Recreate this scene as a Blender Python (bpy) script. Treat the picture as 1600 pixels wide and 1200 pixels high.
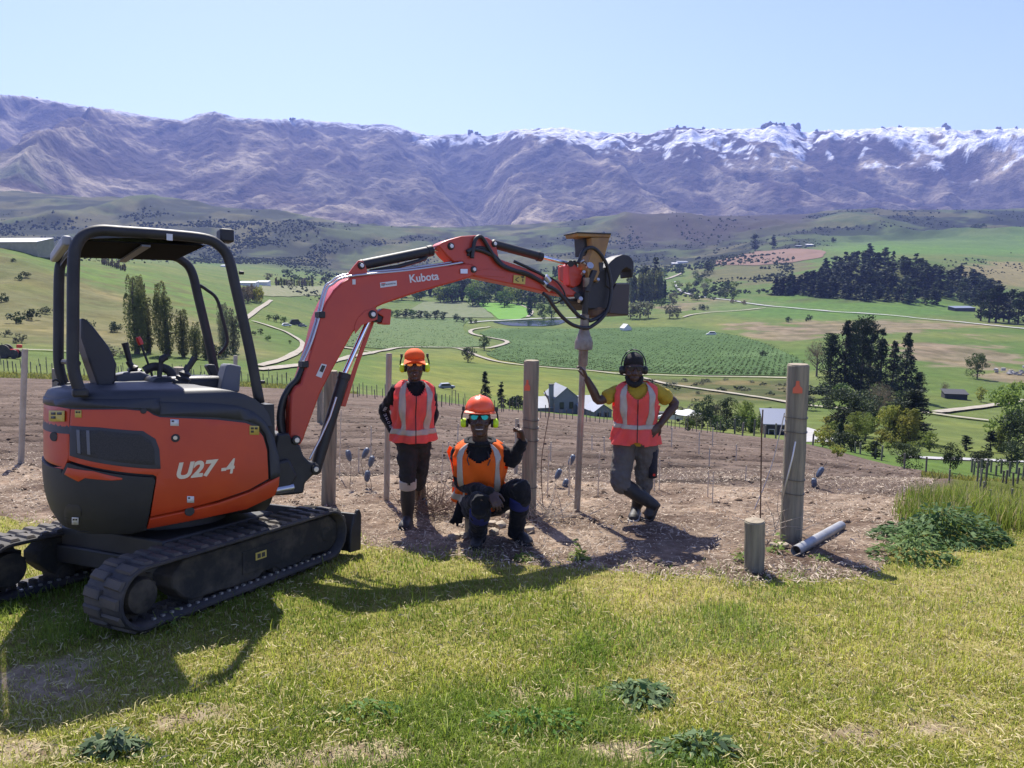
import bpy, bmesh, math, random
import numpy as np
from mathutils import Vector, Matrix, Euler
SC = bpy.context.scene
for o in list(bpy.data.objects): bpy.data.objects.remove(o)
COL = SC.collection
RNG = np.random.default_rng(7); random.seed(7)
R = math.radians

# ---------------------------------------------------------------- camera, sky, sun, exposure
FPX, HOR, CZ, SLOPE = 1180.0, 430.0, 1.6, 0.10      # lens in photo pixels, horizon row, eye height, lawn slope
PITCH = math.atan((600 - HOR) / FPX); PC, PS = math.cos(PITCH), math.sin(PITCH)
cam_data = bpy.data.cameras.new('camera'); cam = bpy.data.objects.new('camera', cam_data); COL.objects.link(cam)
cam.location = (0, 0, CZ); cam.rotation_euler = (math.pi / 2 - PITCH, 0, 0)
cam_data.sensor_width = 36; cam_data.lens = FPX / 1600 * 36; cam_data.clip_start = .05; cam_data.clip_end = 60000
SC.camera = cam
SUN_EL, SUN_AZ = 52.0, -16.0                        # elevation, degrees right of the view direction
world = bpy.data.worlds.new('World'); SC.world = world; world.use_nodes = True
wn = world.node_tree.nodes; wl = world.node_tree.links
sky = wn.new('ShaderNodeTexSky'); sky.sky_type = 'NISHITA'; sky.sun_disc = False
sky.sun_elevation = R(SUN_EL); sky.sun_rotation = R(SUN_AZ); sky.altitude = 300; sky.air_density = 1.0; sky.dust_density = .6; sky.ozone_density = 2.5
bg = wn['Background']; bg.inputs['Strength'].default_value = .105
tint = wn.new('ShaderNodeMix'); tint.data_type = 'RGBA'; tint.blend_type = 'MULTIPLY'; tint.inputs[0].default_value = 1; tint.inputs[7].default_value = (.98, .87, 1.08, 1)
wl.new(sky.outputs[0], tint.inputs[6]); wl.new(tint.outputs[2], bg.inputs['Color'])
sun_d = bpy.data.lights.new('sun', 'SUN'); sun_d.energy = 4.8; sun_d.angle = R(.5); sun_d.color = (1, .95, .86)
sun = bpy.data.objects.new('sun', sun_d); COL.objects.link(sun); sun.location = (-20, 60, 80)
SUND = Vector((math.sin(R(SUN_AZ)) * math.cos(R(SUN_EL)), math.cos(R(SUN_AZ)) * math.cos(R(SUN_EL)), math.sin(R(SUN_EL))))
sun.rotation_euler = SUND.to_track_quat('Z', 'Y').to_euler()
vs = SC.view_settings; vs.view_transform = 'Standard'; vs.look = 'None'; vs.gamma = 1; vs.use_curve_mapping = False; vs.exposure = 1.1
SC.cycles.use_denoising = True
SC.cycles.volume_bounces = 0; SC.cycles.max_bounces = 8; SC.cycles.transparent_max_bounces = 12

# ---------------------------------------------------------------- helpers
def ray(px, py):
    xc = (px - 800) / FPX; yc = (600 - py) / FPX
    return np.array([xc, PC + yc * PS, -PS + yc * PC])
def P(px, py, d):                                    # point seen at photo pixel (px, py), d metres ahead
    r = ray(px, py); p = r * (d / r[1]); return Vector((p[0], p[1], p[2] + CZ))
def tag(o, label=None, cat=None, group=None, kind=None):
    if label: o['label'] = label
    if cat: o['category'] = cat
    if group: o['group'] = group
    if kind: o['kind'] = kind
    return o
def empty(name, loc, label=None, cat=None, group=None):
    o = bpy.data.objects.new(name, None); COL.objects.link(o); o.location = loc; o.empty_display_size = .2
    return tag(o, label, cat, group)
def wloc(o):
    v = Vector((0, 0, 0))
    while o is not None: v += Vector(o.location); o = o.parent
    return v
def link(name, me, parent=None, loc=None):
    o = bpy.data.objects.new(name, me); COL.objects.link(o)
    if parent is not None: o.parent = parent
    if loc is not None: o.location = loc
    return o
def frame(axis, side=None):
    a = Vector(axis).normalized()
    s = Vector(side) if side is not None else (Vector((0, 0, 1)) if abs(a.z) < .9 else Vector((1, 0, 0)))
    s = s - a * s.dot(a)
    if s.length < 1e-6: s = a.orthogonal()
    s.normalize(); return a, s, a.cross(s)
class MB:
    def __init__(self): self.v = []; self.f = []; self.m = []; self.cm = 0
    def add(self, vs, fs):
        n = len(self.v); self.v += [tuple(v) for v in vs]; self.f += [tuple(i + n for i in f) for f in fs]; self.m += [self.cm] * len(fs); return self
    def box(self, c, size, ax=None):
        c = Vector(c); ax = ax or (Vector((1, 0, 0)), Vector((0, 1, 0)), Vector((0, 0, 1)))
        h = [Vector(a) * (s / 2) for a, s in zip(ax, size)]
        vs = [c + h[0] * i + h[1] * j + h[2] * k for k in (-1, 1) for j in (-1, 1) for i in (-1, 1)]
        return self.add(vs, [(0, 2, 3, 1), (4, 5, 7, 6), (0, 1, 5, 4), (2, 6, 7, 3), (0, 4, 6, 2), (1, 3, 7, 5)])
    def rings(self, rings, cap=True, closed=False):
        n = len(rings[0]); vs = [p for r in rings for p in r]; fs = []
        m = len(rings)
        for i in range(m if closed else m - 1):
            a = i * n; b = ((i + 1) % m) * n
            for j in range(n): k = (j + 1) % n; fs.append((a + j, a + k, b + k, b + j))
        if cap and not closed: fs.append(tuple(range(n - 1, -1, -1))); fs.append(tuple((m - 1) * n + j for j in range(n)))
        return self.add(vs, fs)
    def cyl(self, p0, p1, r0, r1=None, seg=16, cap=True):
        r1 = r0 if r1 is None else r1; p0 = Vector(p0); p1 = Vector(p1); a, s, t = frame(p1 - p0)
        rs = [[p + (s * math.cos(2 * math.pi * j / seg) + t * math.sin(2 * math.pi * j / seg)) * r for j in range(seg)] for p, r in ((p0, r0), (p1, r1))]
        return self.rings(rs, cap)
    def tube(self, pts, r, seg=10, side=None, closed=False):
        pts = [Vector(p) for p in pts]; rs = []; s = None
        for i, p in enumerate(pts):
            d = (pts[min(i + 1, len(pts) - 1)] - pts[max(i - 1, 0)])
            a, s, t = frame(d, s if s is not None else side)
            rr = r[i] if isinstance(r, (list, tuple)) else r
            if isinstance(rr, (list, tuple)): ra, rb = rr
            else: ra = rb = rr
            rs.append([p + s * (ra * math.cos(2 * math.pi * j / seg)) + t * (rb * math.sin(2 * math.pi * j / seg)) for j in range(seg)])
        return self.rings(rs, True)
    def lathe(self, prof, c, axis=(0, 0, 1), seg=24):
        c = Vector(c); a, s, t = frame(axis)
        return self.rings([[c + a * h + (s * math.cos(2 * math.pi * j / seg) + t * math.sin(2 * math.pi * j / seg)) * max(r, 1e-4) for j in range(seg)] for r, h in prof])
    def ball(self, c, rad, seg=12, rg=8, ax=None):
        c = Vector(c); ax = ax or (Vector((1, 0, 0)), Vector((0, 1, 0)), Vector((0, 0, 1)))
        if not isinstance(rad, (tuple, list)): rad = (rad,) * 3
        rs = []
        for i in range(rg + 1):
            ph = -math.pi / 2 + math.pi * i / rg; cr = max(math.cos(ph), 1e-3)
            rs.append([c + ax[0] * (rad[0] * cr * math.cos(2 * math.pi * j / seg)) + ax[1] * (rad[1] * cr * math.sin(2 * math.pi * j / seg)) + ax[2] * (rad[2] * math.sin(ph)) for j in range(seg)])
        return self.rings(rs)
    def prism(self, pts, axis, t0, t1):              # outline of 3-D points pushed along axis
        a = Vector(axis).normalized(); n = len(pts); pts = [Vector(p) for p in pts]
        vs = [p + a * t0 for p in pts] + [p + a * t1 for p in pts]
        fs = [tuple(range(n - 1, -1, -1)), tuple(range(n, 2 * n))] + [(i, (i + 1) % n, n + (i + 1) % n, n + i) for i in range(n)]
        return self.add(vs, fs)
    def build(self, name, mat, parent=None, smooth=True, bevel=0, ang=35, loc=None, seg=2, kind=None, off=None):
        me = bpy.data.meshes.new(name); off = off if off is not None else (wloc(parent) if parent is not None else (loc or Vector((0, 0, 0))))
        off = Vector(off)
        me.from_pydata([tuple(Vector(v) - off) for v in self.v], [], self.f)
        for m in (mat if isinstance(mat, (list, tuple)) else [mat]): me.materials.append(m)
        if max(self.m, default=0) > 0: me.polygons.foreach_set('material_index', self.m)
        bm = bmesh.new(); bm.from_mesh(me); bmesh.ops.recalc_face_normals(bm, faces=bm.faces); bm.to_mesh(me); bm.free()
        if smooth: smooth_mesh(me, ang)
        o = link(name, me, parent, off if parent is None else None)
        if bevel:
            b = o.modifiers.new('bevel', 'BEVEL'); b.width = bevel; b.segments = seg; b.limit_method = 'ANGLE'; b.angle_limit = R(30); b.harden_normals = False
        if kind: o['kind'] = kind
        return o
def smooth_mesh(me, ang=35):
    me.polygons.foreach_set('use_smooth', [True] * len(me.polygons))
    if ang < 180: me.set_sharp_from_angle(angle=R(ang))
    me.update()
def np_mesh(name, V, F, mat, col=None, smooth=True, parent=None, off=None):
    V = np.asarray(V, float); F = np.asarray(F, np.int32)
    if off is not None: V = V - np.asarray(off)
    me = bpy.data.meshes.new(name); k = F.shape[1]
    me.vertices.add(len(V)); me.vertices.foreach_set('co', V.astype(np.float32).ravel())
    me.loops.add(F.size); me.loops.foreach_set('vertex_index', F.ravel())
    me.polygons.add(len(F)); me.polygons.foreach_set('loop_start', np.arange(0, F.size, k, dtype=np.int32))
    if smooth: me.polygons.foreach_set('use_smooth', np.ones(len(F), bool))
    if col is not None:
        a = me.color_attributes.new('Col', 'FLOAT_COLOR', 'POINT'); c = np.ones((len(V), 4), np.float32); c[:, :3] = col; a.data.foreach_set('color', c.ravel())
    me.update(calc_edges=True); me.validate()
    me.materials.append(mat)
    return link(name, me, parent, off if parent is None else None)
def grid_faces(r, c):
    i = np.arange(r * c).reshape(r, c)
    return np.stack([i[:-1, :-1].ravel(), i[:-1, 1:].ravel(), i[1:, 1:].ravel(), i[1:, :-1].ravel()], 1)

# noise in numpy
_perm = np.random.default_rng(3).random((256, 256)).astype(np.float64)
def vnoise(x, y):
    xi = np.floor(x).astype(int); yi = np.floor(y).astype(int); fx = x - xi; fy = y - yi
    fx = fx * fx * fx * (fx * (fx * 6 - 15) + 10); fy = fy * fy * fy * (fy * (fy * 6 - 15) + 10)
    g = lambda a, b: _perm[(a) & 255, (b) & 255]
    return (g(xi, yi) * (1 - fx) + g(xi + 1, yi) * fx) * (1 - fy) + (g(xi, yi + 1) * (1 - fx) + g(xi + 1, yi + 1) * fx) * fy
def fbm(x, y, o=5, l=2.03, g=.5):
    s = 0; a = 1; t = 0
    for i in range(o): s = s + a * (vnoise(x + 17.3 * i, y + 9.1 * i) * 2 - 1); t += a; a *= g; x = x * l; y = y * l
    return s / t
def ridged(x, y, o=6, l=2.05, g=.52):
    s = 0; a = 1; t = 0; w = 1
    for i in range(o):
        n = 1 - np.abs(vnoise(x + 31.7 * i, y + 5.3 * i) * 2 - 1); n = n * n
        s = s + a * n * w; w = np.clip(n * 1.6, 0, 1); t += a; a *= g; x = x * l; y = y * l
    return s / t

# ---------------------------------------------------------------- materials
MATS = {}
def mat(name, c, rough=.6, metal=0., c2=None, scale=6., bump=0., bscale=30., detail=6., trans=0., attr=False, rand=0., spec=.5, coord='Object', coat=0., contrast=(.35, .65), c3=None, scale3=1., bdist=.02, sheen=0.):
    m = bpy.data.materials.new(name); m.use_nodes = True; nt = m.node_tree; N = nt.nodes; L = nt.links
    b = N['Principled BSDF']; b.inputs['Roughness'].default_value = rough; b.inputs['Metallic'].default_value = metal
    b.inputs['Specular IOR Level'].default_value = spec
    if coat: b.inputs['Coat Weight'].default_value = coat; b.inputs['Coat Roughness'].default_value = .15
    if sheen: b.inputs['Sheen Weight'].default_value = sheen
    if coord == 'World': src = N.new('ShaderNodeNewGeometry').outputs['Position']
    else: src = N.new('ShaderNodeTexCoord').outputs['Object']
    col = None
    if attr: a = N.new('ShaderNodeAttribute'); a.attribute_name = 'Col'; col = a.outputs['Color']
    else: r0 = N.new('ShaderNodeRGB'); r0.outputs[0].default_value = (*c, 1); col = r0.outputs[0]
    def nz(sc, dt=detail):
        t = N.new('ShaderNodeTexNoise'); t.inputs['Scale'].default_value = sc; t.inputs['Detail'].default_value = dt; t.inputs['Roughness'].default_value = .6; L.new(src, t.inputs['Vector']); return t.outputs['Fac']
    def mixc(fac, a, bcol, mode='MIX'):
        x = N.new('ShaderNodeMix'); x.data_type = 'RGBA'; x.blend_type = mode
        if hasattr(fac, 'default_value'): L.new(fac, x.inputs[0])
        else: x.inputs[0].default_value = fac
        L.new(a, x.inputs[6])
        if isinstance(bcol, tuple): x.inputs[7].default_value = (*bcol, 1)
        else: L.new(bcol, x.inputs[7])
        return x.outputs[2]
    def ramp(f, lo, hi):
        r = N.new('ShaderNodeMapRange'); r.inputs[1].default_value = lo; r.inputs[2].default_value = hi; L.new(f, r.inputs[0]); return r.outputs[0]
    if c2 is not None: col = mixc(ramp(nz(scale), *contrast), col, c2, 'MULTIPLY' if attr else 'MIX')
    if c3 is not None: col = mixc(ramp(nz(scale3, 3), .5, .7), col, c3, 'MULTIPLY' if attr else 'MIX')
    if rand:
        oi = N.new('ShaderNodeObjectInfo'); h = N.new('ShaderNodeHueSaturation'); L.new(col, h.inputs['Color'])
        mr = N.new('ShaderNodeMapRange'); mr.inputs[3].default_value = 1 - rand; mr.inputs[4].default_value = 1 + rand; L.new(oi.outputs['Random'], mr.inputs[0]); L.new(mr.outputs[0], h.inputs['Value'])
        mr2 = N.new('ShaderNodeMapRange'); mr2.inputs[3].default_value = .5 - rand * .06; mr2.inputs[4].default_value = .5 + rand * .06; L.new(oi.outputs['Random'], mr2.inputs[0]); L.new(mr2.outputs[0], h.inputs['Hue'])
        col = h.outputs[0]
    L.new(col, b.inputs['Base Color'])
    if bump:
        bp = N.new('ShaderNodeBump'); bp.inputs['Strength'].default_value = bump; bp.inputs['Distance'].default_value = bdist
        L.new(nz(bscale, 8), bp.inputs['Height']); L.new(bp.outputs[0], b.inputs['Normal'])
    if trans:
        tr = N.new('ShaderNodeBsdfTranslucent'); mx = N.new('ShaderNodeMixShader'); mx.inputs[0].default_value = trans
        L.new(col, tr.inputs['Color']); L.new(b.outputs[0], mx.inputs[1]); L.new(tr.outputs[0], mx.inputs[2]); L.new(mx.outputs[0], N['Material Output'].inputs[0])
    MATS[name] = m; return m
# ---------------------------------------------------------------- terrain table: photo row of the ground against distance, for several columns
EDGE = [(-600, 88, 575), (0, 95, 590), (200, 100, 597), (400, 105, 605), (600, 110, 618), (800, 110, 640), (1000, 108, 660), (1200, 97, 684), (1400, 75, 729), (1600, 50, 777), (2200, 42, 800)]
BEYOND = {
 -600: [(100, 570), (125, 556), (160, 540), (250, 486), (330, 425), (400, 380), (460, 372), (600, 382), (1200, 392), (1800, 370), (2200, 335), (2600, 300), (2850, 292), (3400, 300)],
 0: [(110, 581), (130, 562), (160, 546), (175, 540), (250, 490), (330, 430), (400, 390), (450, 384), (600, 392), (1200, 396), (1800, 378), (2200, 345), (2600, 308), (2850, 297), (3400, 308)],
 200: [(115, 590), (140, 575), (170, 556), (200, 540), (260, 512), (350, 468), (450, 434), (600, 411), (700, 405), (900, 408), (1400, 404), (1800, 392), (2200, 348), (2650, 310), (2900, 309), (3400, 318)],
 400: [(120, 597), (140, 588), (170, 570), (220, 550), (300, 518), (400, 489), (520, 467), (700, 444), (900, 432), (1200, 425), (1600, 417), (2000, 392), (2400, 346), (2700, 323), (3000, 330), (3400, 334)],
 600: [(122, 622), (150, 613), (200, 596), (260, 577), (330, 560), (420, 541), (520, 526), (620, 511), (720, 499), (850, 485), (1000, 470), (1300, 452), (1700, 435), (2100, 406), (2500, 373), (2850, 357), (3100, 362), (3400, 360)],
 800: [(125, 645), (170, 640), (220, 616), (300, 583), (380, 561), (480, 540), (580, 520), (680, 502), (780, 490), (900, 478), (1100, 462), (1400, 445), (1800, 427), (2300, 396), (2800, 364), (3400, 350)],
 1000: [(122, 665), (160, 655), (200, 636), (260, 611), (330, 588), (400, 567), (500, 541), (600, 515), (720, 493), (900, 473), (1100, 456), (1400, 436), (1800, 417), (2200, 402), (2600, 374), (2950, 336), (3400, 338)],
 1200: [(112, 688), (140, 678), (180, 650), (220, 629), (300, 597), (400, 560), (500, 530), (620, 505), (800, 480), (950, 462), (1150, 440), (1400, 420), (1700, 399), (2000, 385), (2400, 372), (2800, 347), (3100, 334), (3400, 335)],
 1400: [(100, 712), (140, 684), (200, 638), (260, 604), (330, 570), (420, 540), (540, 515), (650, 500), (760, 480), (850, 463), (950, 420), (1050, 400), (1200, 401), (1500, 391), (1900, 372), (2300, 366), (2700, 337), (3000, 328), (3400, 330)],
 1600: [(80, 756), (110, 722), (150, 688), (200, 650), (280, 601), (360, 567), (450, 540), (575, 512), (680, 499), (800, 480), (950, 455), (1100, 431), (1300, 411), (1700, 386), (2100, 362), (2500, 352), (2900, 329), (3400, 325)],
 2200: [(80, 756), (110, 722), (150, 688), (200, 650), (280, 601), (360, 567), (450, 540), (575, 512), (680, 499), (800, 478), (950, 450), (1100, 424), (1300, 400), (1700, 375), (2100, 350), (2500, 338), (2900, 318), (3400, 318)],
}
def row_of(d, z):                                     # photo row of height z (relative to the eye) at distance d
    return 600 - FPX * (d * PS + z * PC) / (d * PC - z * PS)
def z_of(d, py):                                      # its inverse
    yc = (600 - py) / FPX; return d * (-PS + yc * PC) / (PC + yc * PS)
KX = np.array(sorted(BEYOND)); LD = np.linspace(math.log(.8), math.log(3400), 1500); DD = np.exp(LD)
ed = np.array(EDGE, float)
def edge_d(px): return np.interp(px, ed[:, 0], ed[:, 1])
TAB = np.zeros((len(KX), len(LD)))
for i, kx in enumerate(KX):
    de = edge_d(kx); pe = np.interp(kx, ed[:, 0], ed[:, 2]); ze = z_of(de, pe)
    n = BEYOND[kx]; zn = z_of(np.array([a for a, b in n], float), np.array([b for a, b in n], float))
    ld = np.log(np.array([de] + [a for a, b in n])); pp = np.array([pe] + [b for a, b in n], float)
    z9 = -CZ - SLOPE * 9
    zz = np.where(DD < 9, -CZ - SLOPE * DD, z9 + (ze - z9) * (np.clip(DD, 9, de) - 9) / (de - 9))
    pr = np.where(DD < de, row_of(DD, zz), np.interp(LD, ld, pp))
    sm = np.convolve(np.pad(pr, 12, 'edge'), np.hanning(27)[1:-1] / np.hanning(27)[1:-1].sum(), 'valid')
    w = np.clip((DD - de * 1.03) / (de * .12), 0, 1); TAB[i] = pr * (1 - w) + sm * w
XS = np.arange(-600, 2201, 10.)
def _cr(tab):                                         # smooth the columns across the picture
    out = np.zeros((len(XS), tab.shape[1]))
    for j, x in enumerate(XS):
        i = min(max(np.searchsorted(KX, x) - 1, 0), len(KX) - 2); t = (x - KX[i]) / (KX[i + 1] - KX[i])
        g = lambda k: tab[min(max(k, 0), len(KX) - 1)]
        a, b, c, e = g(i - 1), g(i), g(i + 1), g(i + 2)
        t = .5 * t + .5 * (t * t * (3 - 2 * t)); out[j] = b * (1 - t) + c * t
    k = np.hanning(15)[1:-1]; k /= k.sum(); pad = np.pad(out, ((6, 6), (0, 0)), 'edge')
    return sum(k[q] * pad[q:q + len(XS)] for q in range(13))
TT = _cr(TAB)
def bil(px, ld):
    x = np.clip((np.asarray(px, float) + 600) / 10, 0, len(XS) - 1.001); y = np.clip((ld - LD[0]) / (LD[1] - LD[0]), 0, len(LD) - 1.001)
    i = x.astype(int); j = y.astype(int); u = x - i; v = y - j
    return (TT[i, j] * (1 - u) + TT[i + 1, j] * u) * (1 - v) + (TT[i, j + 1] * (1 - u) + TT[i + 1, j + 1] * u) * v
ROWD = np.array([.9, .436])                           # direction of the plough rows
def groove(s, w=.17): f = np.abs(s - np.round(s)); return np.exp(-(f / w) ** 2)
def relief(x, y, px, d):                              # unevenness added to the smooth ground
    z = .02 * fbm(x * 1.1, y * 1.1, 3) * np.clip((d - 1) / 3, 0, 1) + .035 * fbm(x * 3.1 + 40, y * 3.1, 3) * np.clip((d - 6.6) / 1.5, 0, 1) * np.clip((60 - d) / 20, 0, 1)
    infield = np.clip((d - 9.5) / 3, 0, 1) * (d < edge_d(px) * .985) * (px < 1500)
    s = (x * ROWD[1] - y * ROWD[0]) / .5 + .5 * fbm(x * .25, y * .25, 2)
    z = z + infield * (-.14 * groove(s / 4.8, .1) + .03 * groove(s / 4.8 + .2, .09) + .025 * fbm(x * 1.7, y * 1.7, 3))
    m = np.clip((d - 130) / 200, 0, 1); z = z + m * (.5 * fbm(x / 37, y / 37, 4) + 1.2 * fbm(x / 160, y / 160, 4))
    h = np.clip((d - 1500) / 700, 0, 1); z = z + h * (44 * (ridged(x / 520 + 3, y / 640, 5) - .45) + 6 * fbm(x / 90, y / 90, 4)) * (1 - .6 * np.clip((d - 3000) / 400, 0, 1))
    lh = np.clip((d - 190) / 100, 0, 1) * np.clip((470 - px) / 300, 0, 1) * np.clip((700 - d) / 300, 0, 1)
    z = z + lh * 2.2 * (ridged(x / 60, y / 45, 4) - .45)
    return z
def surf(px, d):                                      # arrays -> world points on the ground
    px = np.asarray(px, float); d = np.asarray(d, float); py = bil(px, np.log(d))
    yc = (600 - py) / FPX; r1 = PC + yc * PS
    x = (px - 800) / FPX * d / r1; z = CZ + d * (-PS + yc * PC) / r1
    return np.stack([x, d + 0 * x, z + relief(x, d + 0 * x, px, d)], -1)
def px_of(x, y):
    x = np.asarray(x, float); y = np.asarray(y, float); px = 800 + FPX * x / y
    for _ in range(4):
        py = bil(px, np.log(y)); px = 800 + FPX * x / y * (PC + (600 - py) / FPX * PS)
    return px
def gz(x, y):
    p = surf(px_of(x, y), y); return p[..., 2]
def dist_at(px, py):                                  # first ground met along the line of sight
    px = np.atleast_1d(np.asarray(px, float)); py = np.atleast_1d(np.asarray(py, float))
    px, py = np.broadcast_arrays(px, py); out = np.zeros(px.shape)
    for idx in np.ndindex(px.shape):
        c = bil(np.full(LD.shape, px[idx]), LD); k = np.nonzero(c <= py[idx])[0]
        k = k[0] if len(k) else len(LD) - 1
        if k > 0:
            a, b = c[k - 1], c[k]; t = (a - py[idx]) / max(a - b, 1e-9); out[idx] = math.exp(LD[k - 1] + (LD[k] - LD[k - 1]) * min(max(t, 0), 1))
        else: out[idx] = DD[0]
    return out
def G(px, py):                                        # world point where the ground shows at that pixel
    d = dist_at(px, py)[0]; p = surf(np.array([px]), np.array([d]))[0]; return Vector(p)
def fwd(p): return p[1] * PC - (p[2] - CZ) * PS       # depth along the optical axis
def mpp(p): return fwd(p) / FPX                       # metres per photo pixel there

LAWN = np.array([(-600, 790), (0, 806), (60, 815), (300, 832), (560, 846), (640, 860), (740, 873), (880, 884), (1000, 894), (1160, 906), (1300, 903), (1370, 895), (1400, 850), (1440, 800), (1480, 781), (1600, 779), (2200, 802)], float)
STRIP = np.array([(-600, 700), (0, 728), (300, 735), (800, 752), (1100, 757), (1300, 768), (1400, 774), (1440, 778), (1480, 780), (1600, 778.5), (2200, 801)], float)
def wob(px): return 5 * fbm(px / 37., px * 0 + 3, 3) * (px < 1400)
def sheet(name, px, d0, d1, n, m, colf, power=1.):    # ground between two distances given per column
    t = np.linspace(0, 1, n)[:, None] ** power; ld = np.log(d0)[None] * (1 - t) + np.log(d1)[None] * t
    X = np.broadcast_to(px[None], ld.shape); V = surf(X, np.exp(ld)); c = colf(V, X, np.exp(ld))
    return tag(np_mesh(name, V.reshape(-1, 3), grid_faces(*ld.shape), m, c.reshape(-1, 3)), kind='structure')
def lerp3(a, b, t): return np.asarray(a) * (1 - t[..., None]) + np.asarray(b) * t[..., None]
sst = lambda x, a, b: (lambda t: t * t * (3 - 2 * t))(np.clip((x - a) / (b - a), 0, 1))

M_lawn = mat('lawn_earth', (0, 0, 0), .95, attr=True, c2=(.55, .5, .45), scale=9, bump=.6, bscale=40, coord='World', spec=.1)
M_strip = mat('littered_soil', (0, 0, 0), .95, attr=True, c2=(.5, .45, .42), scale=7, bump=1, bscale=24, coord='World', spec=.1, bdist=.05, c3=(1.35, 1.3, 1.25), scale3=2.2)
M_field = mat('ploughed_soil', (0, 0, 0), .98, attr=True, c2=(.74, .72, .7), scale=3.2, bump=1, bscale=9, coord='World', spec=.08, bdist=.08, c3=(1.15, 1.13, 1.12), scale3=1.3)
M_valley = mat('valley_turf', (0, 0, 0), .95, attr=True, c2=(.62, .64, .6), scale=.16, bump=.7, bscale=.7, coord='World', spec=.1, bdist=.6, contrast=(.3, .7), c3=(1.25, 1.18, 1.05), scale3=.03)

xs = np.arange(-600, 2201, 5.)
dl = dist_at(xs, np.interp(xs, LAWN[:, 0], LAWN[:, 1]) + wob(xs)); ds = np.maximum(dist_at(xs, np.interp(xs, STRIP[:, 0], STRIP[:, 1]) + wob(xs + 500)), dl * 1.004); de = np.maximum(edge_d(xs), ds * 1.01)
BAREP = [(330, 1118, .26, .16), (95, 1055, .42, .3), (520, 1185, .4, .14), (955, 1178, .3, .12), (1300, 1148, .2, .12), (1450, 1140, .16, .12), (880, 1088, .22, .14), (30, 1180, .5, .12), (1010, 1130, .18, .08)]
BAREP = [(*G(a, b)[:2], c, d) for a, b, c, d in BAREP]
def bare(x, y):
    n = fbm(x * 4 + 20, y * 4 + 7, 4); return np.max([sst(1 - np.hypot((x - a) / c, (y - b) / d) + .9 * n, .0, .7) for a, b, c, d in BAREP], 0)
def c_lawn(V, X, D):
    x, y = V[..., 0], V[..., 1]; t = np.clip(.5 + .9 * fbm(x * .9, y * .9, 4), 0, 1); c = lerp3((.17, .175, .035), (.30, .25, .10), t)
    b = bare(x, y); return lerp3(np.moveaxis(c, -1, 0).transpose(1, 2, 0), (.3, .24, .17), b * .9)
def c_strip(V, X, D):
    t = np.clip(.5 + 1.1 * fbm(V[..., 0] * 1.6, V[..., 1] * 1.6, 4), 0, 1); return lerp3((.15, .108, .08), (.34, .265, .195), t)
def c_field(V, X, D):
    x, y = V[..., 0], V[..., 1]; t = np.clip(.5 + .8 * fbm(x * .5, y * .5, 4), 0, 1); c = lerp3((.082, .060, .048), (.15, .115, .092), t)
    s = (x * ROWD[1] - y * ROWD[0]) / .5 + .5 * fbm(x * .25, y * .25, 2); c = c * (1.14 - .66 * groove(s / 4.8, .11) * (.65 + .5 * vnoise(x * .3, y * .3)) - .35 * groove(s / 4.8 + .45, .07) * vnoise(x * .4, y * .4) + .2 * groove(s / 4.8 + .2, .09) * vnoise(x * .7, y * .7) + .1 * np.sin(2 * np.pi * s * .03 + 2))[..., None]  # furrow shade painted into the soil colour: grooves darkened, ridges lightened
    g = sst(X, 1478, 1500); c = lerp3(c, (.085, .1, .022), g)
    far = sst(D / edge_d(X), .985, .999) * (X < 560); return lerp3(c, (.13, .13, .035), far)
lawn = sheet('lawn', xs, np.full(xs.shape, 1.), dl, 110, M_lawn, c_lawn)
strip = sheet('soil_strip', xs, dl, ds, 50, M_strip, c_strip)
field = sheet('ploughed_field', xs[xs > -500], ds[xs > -500], de[xs > -500], 330, M_field, c_field, 1.15)

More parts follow.
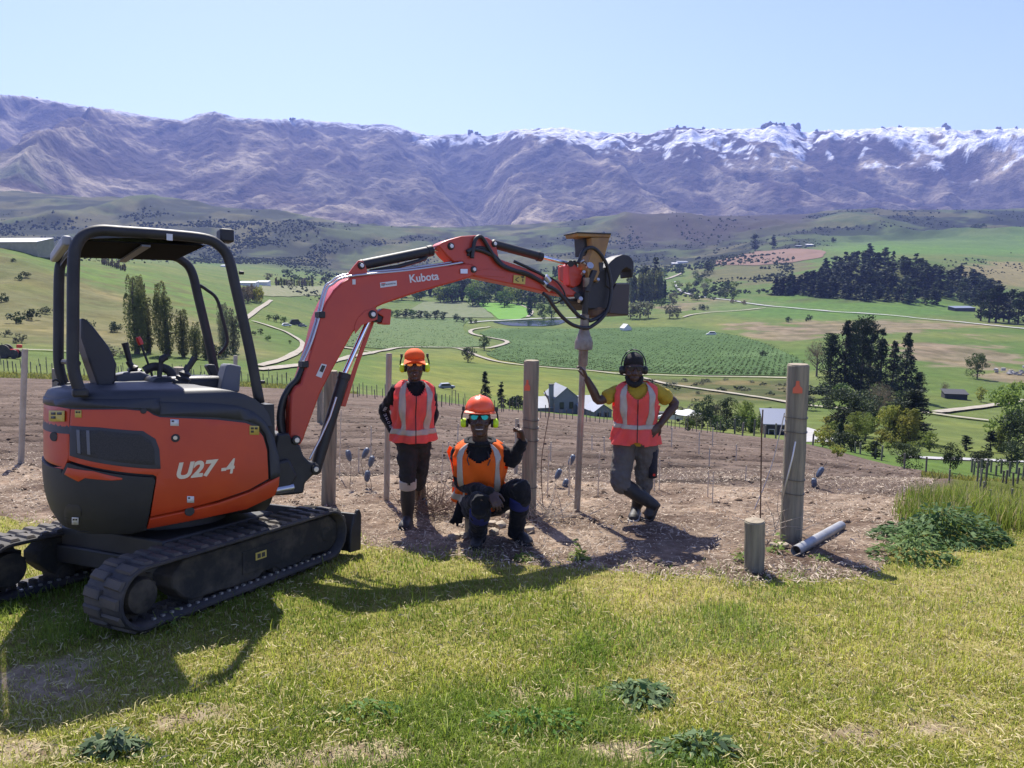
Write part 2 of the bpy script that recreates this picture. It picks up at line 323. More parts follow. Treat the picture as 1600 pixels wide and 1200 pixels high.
def blob(X, Y, cx, cy, rx, ry, n=0.): return sst(1 - np.hypot((X - cx) / rx, (Y - cy) / ry) + n, 0, .35)
def c_valley(V, X, D):
    x, y = V[..., 0], V[..., 1]; Y = bil(X, np.log(D)); n1 = fbm(x / 45, y / 45, 4); n2 = fbm(x / 160 + 9, y / 160, 4); n3 = fbm(x / 11, y / 11, 3)
    grass = (.075, .125, .026); c = lerp3(grass, (.12, .145, .04), np.clip(.5 + n1 + .4 * n2, 0, 1))
    # dry hillside on the left
    lh = sst(D, 165, 200) * sst(D, 620, 480) * sst(X, 470, 330)
    dry = lerp3((.115, .12, .042), (.19, .16, .075), np.clip(.5 + 1.2 * n1 + .5 * n3, 0, 1)); gl = sst(Y - (392 + X * .32) , -12, 14)
    c = lerp3(c, dry, lh * gl * .95); c = lerp3(c, (.095, .15, .03), lh * (1 - gl) * .8)
    c = lerp3(c, (.105, .10, .035), lh * sst(n3 + .3 * ridged(x / 60, y / 45, 3), .12, .4) * .7)
    # bright paddock in the middle
    pad = sst(Y, 548, 560) * sst(X, 560, 640) * sst(X, 1010, 900); c = lerp3(c, (.165, .175, .036), pad * np.clip(.8 + n1, 0, 1) * sst(D, 150, 190))
    # rough strip below the vineyard on the right, brown rough ground
    rough = sst(Y, 588, 594) * sst(Y, 640, 618) * sst(X, 960, 1040) * sst(X, 1290, 1240); c = lerp3(c, lerp3((.055, .065, .02), (.13, .105, .05), np.clip(.5 + 2 * n3, 0, 1)), rough * .9)
    for cx, cy, rx, ry in ((1120, 478, 120, 11), (1330, 512, 190, 12), (1500, 553, 130, 22), (1590, 590, 90, 12), (1230, 522, 70, 12), (1450, 545, 60, 14)):
        b = blob(X, Y, cx, cy, rx, ry, .5 * n1 + .4 * n3); c = lerp3(c, lerp3((.13, .10, .06), (.22, .17, .115), np.clip(.5 + 1.5 * n3, 0, 1)), b * .85)
    # valley floor beyond the trees, terraces, plantation floor
    c = lerp3(c, (.09, .17, .032), blob(X, Y, 1480, 376, 420, 26) * .9 * sst(D, 1250, 1400)); c = lerp3(c, (.075, .15, .03), sst(X, 1040, 1090) * blob(X, Y, 1300, 482, 260, 22) * .7)
    c = lerp3(c, (.2, .165, .08), blob(X, Y, 1570, 430, 110, 22, .3 * n1) * sst(D, 900, 1000) * .9)
    c = lerp3(c, (.065, .07, .028), blob(X, Y, 1370, 445, 170, 38, .4 * n1) * sst(D, 780, 840) * .8); c = lerp3(c, (.11, .10, .045), blob(X, Y, 1180, 425, 110, 30, .5 * n1) * sst(D, 850, 950) * .8)
    # hills: pale grass with dark scrub
    h = sst(D, 1500, 1900); sc = fbm(x / 130, y / 200, 5) + .7 * (ridged(x / 520 + 3, y / 640, 5) - .45)
    sc = sc + .35 * fbm(x / 45, y / 60, 4); hill = lerp3((.058, .078, .026), (.016, .023, .011), sst(-sc, -.2, .02)); hill = hill * (1 - .45 * sst(fbm(x / 20, y / 45, 3), .0, .3) * sst(-sc, -.25, .05))[..., None]; lf = sst(X, 640, 380); hill = lerp3(hill, np.array([.017, .025, .011]), lf * sst(-sc, -.34, -.02) * .85); hill = lerp3(hill, (.13, .12, .055), sst(n2, .1, .4) * .5)
    pur = sst(X, 940, 1000) * sst(X, 1290, 1240) * sst(D, 2300, 2700); hill = lerp3(hill, (.045, .034, .034), pur * .85)
    hill = lerp3(hill, (.10, .17, .04), sst(X, 1240, 1330) * sst(D, 2500, 1900) * .8)
    return lerp3(c, hill, h)
xv = np.arange(-600, 2201, 4.); dv = edge_d(xv); dv = np.maximum(dv, dist_at(xv, np.interp(xv, STRIP[:, 0], STRIP[:, 1])) * 1.0)
valley = sheet('valley_floor', xv, np.maximum(edge_d(xv), np.interp(xv, xs, ds) * 1.01), np.full(xv.shape, 3390.), 420, M_valley, c_valley)

# ---------------------------------------------------------------- far mountains
SKYLINE = [(-700, 120), (-300, 130), (0, 148), (40, 150), (80, 157), (130, 166), (180, 172), (240, 183), (285, 188), (310, 178), (335, 174), (370, 184), (420, 186), (455, 188), (470, 187), (500, 190), (540, 193), (570, 196), (600, 194), (640, 205), (670, 213), (700, 211), (740, 209), (760, 213), (800, 204), (850, 201), (880, 200), (920, 206), (960, 209), (990, 207), (1010, 212), (1045, 200), (1100, 202), (1150, 202), (1190, 201), (1210, 195), (1238, 197), (1255, 208), (1290, 204), (1340, 203), (1400, 199), (1450, 200), (1475, 199), (1500, 205), (1560, 202), (1600, 201), (1900, 190), (2300, 180)]
sk = np.array(SKYLINE, float)
def mountains():
    px = np.arange(-640, 2241, 3.); n = 330; t = np.linspace(0, 1, n)[:, None]; d = 3300 + 5200 * t; D = np.broadcast_to(d, (n, len(px))); X = np.broadcast_to(px[None], D.shape)
    base = bil(px, np.log(np.full(px.shape, 3300.))) + 14; crest = np.interp(px, sk[:, 0], sk[:, 1])
    x = (X - 800) / FPX * D * 1.0; y = D
    zb = z_of(3300., base)[None]; zc = z_of(8000., crest)[None]
    tt = np.clip((D - 3300) / 4700, 0, 1); prof = .62 * tt + .38 * sst(tt, 0, 1)
    z = zb * (1 - prof) + zc * prof
    wx = x + 300 * fbm(x / 900, y / 900, 3); wy = y + 300 * fbm(x / 900 + 50, y / 900, 3)
    spur = ridged((wx + .3 * wy) / 1750 + .35, wy / 5200 + .2, 3, g=.42) - .45
    r2 = ridged(wx / 700 + 4, wy / 1100 + 1, 7, g=.55) - .42
    r3 = ridged(wx / 260 + 9, wy / 380 + 4, 6, g=.6) - .4
    env = np.sin(np.pi * np.clip(tt, 0, 1) ** .8) ** .7
    gul = ridged(wx / 210 + 2, wy / 1300 + 8, 5, g=.55) - .42
    z = z + env * (680 * spur + 55 * r2 + 17 * r3 + 42 * gul) + (25 + 45 * tt) * fbm(x / 180, y / 180, 5) * sst(tt, 0, .1)
    # the deep side valley that comes down near the middle
    vx = 775 - 55 * sst(tt, .15, 1); gl = np.exp(-((X - vx) / (16 + 45 * tt)) ** 2); z = z - gl * 290 * sst(tt, .05, .3) * sst(tt, 1.0, .75)
    z = np.where(D > 8000, z - (D - 8000) * .35, z)
    cur = row_of(D, z).min(0); want = crest - 3.2 * np.abs(fbm(px / 9, px * 0, 4)) * (px > 430)
    for _ in range(3):
        dz = z_of(8000., want) - z_of(8000., cur); k = np.hanning(9); k /= k.sum(); dz = np.convolve(np.pad(dz, 4, 'edge'), k, 'valid')
        z = z + dz[None] * sst(tt, .25, 1); cur = row_of(D, z).min(0)
    yc = (600 - row_of(D, z)) / FPX; xx = (X - 800) / FPX * D / (PC + yc * PS)
    V = np.stack([xx, D, z + CZ], -1)
    # snow depth as a property of the ground: high and to the east
    s_n = .5 * fbm(xx / 160, D / 160, 5) + .5 * fbm(xx / 700, D / 700, 3)
    rowp = row_of(D, z); line = np.interp(X, [0, 300, 560, 700, 900, 1050, 1250, 1400, 1600], [6, 10, 12, 24, 30, 66, 82, 96, 100])
    below = rowp - crest[None]; snow = sst(1 - below / line + .75 * s_n + .5 * r2 + .9 * r3 + .5 * gul + .8 * fbm(xx / 60, D / 60, 4), .36, .6) * np.interp(X, [0, 560, 700, 1000], [.45, .5, .85, 1.]) * sst(D, 4800, 5600) * sst(-below / line, -1.0, -.55)
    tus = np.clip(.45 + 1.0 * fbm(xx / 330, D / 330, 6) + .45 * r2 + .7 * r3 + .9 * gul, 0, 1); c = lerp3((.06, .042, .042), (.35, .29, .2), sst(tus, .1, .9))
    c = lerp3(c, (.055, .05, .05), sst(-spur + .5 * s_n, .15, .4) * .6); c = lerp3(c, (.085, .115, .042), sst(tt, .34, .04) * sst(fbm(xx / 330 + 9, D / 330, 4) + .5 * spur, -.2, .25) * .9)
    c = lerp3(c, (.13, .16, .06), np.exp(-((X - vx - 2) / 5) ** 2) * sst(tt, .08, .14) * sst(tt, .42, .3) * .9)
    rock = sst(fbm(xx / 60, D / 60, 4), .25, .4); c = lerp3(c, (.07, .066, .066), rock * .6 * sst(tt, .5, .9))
    c = lerp3(c, (.82, .84, .88), snow)
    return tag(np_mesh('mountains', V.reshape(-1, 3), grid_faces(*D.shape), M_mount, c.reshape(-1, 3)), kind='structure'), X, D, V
M_mount = mat('tussock_mountain', (0, 0, 0), .95, attr=True, c2=(.6, .59, .62), scale=.013, bump=.7, bscale=.022, coord='World', spec=.08, bdist=40, contrast=(.4, .6), c3=(.62, .62, .66), scale3=.05)
mount, MX, MD, MV = mountains()
# rock tors standing on the crest
def tors():
    mb = MB(); spots = [(60, .6), (455, 1), (462, .8), (735, 1.5), (742, 1.3), (750, .9), (1057, 1.1), (1070, .7), (1100, .8), (1195, 1.6), (1206, 1.9), (1214, 1.4), (1224, 1.2), (1240, 2.0), (1244, 1.4), (1250, 1), (1275, .9), (1380, .8), (1405, 1), (1475, 1.5), (1480, 1.2), (1560, .9), (1585, .7)]
    for px, s in spots:
        j = np.argmin(np.abs(MX[0] - px)); rp = row_of(MD[:, j], MV[:, j, 2] - CZ); i = int(np.argmin(rp)); p = Vector(MV[i, j]); 
        for q in range(3):
            w = 11 * s * random.uniform(.6, 1.2); h = 17 * s * random.uniform(.6, 1.2); c = p + Vector((random.uniform(-18, 18) * s, random.uniform(-10, 10), 0)); k = 6; rs = []
            for hh, ww in ((-.5, 1.3), (.3, 1.1), (.75, .85), (1, .35)):
                rs.append([c + Vector((math.cos(a * 2 * math.pi / k + q) * w * ww * random.uniform(.8, 1.15), math.sin(a * 2 * math.pi / k + q) * w * ww, h * hh * random.uniform(.92, 1.08))) for a in range(k)])
            mb.rings(rs)
    tag(mb.build('rock_tors', mat('tor_rock', (.085, .08, .08), .9, c2=(.14, .135, .13), scale=.05, coord='World'), smooth=False, kind='structure'))
tors()
# air
hz = MB(); hz.box((0, 4350, 560), (23000, 9300, 1900)); haze = hz.build('haze', None or bpy.data.materials.new('haze_air'), smooth=False, kind='stuff')
hm = haze.data.materials[0]; hm.use_nodes = True; hn = hm.node_tree.nodes; hn.remove(hn['Principled BSDF']); pv = hn.new('ShaderNodeVolumePrincipled')
pv.inputs['Color'].default_value = (.34, .45, 1, 1); pv.inputs['Density'].default_value = .000066; pv.inputs['Anisotropy'].default_value = 0
hm.node_tree.links.new(pv.outputs[0], hn['Material Output'].inputs['Volume'])
# ---------------------------------------------------------------- fields, roads, water laid on the terrain
def lift(p, k=1.): return .12 * k + .00055 * fwd(p) * k
def cat_rom(pts, step=6.):
    pts = [np.array(p, float) for p in pts]; out = []
    for i in range(len(pts) - 1):
        a, b, c, d = pts[max(i - 1, 0)], pts[i], pts[i + 1], pts[min(i + 2, len(pts) - 1)]; n = max(2, int(np.hypot(*(c - b)) / step))
        for k in range(n):
            t = k / n; out.append(.5 * (2 * b + (c - a) * t + (2 * a - 5 * b + 4 * c - d) * t * t + (3 * b - 3 * c + d - a) * t ** 3))
    out.append(pts[-1]); return np.array(out)
def road(name, pts, w, m, k=1.6):
    q = cat_rom(pts); g = np.array([list(G(*p)) for p in q]); n = len(g)
    for _ in range(2): g[1:-1, :2] = .25 * g[:-2, :2] + .5 * g[1:-1, :2] + .25 * g[2:, :2]
    t = np.gradient(g[:, :2], axis=0); t /= np.linalg.norm(t, axis=1)[:, None] + 1e-9; nr = np.stack([t[:, 1], -t[:, 0]], 1)
    ww = w * .8 * (1 + .3 * fbm(np.arange(n) * .4, np.arange(n) * 0. + w, 3))
    V = []
    for s in (-.5, -.17, .17, .5):
        xy = g[:, :2] + nr * (s * ww)[:, None]; z = gz(xy[:, 0], xy[:, 1]); z = z + np.array([lift((*a, b), k) for a, b in zip(xy, z)]); V.append(np.column_stack([xy, z]))
    V = np.array(V); return tag(np_mesh(name, V.reshape(-1, 3), grid_faces(4, n), m), kind='structure')
def area(name, spans, m, nx=40, ny=None, k=1., rag=2.):
    sp = np.array(spans, float); ny = ny or max(8, int((sp[-1, 0] - sp[0, 0]) / 1.2)); ys = np.linspace(sp[0, 0], sp[-1, 0], ny); V = []
    for j, y in enumerate(ys):
        a = np.interp(y, sp[:, 0], sp[:, 1]) + rag * fbm(np.array([y * .3]), np.array([1.]), 3)[0]; b = np.interp(y, sp[:, 0], sp[:, 2]) + rag * fbm(np.array([y * .3]), np.array([5.]), 3)[0]
        X = np.linspace(a, b, nx); d = dist_at(X, np.full(nx, y)); p = surf(X, d); p[:, 2] += np.array([lift(q, k) for q in p]); V.append(p)
    return tag(np_mesh(name, np.array(V).reshape(-1, 3), grid_faces(ny, nx), m), kind='structure')
M_gravel = mat('pale_gravel', (.34, .305, .25), .95, c2=(.25, .225, .175), scale=.4, coord='World', spec=.1)
M_asphalt = mat('bleached_asphalt', (.36, .35, .34), .9, c2=(.29, .285, .28), scale=.2, coord='World', spec=.2)
M_conc = mat('pale_concrete', (.36, .35, .34), .9, c2=(.28, .275, .27), scale=.5, coord='World', spec=.2)
M_lush = mat('lush_crop', (.085, .2, .022), .9, c2=(.105, .22, .035), scale=.06, coord='World', spec=.1)
M_vine_floor = mat('vineyard_floor', (.056, .10, .027), .95, c2=(.042, .08, .022), scale=.14, coord='World', bump=.6, bscale=.6, bdist=.5, spec=.1, c3=(.075, .125, .04), scale3=.03)
M_young = mat('young_vines', (.10, .135, .05), .95, c2=(.065, .11, .035), scale=.2, coord='World', bump=.6, bscale=.6, bdist=.5, spec=.1)
M_dryv = mat('dry_terrace', (.19, .18, .11), .95, c2=(.12, .14, .06), scale=.2, coord='World', spec=.1)
M_brownf = mat('bare_earth_field', (.185, .12, .085), .95, c2=(.155, .10, .07), scale=.05, coord='World', spec=.1)
M_water = mat('pond_water', (.03, .05, .045), .08, spec=.6, bump=.15, bscale=.5, coord='World')
area('vineyard_field', [(513, 768, 1060), (520, 748, 1110), (527, 760, 1150), (536, 802, 1185), (545, 775, 1210), (555, 760, 1235), (563, 776, 1253), (572, 830, 1260), (580, 925, 1260), (585, 1095, 1256)], M_vine_floor, 60)
area('young_vineyard_field', [(497, 582, 735), (510, 570, 722), (520, 556, 727), (530, 540, 742), (540, 530, 765), (545, 600, 690)], M_young)
area('grey_vineyard_field', [(472, 662, 738), (485, 640, 760), (496, 615, 772)], mat('grey_green_vines', (.14, .15, .085), .95, c2=(.095, .125, .05), scale=.15, coord='World', spec=.1))
area('crop_field', [(473.5, 742, 818), (480, 752, 826), (490, 768, 834), (499, 780, 812)], M_lush)
area('earth_field', [(391, 1182, 1262), (395, 1165, 1292), (402, 1140, 1285), (410, 1118, 1238), (415, 1116, 1180)], M_brownf)
area('dry_terrace_field', [(447, 410, 505), (455, 392, 508), (462, 395, 500)], M_dryv)
area('pond', [(500.5, 800, 880), (503, 770, 886), (507, 782, 872), (509, 800, 850)], M_water, k=.9)
area('driveway', [(668, 1214, 1262), (680, 1224, 1303), (691, 1240, 1300)], M_conc, k=.5)
road('highway', [(1056, 440), (1054, 447), (1064, 456), (1085, 463), (1140, 470), (1200, 478), (1300, 487), (1400, 495), (1480, 503), (1600, 515), (1720, 526)], 5.5, M_asphalt)
road('farm_track', [(1068, 497), (1090, 491), (1140, 487), (1196, 482)], 4, M_gravel)
road('vineyard_road', [(402, 579), (467, 572), (525, 564), (572, 554), (610, 546), (640, 544), (700, 544), (719, 547), (747, 558), (778, 567), (840, 575), (919, 581), (966, 585), (1012, 586.5), (1106, 587), (1200, 588), (1262, 590)], 3.2, M_gravel)
road('lower_track', [(966, 585), (1000, 590), (1028, 597), (1075, 606), (1137, 615), (1200, 624), (1260, 634), (1340, 640), (1442, 645), (1487, 651), (1545, 658)], 3.2, M_gravel, 1.9)
road('side_track', [(1462, 645), (1490, 641), (1552, 633), (1620, 622)], 3.4, M_gravel, 2.2)
road('branch_track', [(530, 543), (556, 546), (580, 551)], 3.5, M_gravel, 1.9)
road('zigzag_track', [(766, 511), (745, 514), (731, 518), (741, 524), (770, 530), (797, 536), (780, 541), (762, 545), (715, 545)], 3.6, M_gravel, 1.9)
road('curved_track', [(395, 502), (422, 510), (447, 519), (467, 530), (475, 538), (470, 547), (452, 557), (432, 566), (405, 573)], 2.6, M_gravel)
road('upper_track', [(424, 470), (415, 476), (398, 487), (384, 498)], 3.2, M_gravel)
road('river_bank_road', [(733, 505), (780, 501), (840, 498.5), (900, 497), (985, 493)], 7, M_asphalt)
road('field_edge_track', [(735, 471), (780, 472), (812, 477), (834, 488), (824, 496)], 4, M_gravel)
road('hillside_road', [(-60, 545), (0, 547), (75, 549), (130, 553)], 2.4, M_gravel)
road('garden_road', [(1405, 713), (1440, 716), (1530, 719), (1640, 724)], 3., M_conc, .8)
road('river_path', [(1040, 437), (1060, 430), (1066, 427)], 8, M_gravel)

# ---------------------------------------------------------------- trees
def leaf_mat(name, c, c2, tr=.35): return mat(name, c, .7, c2=c2, scale=2.2, trans=tr, rand=.22, spec=.2)
L_pine = leaf_mat('pine_needles', (.022, .036, .018), (.04, .055, .024), .15)
L_green = leaf_mat('broad_leaves', (.06, .10, .025), (.09, .135, .035))
L_dark = leaf_mat('dark_leaves', (.032, .05, .02), (.05, .07, .028), .25)
L_light = leaf_mat('spring_leaves', (.13, .18, .035), (.17, .21, .05), .45)
L_yellow = leaf_mat('yellow_leaves', (.24, .23, .045), (.17, .2, .045), .45)
L_poplar = leaf_mat('poplar_leaves', (.10, .12, .042), (.18, .18, .075), .4)
L_grey = leaf_mat('grey_green_leaves', (.115, .125, .07), (.16, .165, .10), .35)
L_brown = leaf_mat('bare_brown_twigs', (.19, .15, .09), (.14, .11, .075), .2)
L_vine = leaf_mat('vine_leaves', (.05, .085, .02), (.07, .105, .026), .35)
M_bark = mat('bark', (.10, .08, .06), .95, c2=(.06, .048, .038), scale=8, bump=.6)
def quads(C, size, nrm=None, asp=.6, rng=RNG, droop=None):
    n = len(C); size = np.broadcast_to(size, (n,))[:, None]
    a = rng.normal(size=(n, 3)); a /= np.linalg.norm(a, axis=1)[:, None]
    if droop is not None: a = a * .35 + droop; a /= np.linalg.norm(a, axis=1)[:, None]
    b = np.cross(a, rng.normal(size=(n, 3))); b /= np.linalg.norm(b, axis=1)[:, None]
    V = np.stack([C - a * size, C + b * size * asp, C + a * size, C - b * size * asp], 1)
    return V.reshape(-1, 3), np.arange(4 * n).reshape(n, 4)
def crown(kind, n, seed):
    g = np.random.default_rng(seed)
    if kind == 'round':
        k = 26; cc = g.normal(size=(k, 3)); cc /= np.linalg.norm(cc, axis=1)[:, None]; cc *= (g.random(k) ** .4)[:, None]
        cc = cc * [.38, .38, .40] * g.uniform(.8, 1.15, (k, 1)) + [0, 0, .54]; cc[:, 2] = np.clip(cc[:, 2], .16, .92); r = g.uniform(.09, .17, k)
        i = g.integers(0, k, n); d = g.normal(size=(n, 3)); d /= np.linalg.norm(d, axis=1)[:, None]; C = cc[i] + d * (r[i] * g.uniform(.6, 1.1, n))[:, None] * [1, 1, .8]
        return quads(C, g.uniform(.6, 1.2, n) * 1.25 / math.sqrt(n), rng=g)
    if kind == 'poplar':
        k = 9; i = g.integers(0, k, n); ax = g.uniform(-.04, .04, (k, 2)); top = g.uniform(.72, 1, k); z = g.random(n) ** .85; h = .05 + z * (top[i] - .05)
        rr = .085 * (np.clip(z, .02, 1) ** .3 * (1.01 - z) ** .62) * (.75 + .5 * g.random(n)); th = g.random(n) * 6.283
        C = np.stack([ax[i, 0] * (.4 + z) + rr * np.cos(th), ax[i, 1] * (.4 + z) + rr * np.sin(th), h], 1)
        return quads(C, g.uniform(.6, 1.2, n) * .78 / math.sqrt(n), rng=g, droop=np.array([0, 0, 1.]), asp=.5)
    if kind in ('conifer', 'pine'):
        nb = 95 if n > 2500 else 42; zb = np.sort(g.random(nb) ** .9) * .93 + .05; th = g.random(nb) * 6.283 + np.arange(nb) * 2.4
        if kind == 'conifer': L = .24 * (1.02 - zb) ** .85 * g.uniform(.6, 1.25, nb) + .01; rise = -.25
        else: L = .25 * np.clip(1.12 - zb, 0, 1) ** .55 * np.clip((zb - .02) / .14, .3, 1) * g.uniform(.45, 1.3, nb); rise = .22
        i = g.integers(0, nb, n); t = g.random(n) ** .65
        rad = t * L[i]; sp = (.018 + .05 * L[i] / .24 * (1.15 - t)) if kind == 'conifer' else (.03 + .02 * t)
        C = np.stack([rad * np.cos(th[i]), rad * np.sin(th[i]), zb[i] + rise * rad + (-.35 * rad * t if kind == 'conifer' else 0)], 1) + g.normal(size=(n, 3)) * sp[:, None] * [.8, .8, .45]
        C[:, 2] = np.clip(C[:, 2], .03, 1); out = np.stack([np.cos(th[i]), np.sin(th[i]), -.3 + 0 * rad if kind == 'conifer' else .6 + 0 * rad], 1)
        return quads(C, g.uniform(.6, 1.2, n) * 1.25 / math.sqrt(n), rng=g, droop=out, asp=.5)
    if kind == 'bush':
        k = 9; cc = g.normal(size=(k, 3)) * [.3, .3, .16] + [0, 0, .42]; cc[:, 2] = np.clip(cc[:, 2], .22, .75); r = g.uniform(.16, .28, k)
        i = g.integers(0, k, n); d = g.normal(size=(n, 3)); d /= np.linalg.norm(d, axis=1)[:, None]; C = cc[i] + d * r[i][:, None] * g.uniform(.7, 1.05, (n, 1)); C[:, 2] = np.maximum(C[:, 2], .01)
        return quads(C, g.uniform(.6, 1.2, n) * 1.5 / math.sqrt(n), rng=g)
    if kind == 'bare':
        C = g.normal(size=(n, 3)); C /= np.linalg.norm(C, axis=1)[:, None]; C = C * (g.random((n, 1)) ** .5) * [.3, .3, .36] + [0, 0, .62]
        dr = C - [0, 0, .25]; dr /= np.linalg.norm(dr, axis=1)[:, None]; return quads(C, g.uniform(.6, 1.2, n) * 1.3 / math.sqrt(n), rng=g, droop=dr, asp=.12)
def trunk_mb(kind, seed):
    g = random.Random(seed); mb = MB(); hi = {'round': .62, 'poplar': .9, 'conifer': .96, 'pine': .93, 'bush': .4, 'bare': .8}[kind]; r = {'bush': .03, 'poplar': .02}.get(kind, .022)
    pts = [Vector((g.uniform(-.012, .012) * (k > 0), g.uniform(-.012, .012) * (k > 0), hi * k / 5)) for k in range(6)]
    mb.tube(pts, [r * (1.25 - 1.05 * k / 5) for k in range(6)], 6)
    for q in range({'round': 7, 'bare': 12, 'pine': 8, 'bush': 4}.get(kind, 4)):
        z = g.uniform(.2, .7) * hi; a = g.random() * 6.28; l = g.uniform(.16, .3) * (.35 if kind == 'poplar' else 1); p = Vector((0, 0, z)); up = 1.1 if kind in ('round', 'bare', 'bush') else .25
        mb.tube([p, p + Vector((math.cos(a) * l * .5, math.sin(a) * l * .5, l * .35 * up)), p + Vector((math.cos(a) * l, math.sin(a) * l, l * .8 * up))], [r * .55, r * .35, r * .12], 5)
    return mb
_cm = {}
def crown_mesh(kind, n, var, m):
    key = (kind, n, var)
    if key not in _cm:
        V, F = crown(kind, n, 100 + var * 7 + len(kind)); o = np_mesh('crown', V, F, m, smooth=False); _cm[key] = o.data; bpy.data.objects.remove(o)
    if (key, m.name) not in _cm: me = _cm[key].copy(); me.materials.clear(); me.materials.append(m); _cm[(key, m.name)] = me
    return _cm[(key, m.name)]
def trunk_mesh(kind, var):
    key = ('trunk', kind, var)
    if key not in _cm: o = trunk_mb(kind, var).build('trunk', M_bark); _cm[key] = o.data; bpy.data.objects.remove(o)
    return _cm[key]
_tn = 0
def tree(kind, px, py, hpx, m, label, group=None, name=None, wide=1., n=None, cat=None, whole=False):
    global _tn; _tn += 1; p = G(px, py); h = hpx * mpp(p); n = n or (4200 if hpx > 70 else 1500 if hpx > 38 else 520 if hpx > 22 else 260)
    name = name or {'round': 'broadleaf_tree', 'poplar': 'poplar_tree', 'conifer': 'conifer_tree', 'pine': 'pine_tree', 'bush': 'shrub', 'bare': 'bare_tree'}[kind]
    cat = cat or ('shrub' if kind == 'bush' else 'tree'); v = _tn % 3; rot = random.random() * 6.28; sc = (h * wide * random.uniform(.93, 1.07), h * wide * random.uniform(.93, 1.07), h * 1.04)
    if whole:
        o = link(name, crown_mesh(kind, n, v, m)); o.location = p; o.scale = sc; o.rotation_euler = (0, 0, rot); return tag(o, label, cat, group)
    e = empty(name, p - Vector((0, 0, .02 * h)), label, cat, group); e.scale = sc; e.rotation_euler = (0, 0, rot)
    link('crown', crown_mesh(kind, n, v, m), e); link('trunk', trunk_mesh(kind, v), e); return e

# poplars behind the cab, on the left
tree('poplar', 214, 553, 124, L_poplar, 'tallest poplar with two tops seen through the excavator cab', wide=1.55)
tree('poplar', 232, 552, 118, L_poplar, 'tall poplar just right of the tallest one behind the cab', wide=1.35)
tree('poplar', 262, 556, 116, L_poplar, 'broad poplar in the middle of the row behind the cab', wide=1.6)
tree('poplar', 287, 558, 76, L_poplar, 'shorter poplar right of the broad poplar behind the cab', wide=1.7)
tree('poplar', 306, 560, 56, L_poplar, 'small poplar at the low end of the row behind the cab', wide=1.9)
tree('poplar', 322, 562, 44, L_poplar, 'smallest poplar beside the front post of the cab', wide=2)
tree('poplar', 352, 556, 84, L_grey, 'thin pale poplar seen between the two front canopy posts', wide=1.25)
tree('poplar', 366, 552, 70, L_grey, 'pale poplar half behind the near front canopy post', wide=1.6)
tree('bush', 342, 560, 26, L_dark, 'dark shrub at the foot of the pale poplars', wide=1.6)
tree('bush', 176, 560, 24, L_grey, 'grey green shrub left of the poplar row', wide=1.6)
for a in ((50, 500, 20, 'dark round shrub casting a shadow on the dry hillside'), (72, 492, 13, 'small dark shrub right of the round hillside shrub'), (25, 505, 20, 'dark shrub lower left on the dry hillside'), (30, 437, 10, 'lone dark shrub high on the dry hillside'), (41, 435, 10, 'dark shrub touching the high hillside shrub'), (3, 474, 15, 'dark shrub at the left edge of the hillside'),
          (137, 510, 14, 'dark shrub beside the rear canopy posts'), (183, 520, 18, 'dark shrub on the slope left of the poplars'), (33, 536, 16, 'grey shrub above the red tractor'), (8, 527, 13, 'grey shrub at the left edge above the road'), (104, 432, 7, 'tiny dark shrub between the rear canopy posts'), (20, 408, 6, 'tiny dark shrub below the long shed')):
    tree('bush', a[0], a[1], a[2], L_dark if 'dark' in a[3] else L_grey, a[3], wide=1.15)
# middle paddock
tree('round', 731, 567, 26, L_dark, 'dark round tree with a round shadow on the bright paddock', wide=1.15, n=1500)
tree('round', 757, 548, 24, L_green, 'round tree inside the bend of the zigzag track', wide=1.05, n=900)
tree('conifer', 758, 636, 56, L_pine, 'dark conifer left of the wooden post by the grey house', n=2600)
tree('conifer', 783, 636, 41, L_pine, 'smaller dark conifer between the tall one and the post', n=1500)
for px, h in ((797, 20), (806, 19), (814, 24)): tree('bush', px, 637, h, L_pine, 'dark shrub in the low hedge left of the wooden post', 'hedge by the grey house', wide=.9)
# willows and poplars along the river
g = random.Random(5)
BELT = 'trees along the river behind the excavator arm'
for px, py, h in ((612, 470, 34), (628, 468, 30), (700, 470, 32), (716, 471, 40), (742, 471, 36), (765, 472, 34), (800, 474, 32), (835, 476, 30), (860, 478, 26), (775, 466, 36), (690, 463, 34), (655, 462, 28), (880, 477, 24), (815, 465, 40), (847, 463, 34), (870, 460, 28), (725, 458, 40), (790, 458, 38)):
    tree('round', px, py, h, g.choice([L_green, L_light, L_green, L_dark]), 'round leafy tree in the river belt behind the excavator arm', BELT, wide=1.1)
for px, py, h in ((688, 466, 44), (706, 466, 46), (722, 469, 48), (777, 468, 44), (762, 466, 42), (836, 470, 38), (655, 464, 34), (672, 462, 36), (812, 458, 40), (868, 452, 36), (889, 455, 40)):
    tree('poplar', px, py, h, g.choice([L_dark, L_poplar]), 'narrow poplar standing out of the river belt', 'poplars in the river belt', wide=1.5, n=420)
for q in range(46):
    px = g.uniform(600, 905); py = 463 + 14 * sst(np.array(px), 600, 780) + g.uniform(-12, 4); tree('round', px, float(py), g.uniform(20, 34), g.choice([L_green, L_light, L_dark, L_green]), 'round leafy tree in the river belt behind the excavator arm', BELT, wide=1.25, n=300)
for q in range(44):
    px = g.uniform(1030, 1150); py = g.uniform(424, 470) if px < 1110 else g.uniform(446, 470); tree('round', px, py, g.uniform(7, 14), g.choice([L_green, L_light, L_dark, L_grey]), 'small willow scattered along the upper river flat', 'willows along the upper river flat', wide=1.3, n=160, whole=True)
for q in range(60):
    px = g.uniform(420, 900); py = g.uniform(425, 455); tree('round', px, py, g.uniform(6, 13), g.choice([L_green, L_dark, L_dark, L_grey]), 'distant small tree at the foot of the left foothills', 'distant trees at the foot of the foothills', wide=1.4, n=140, whole=True)
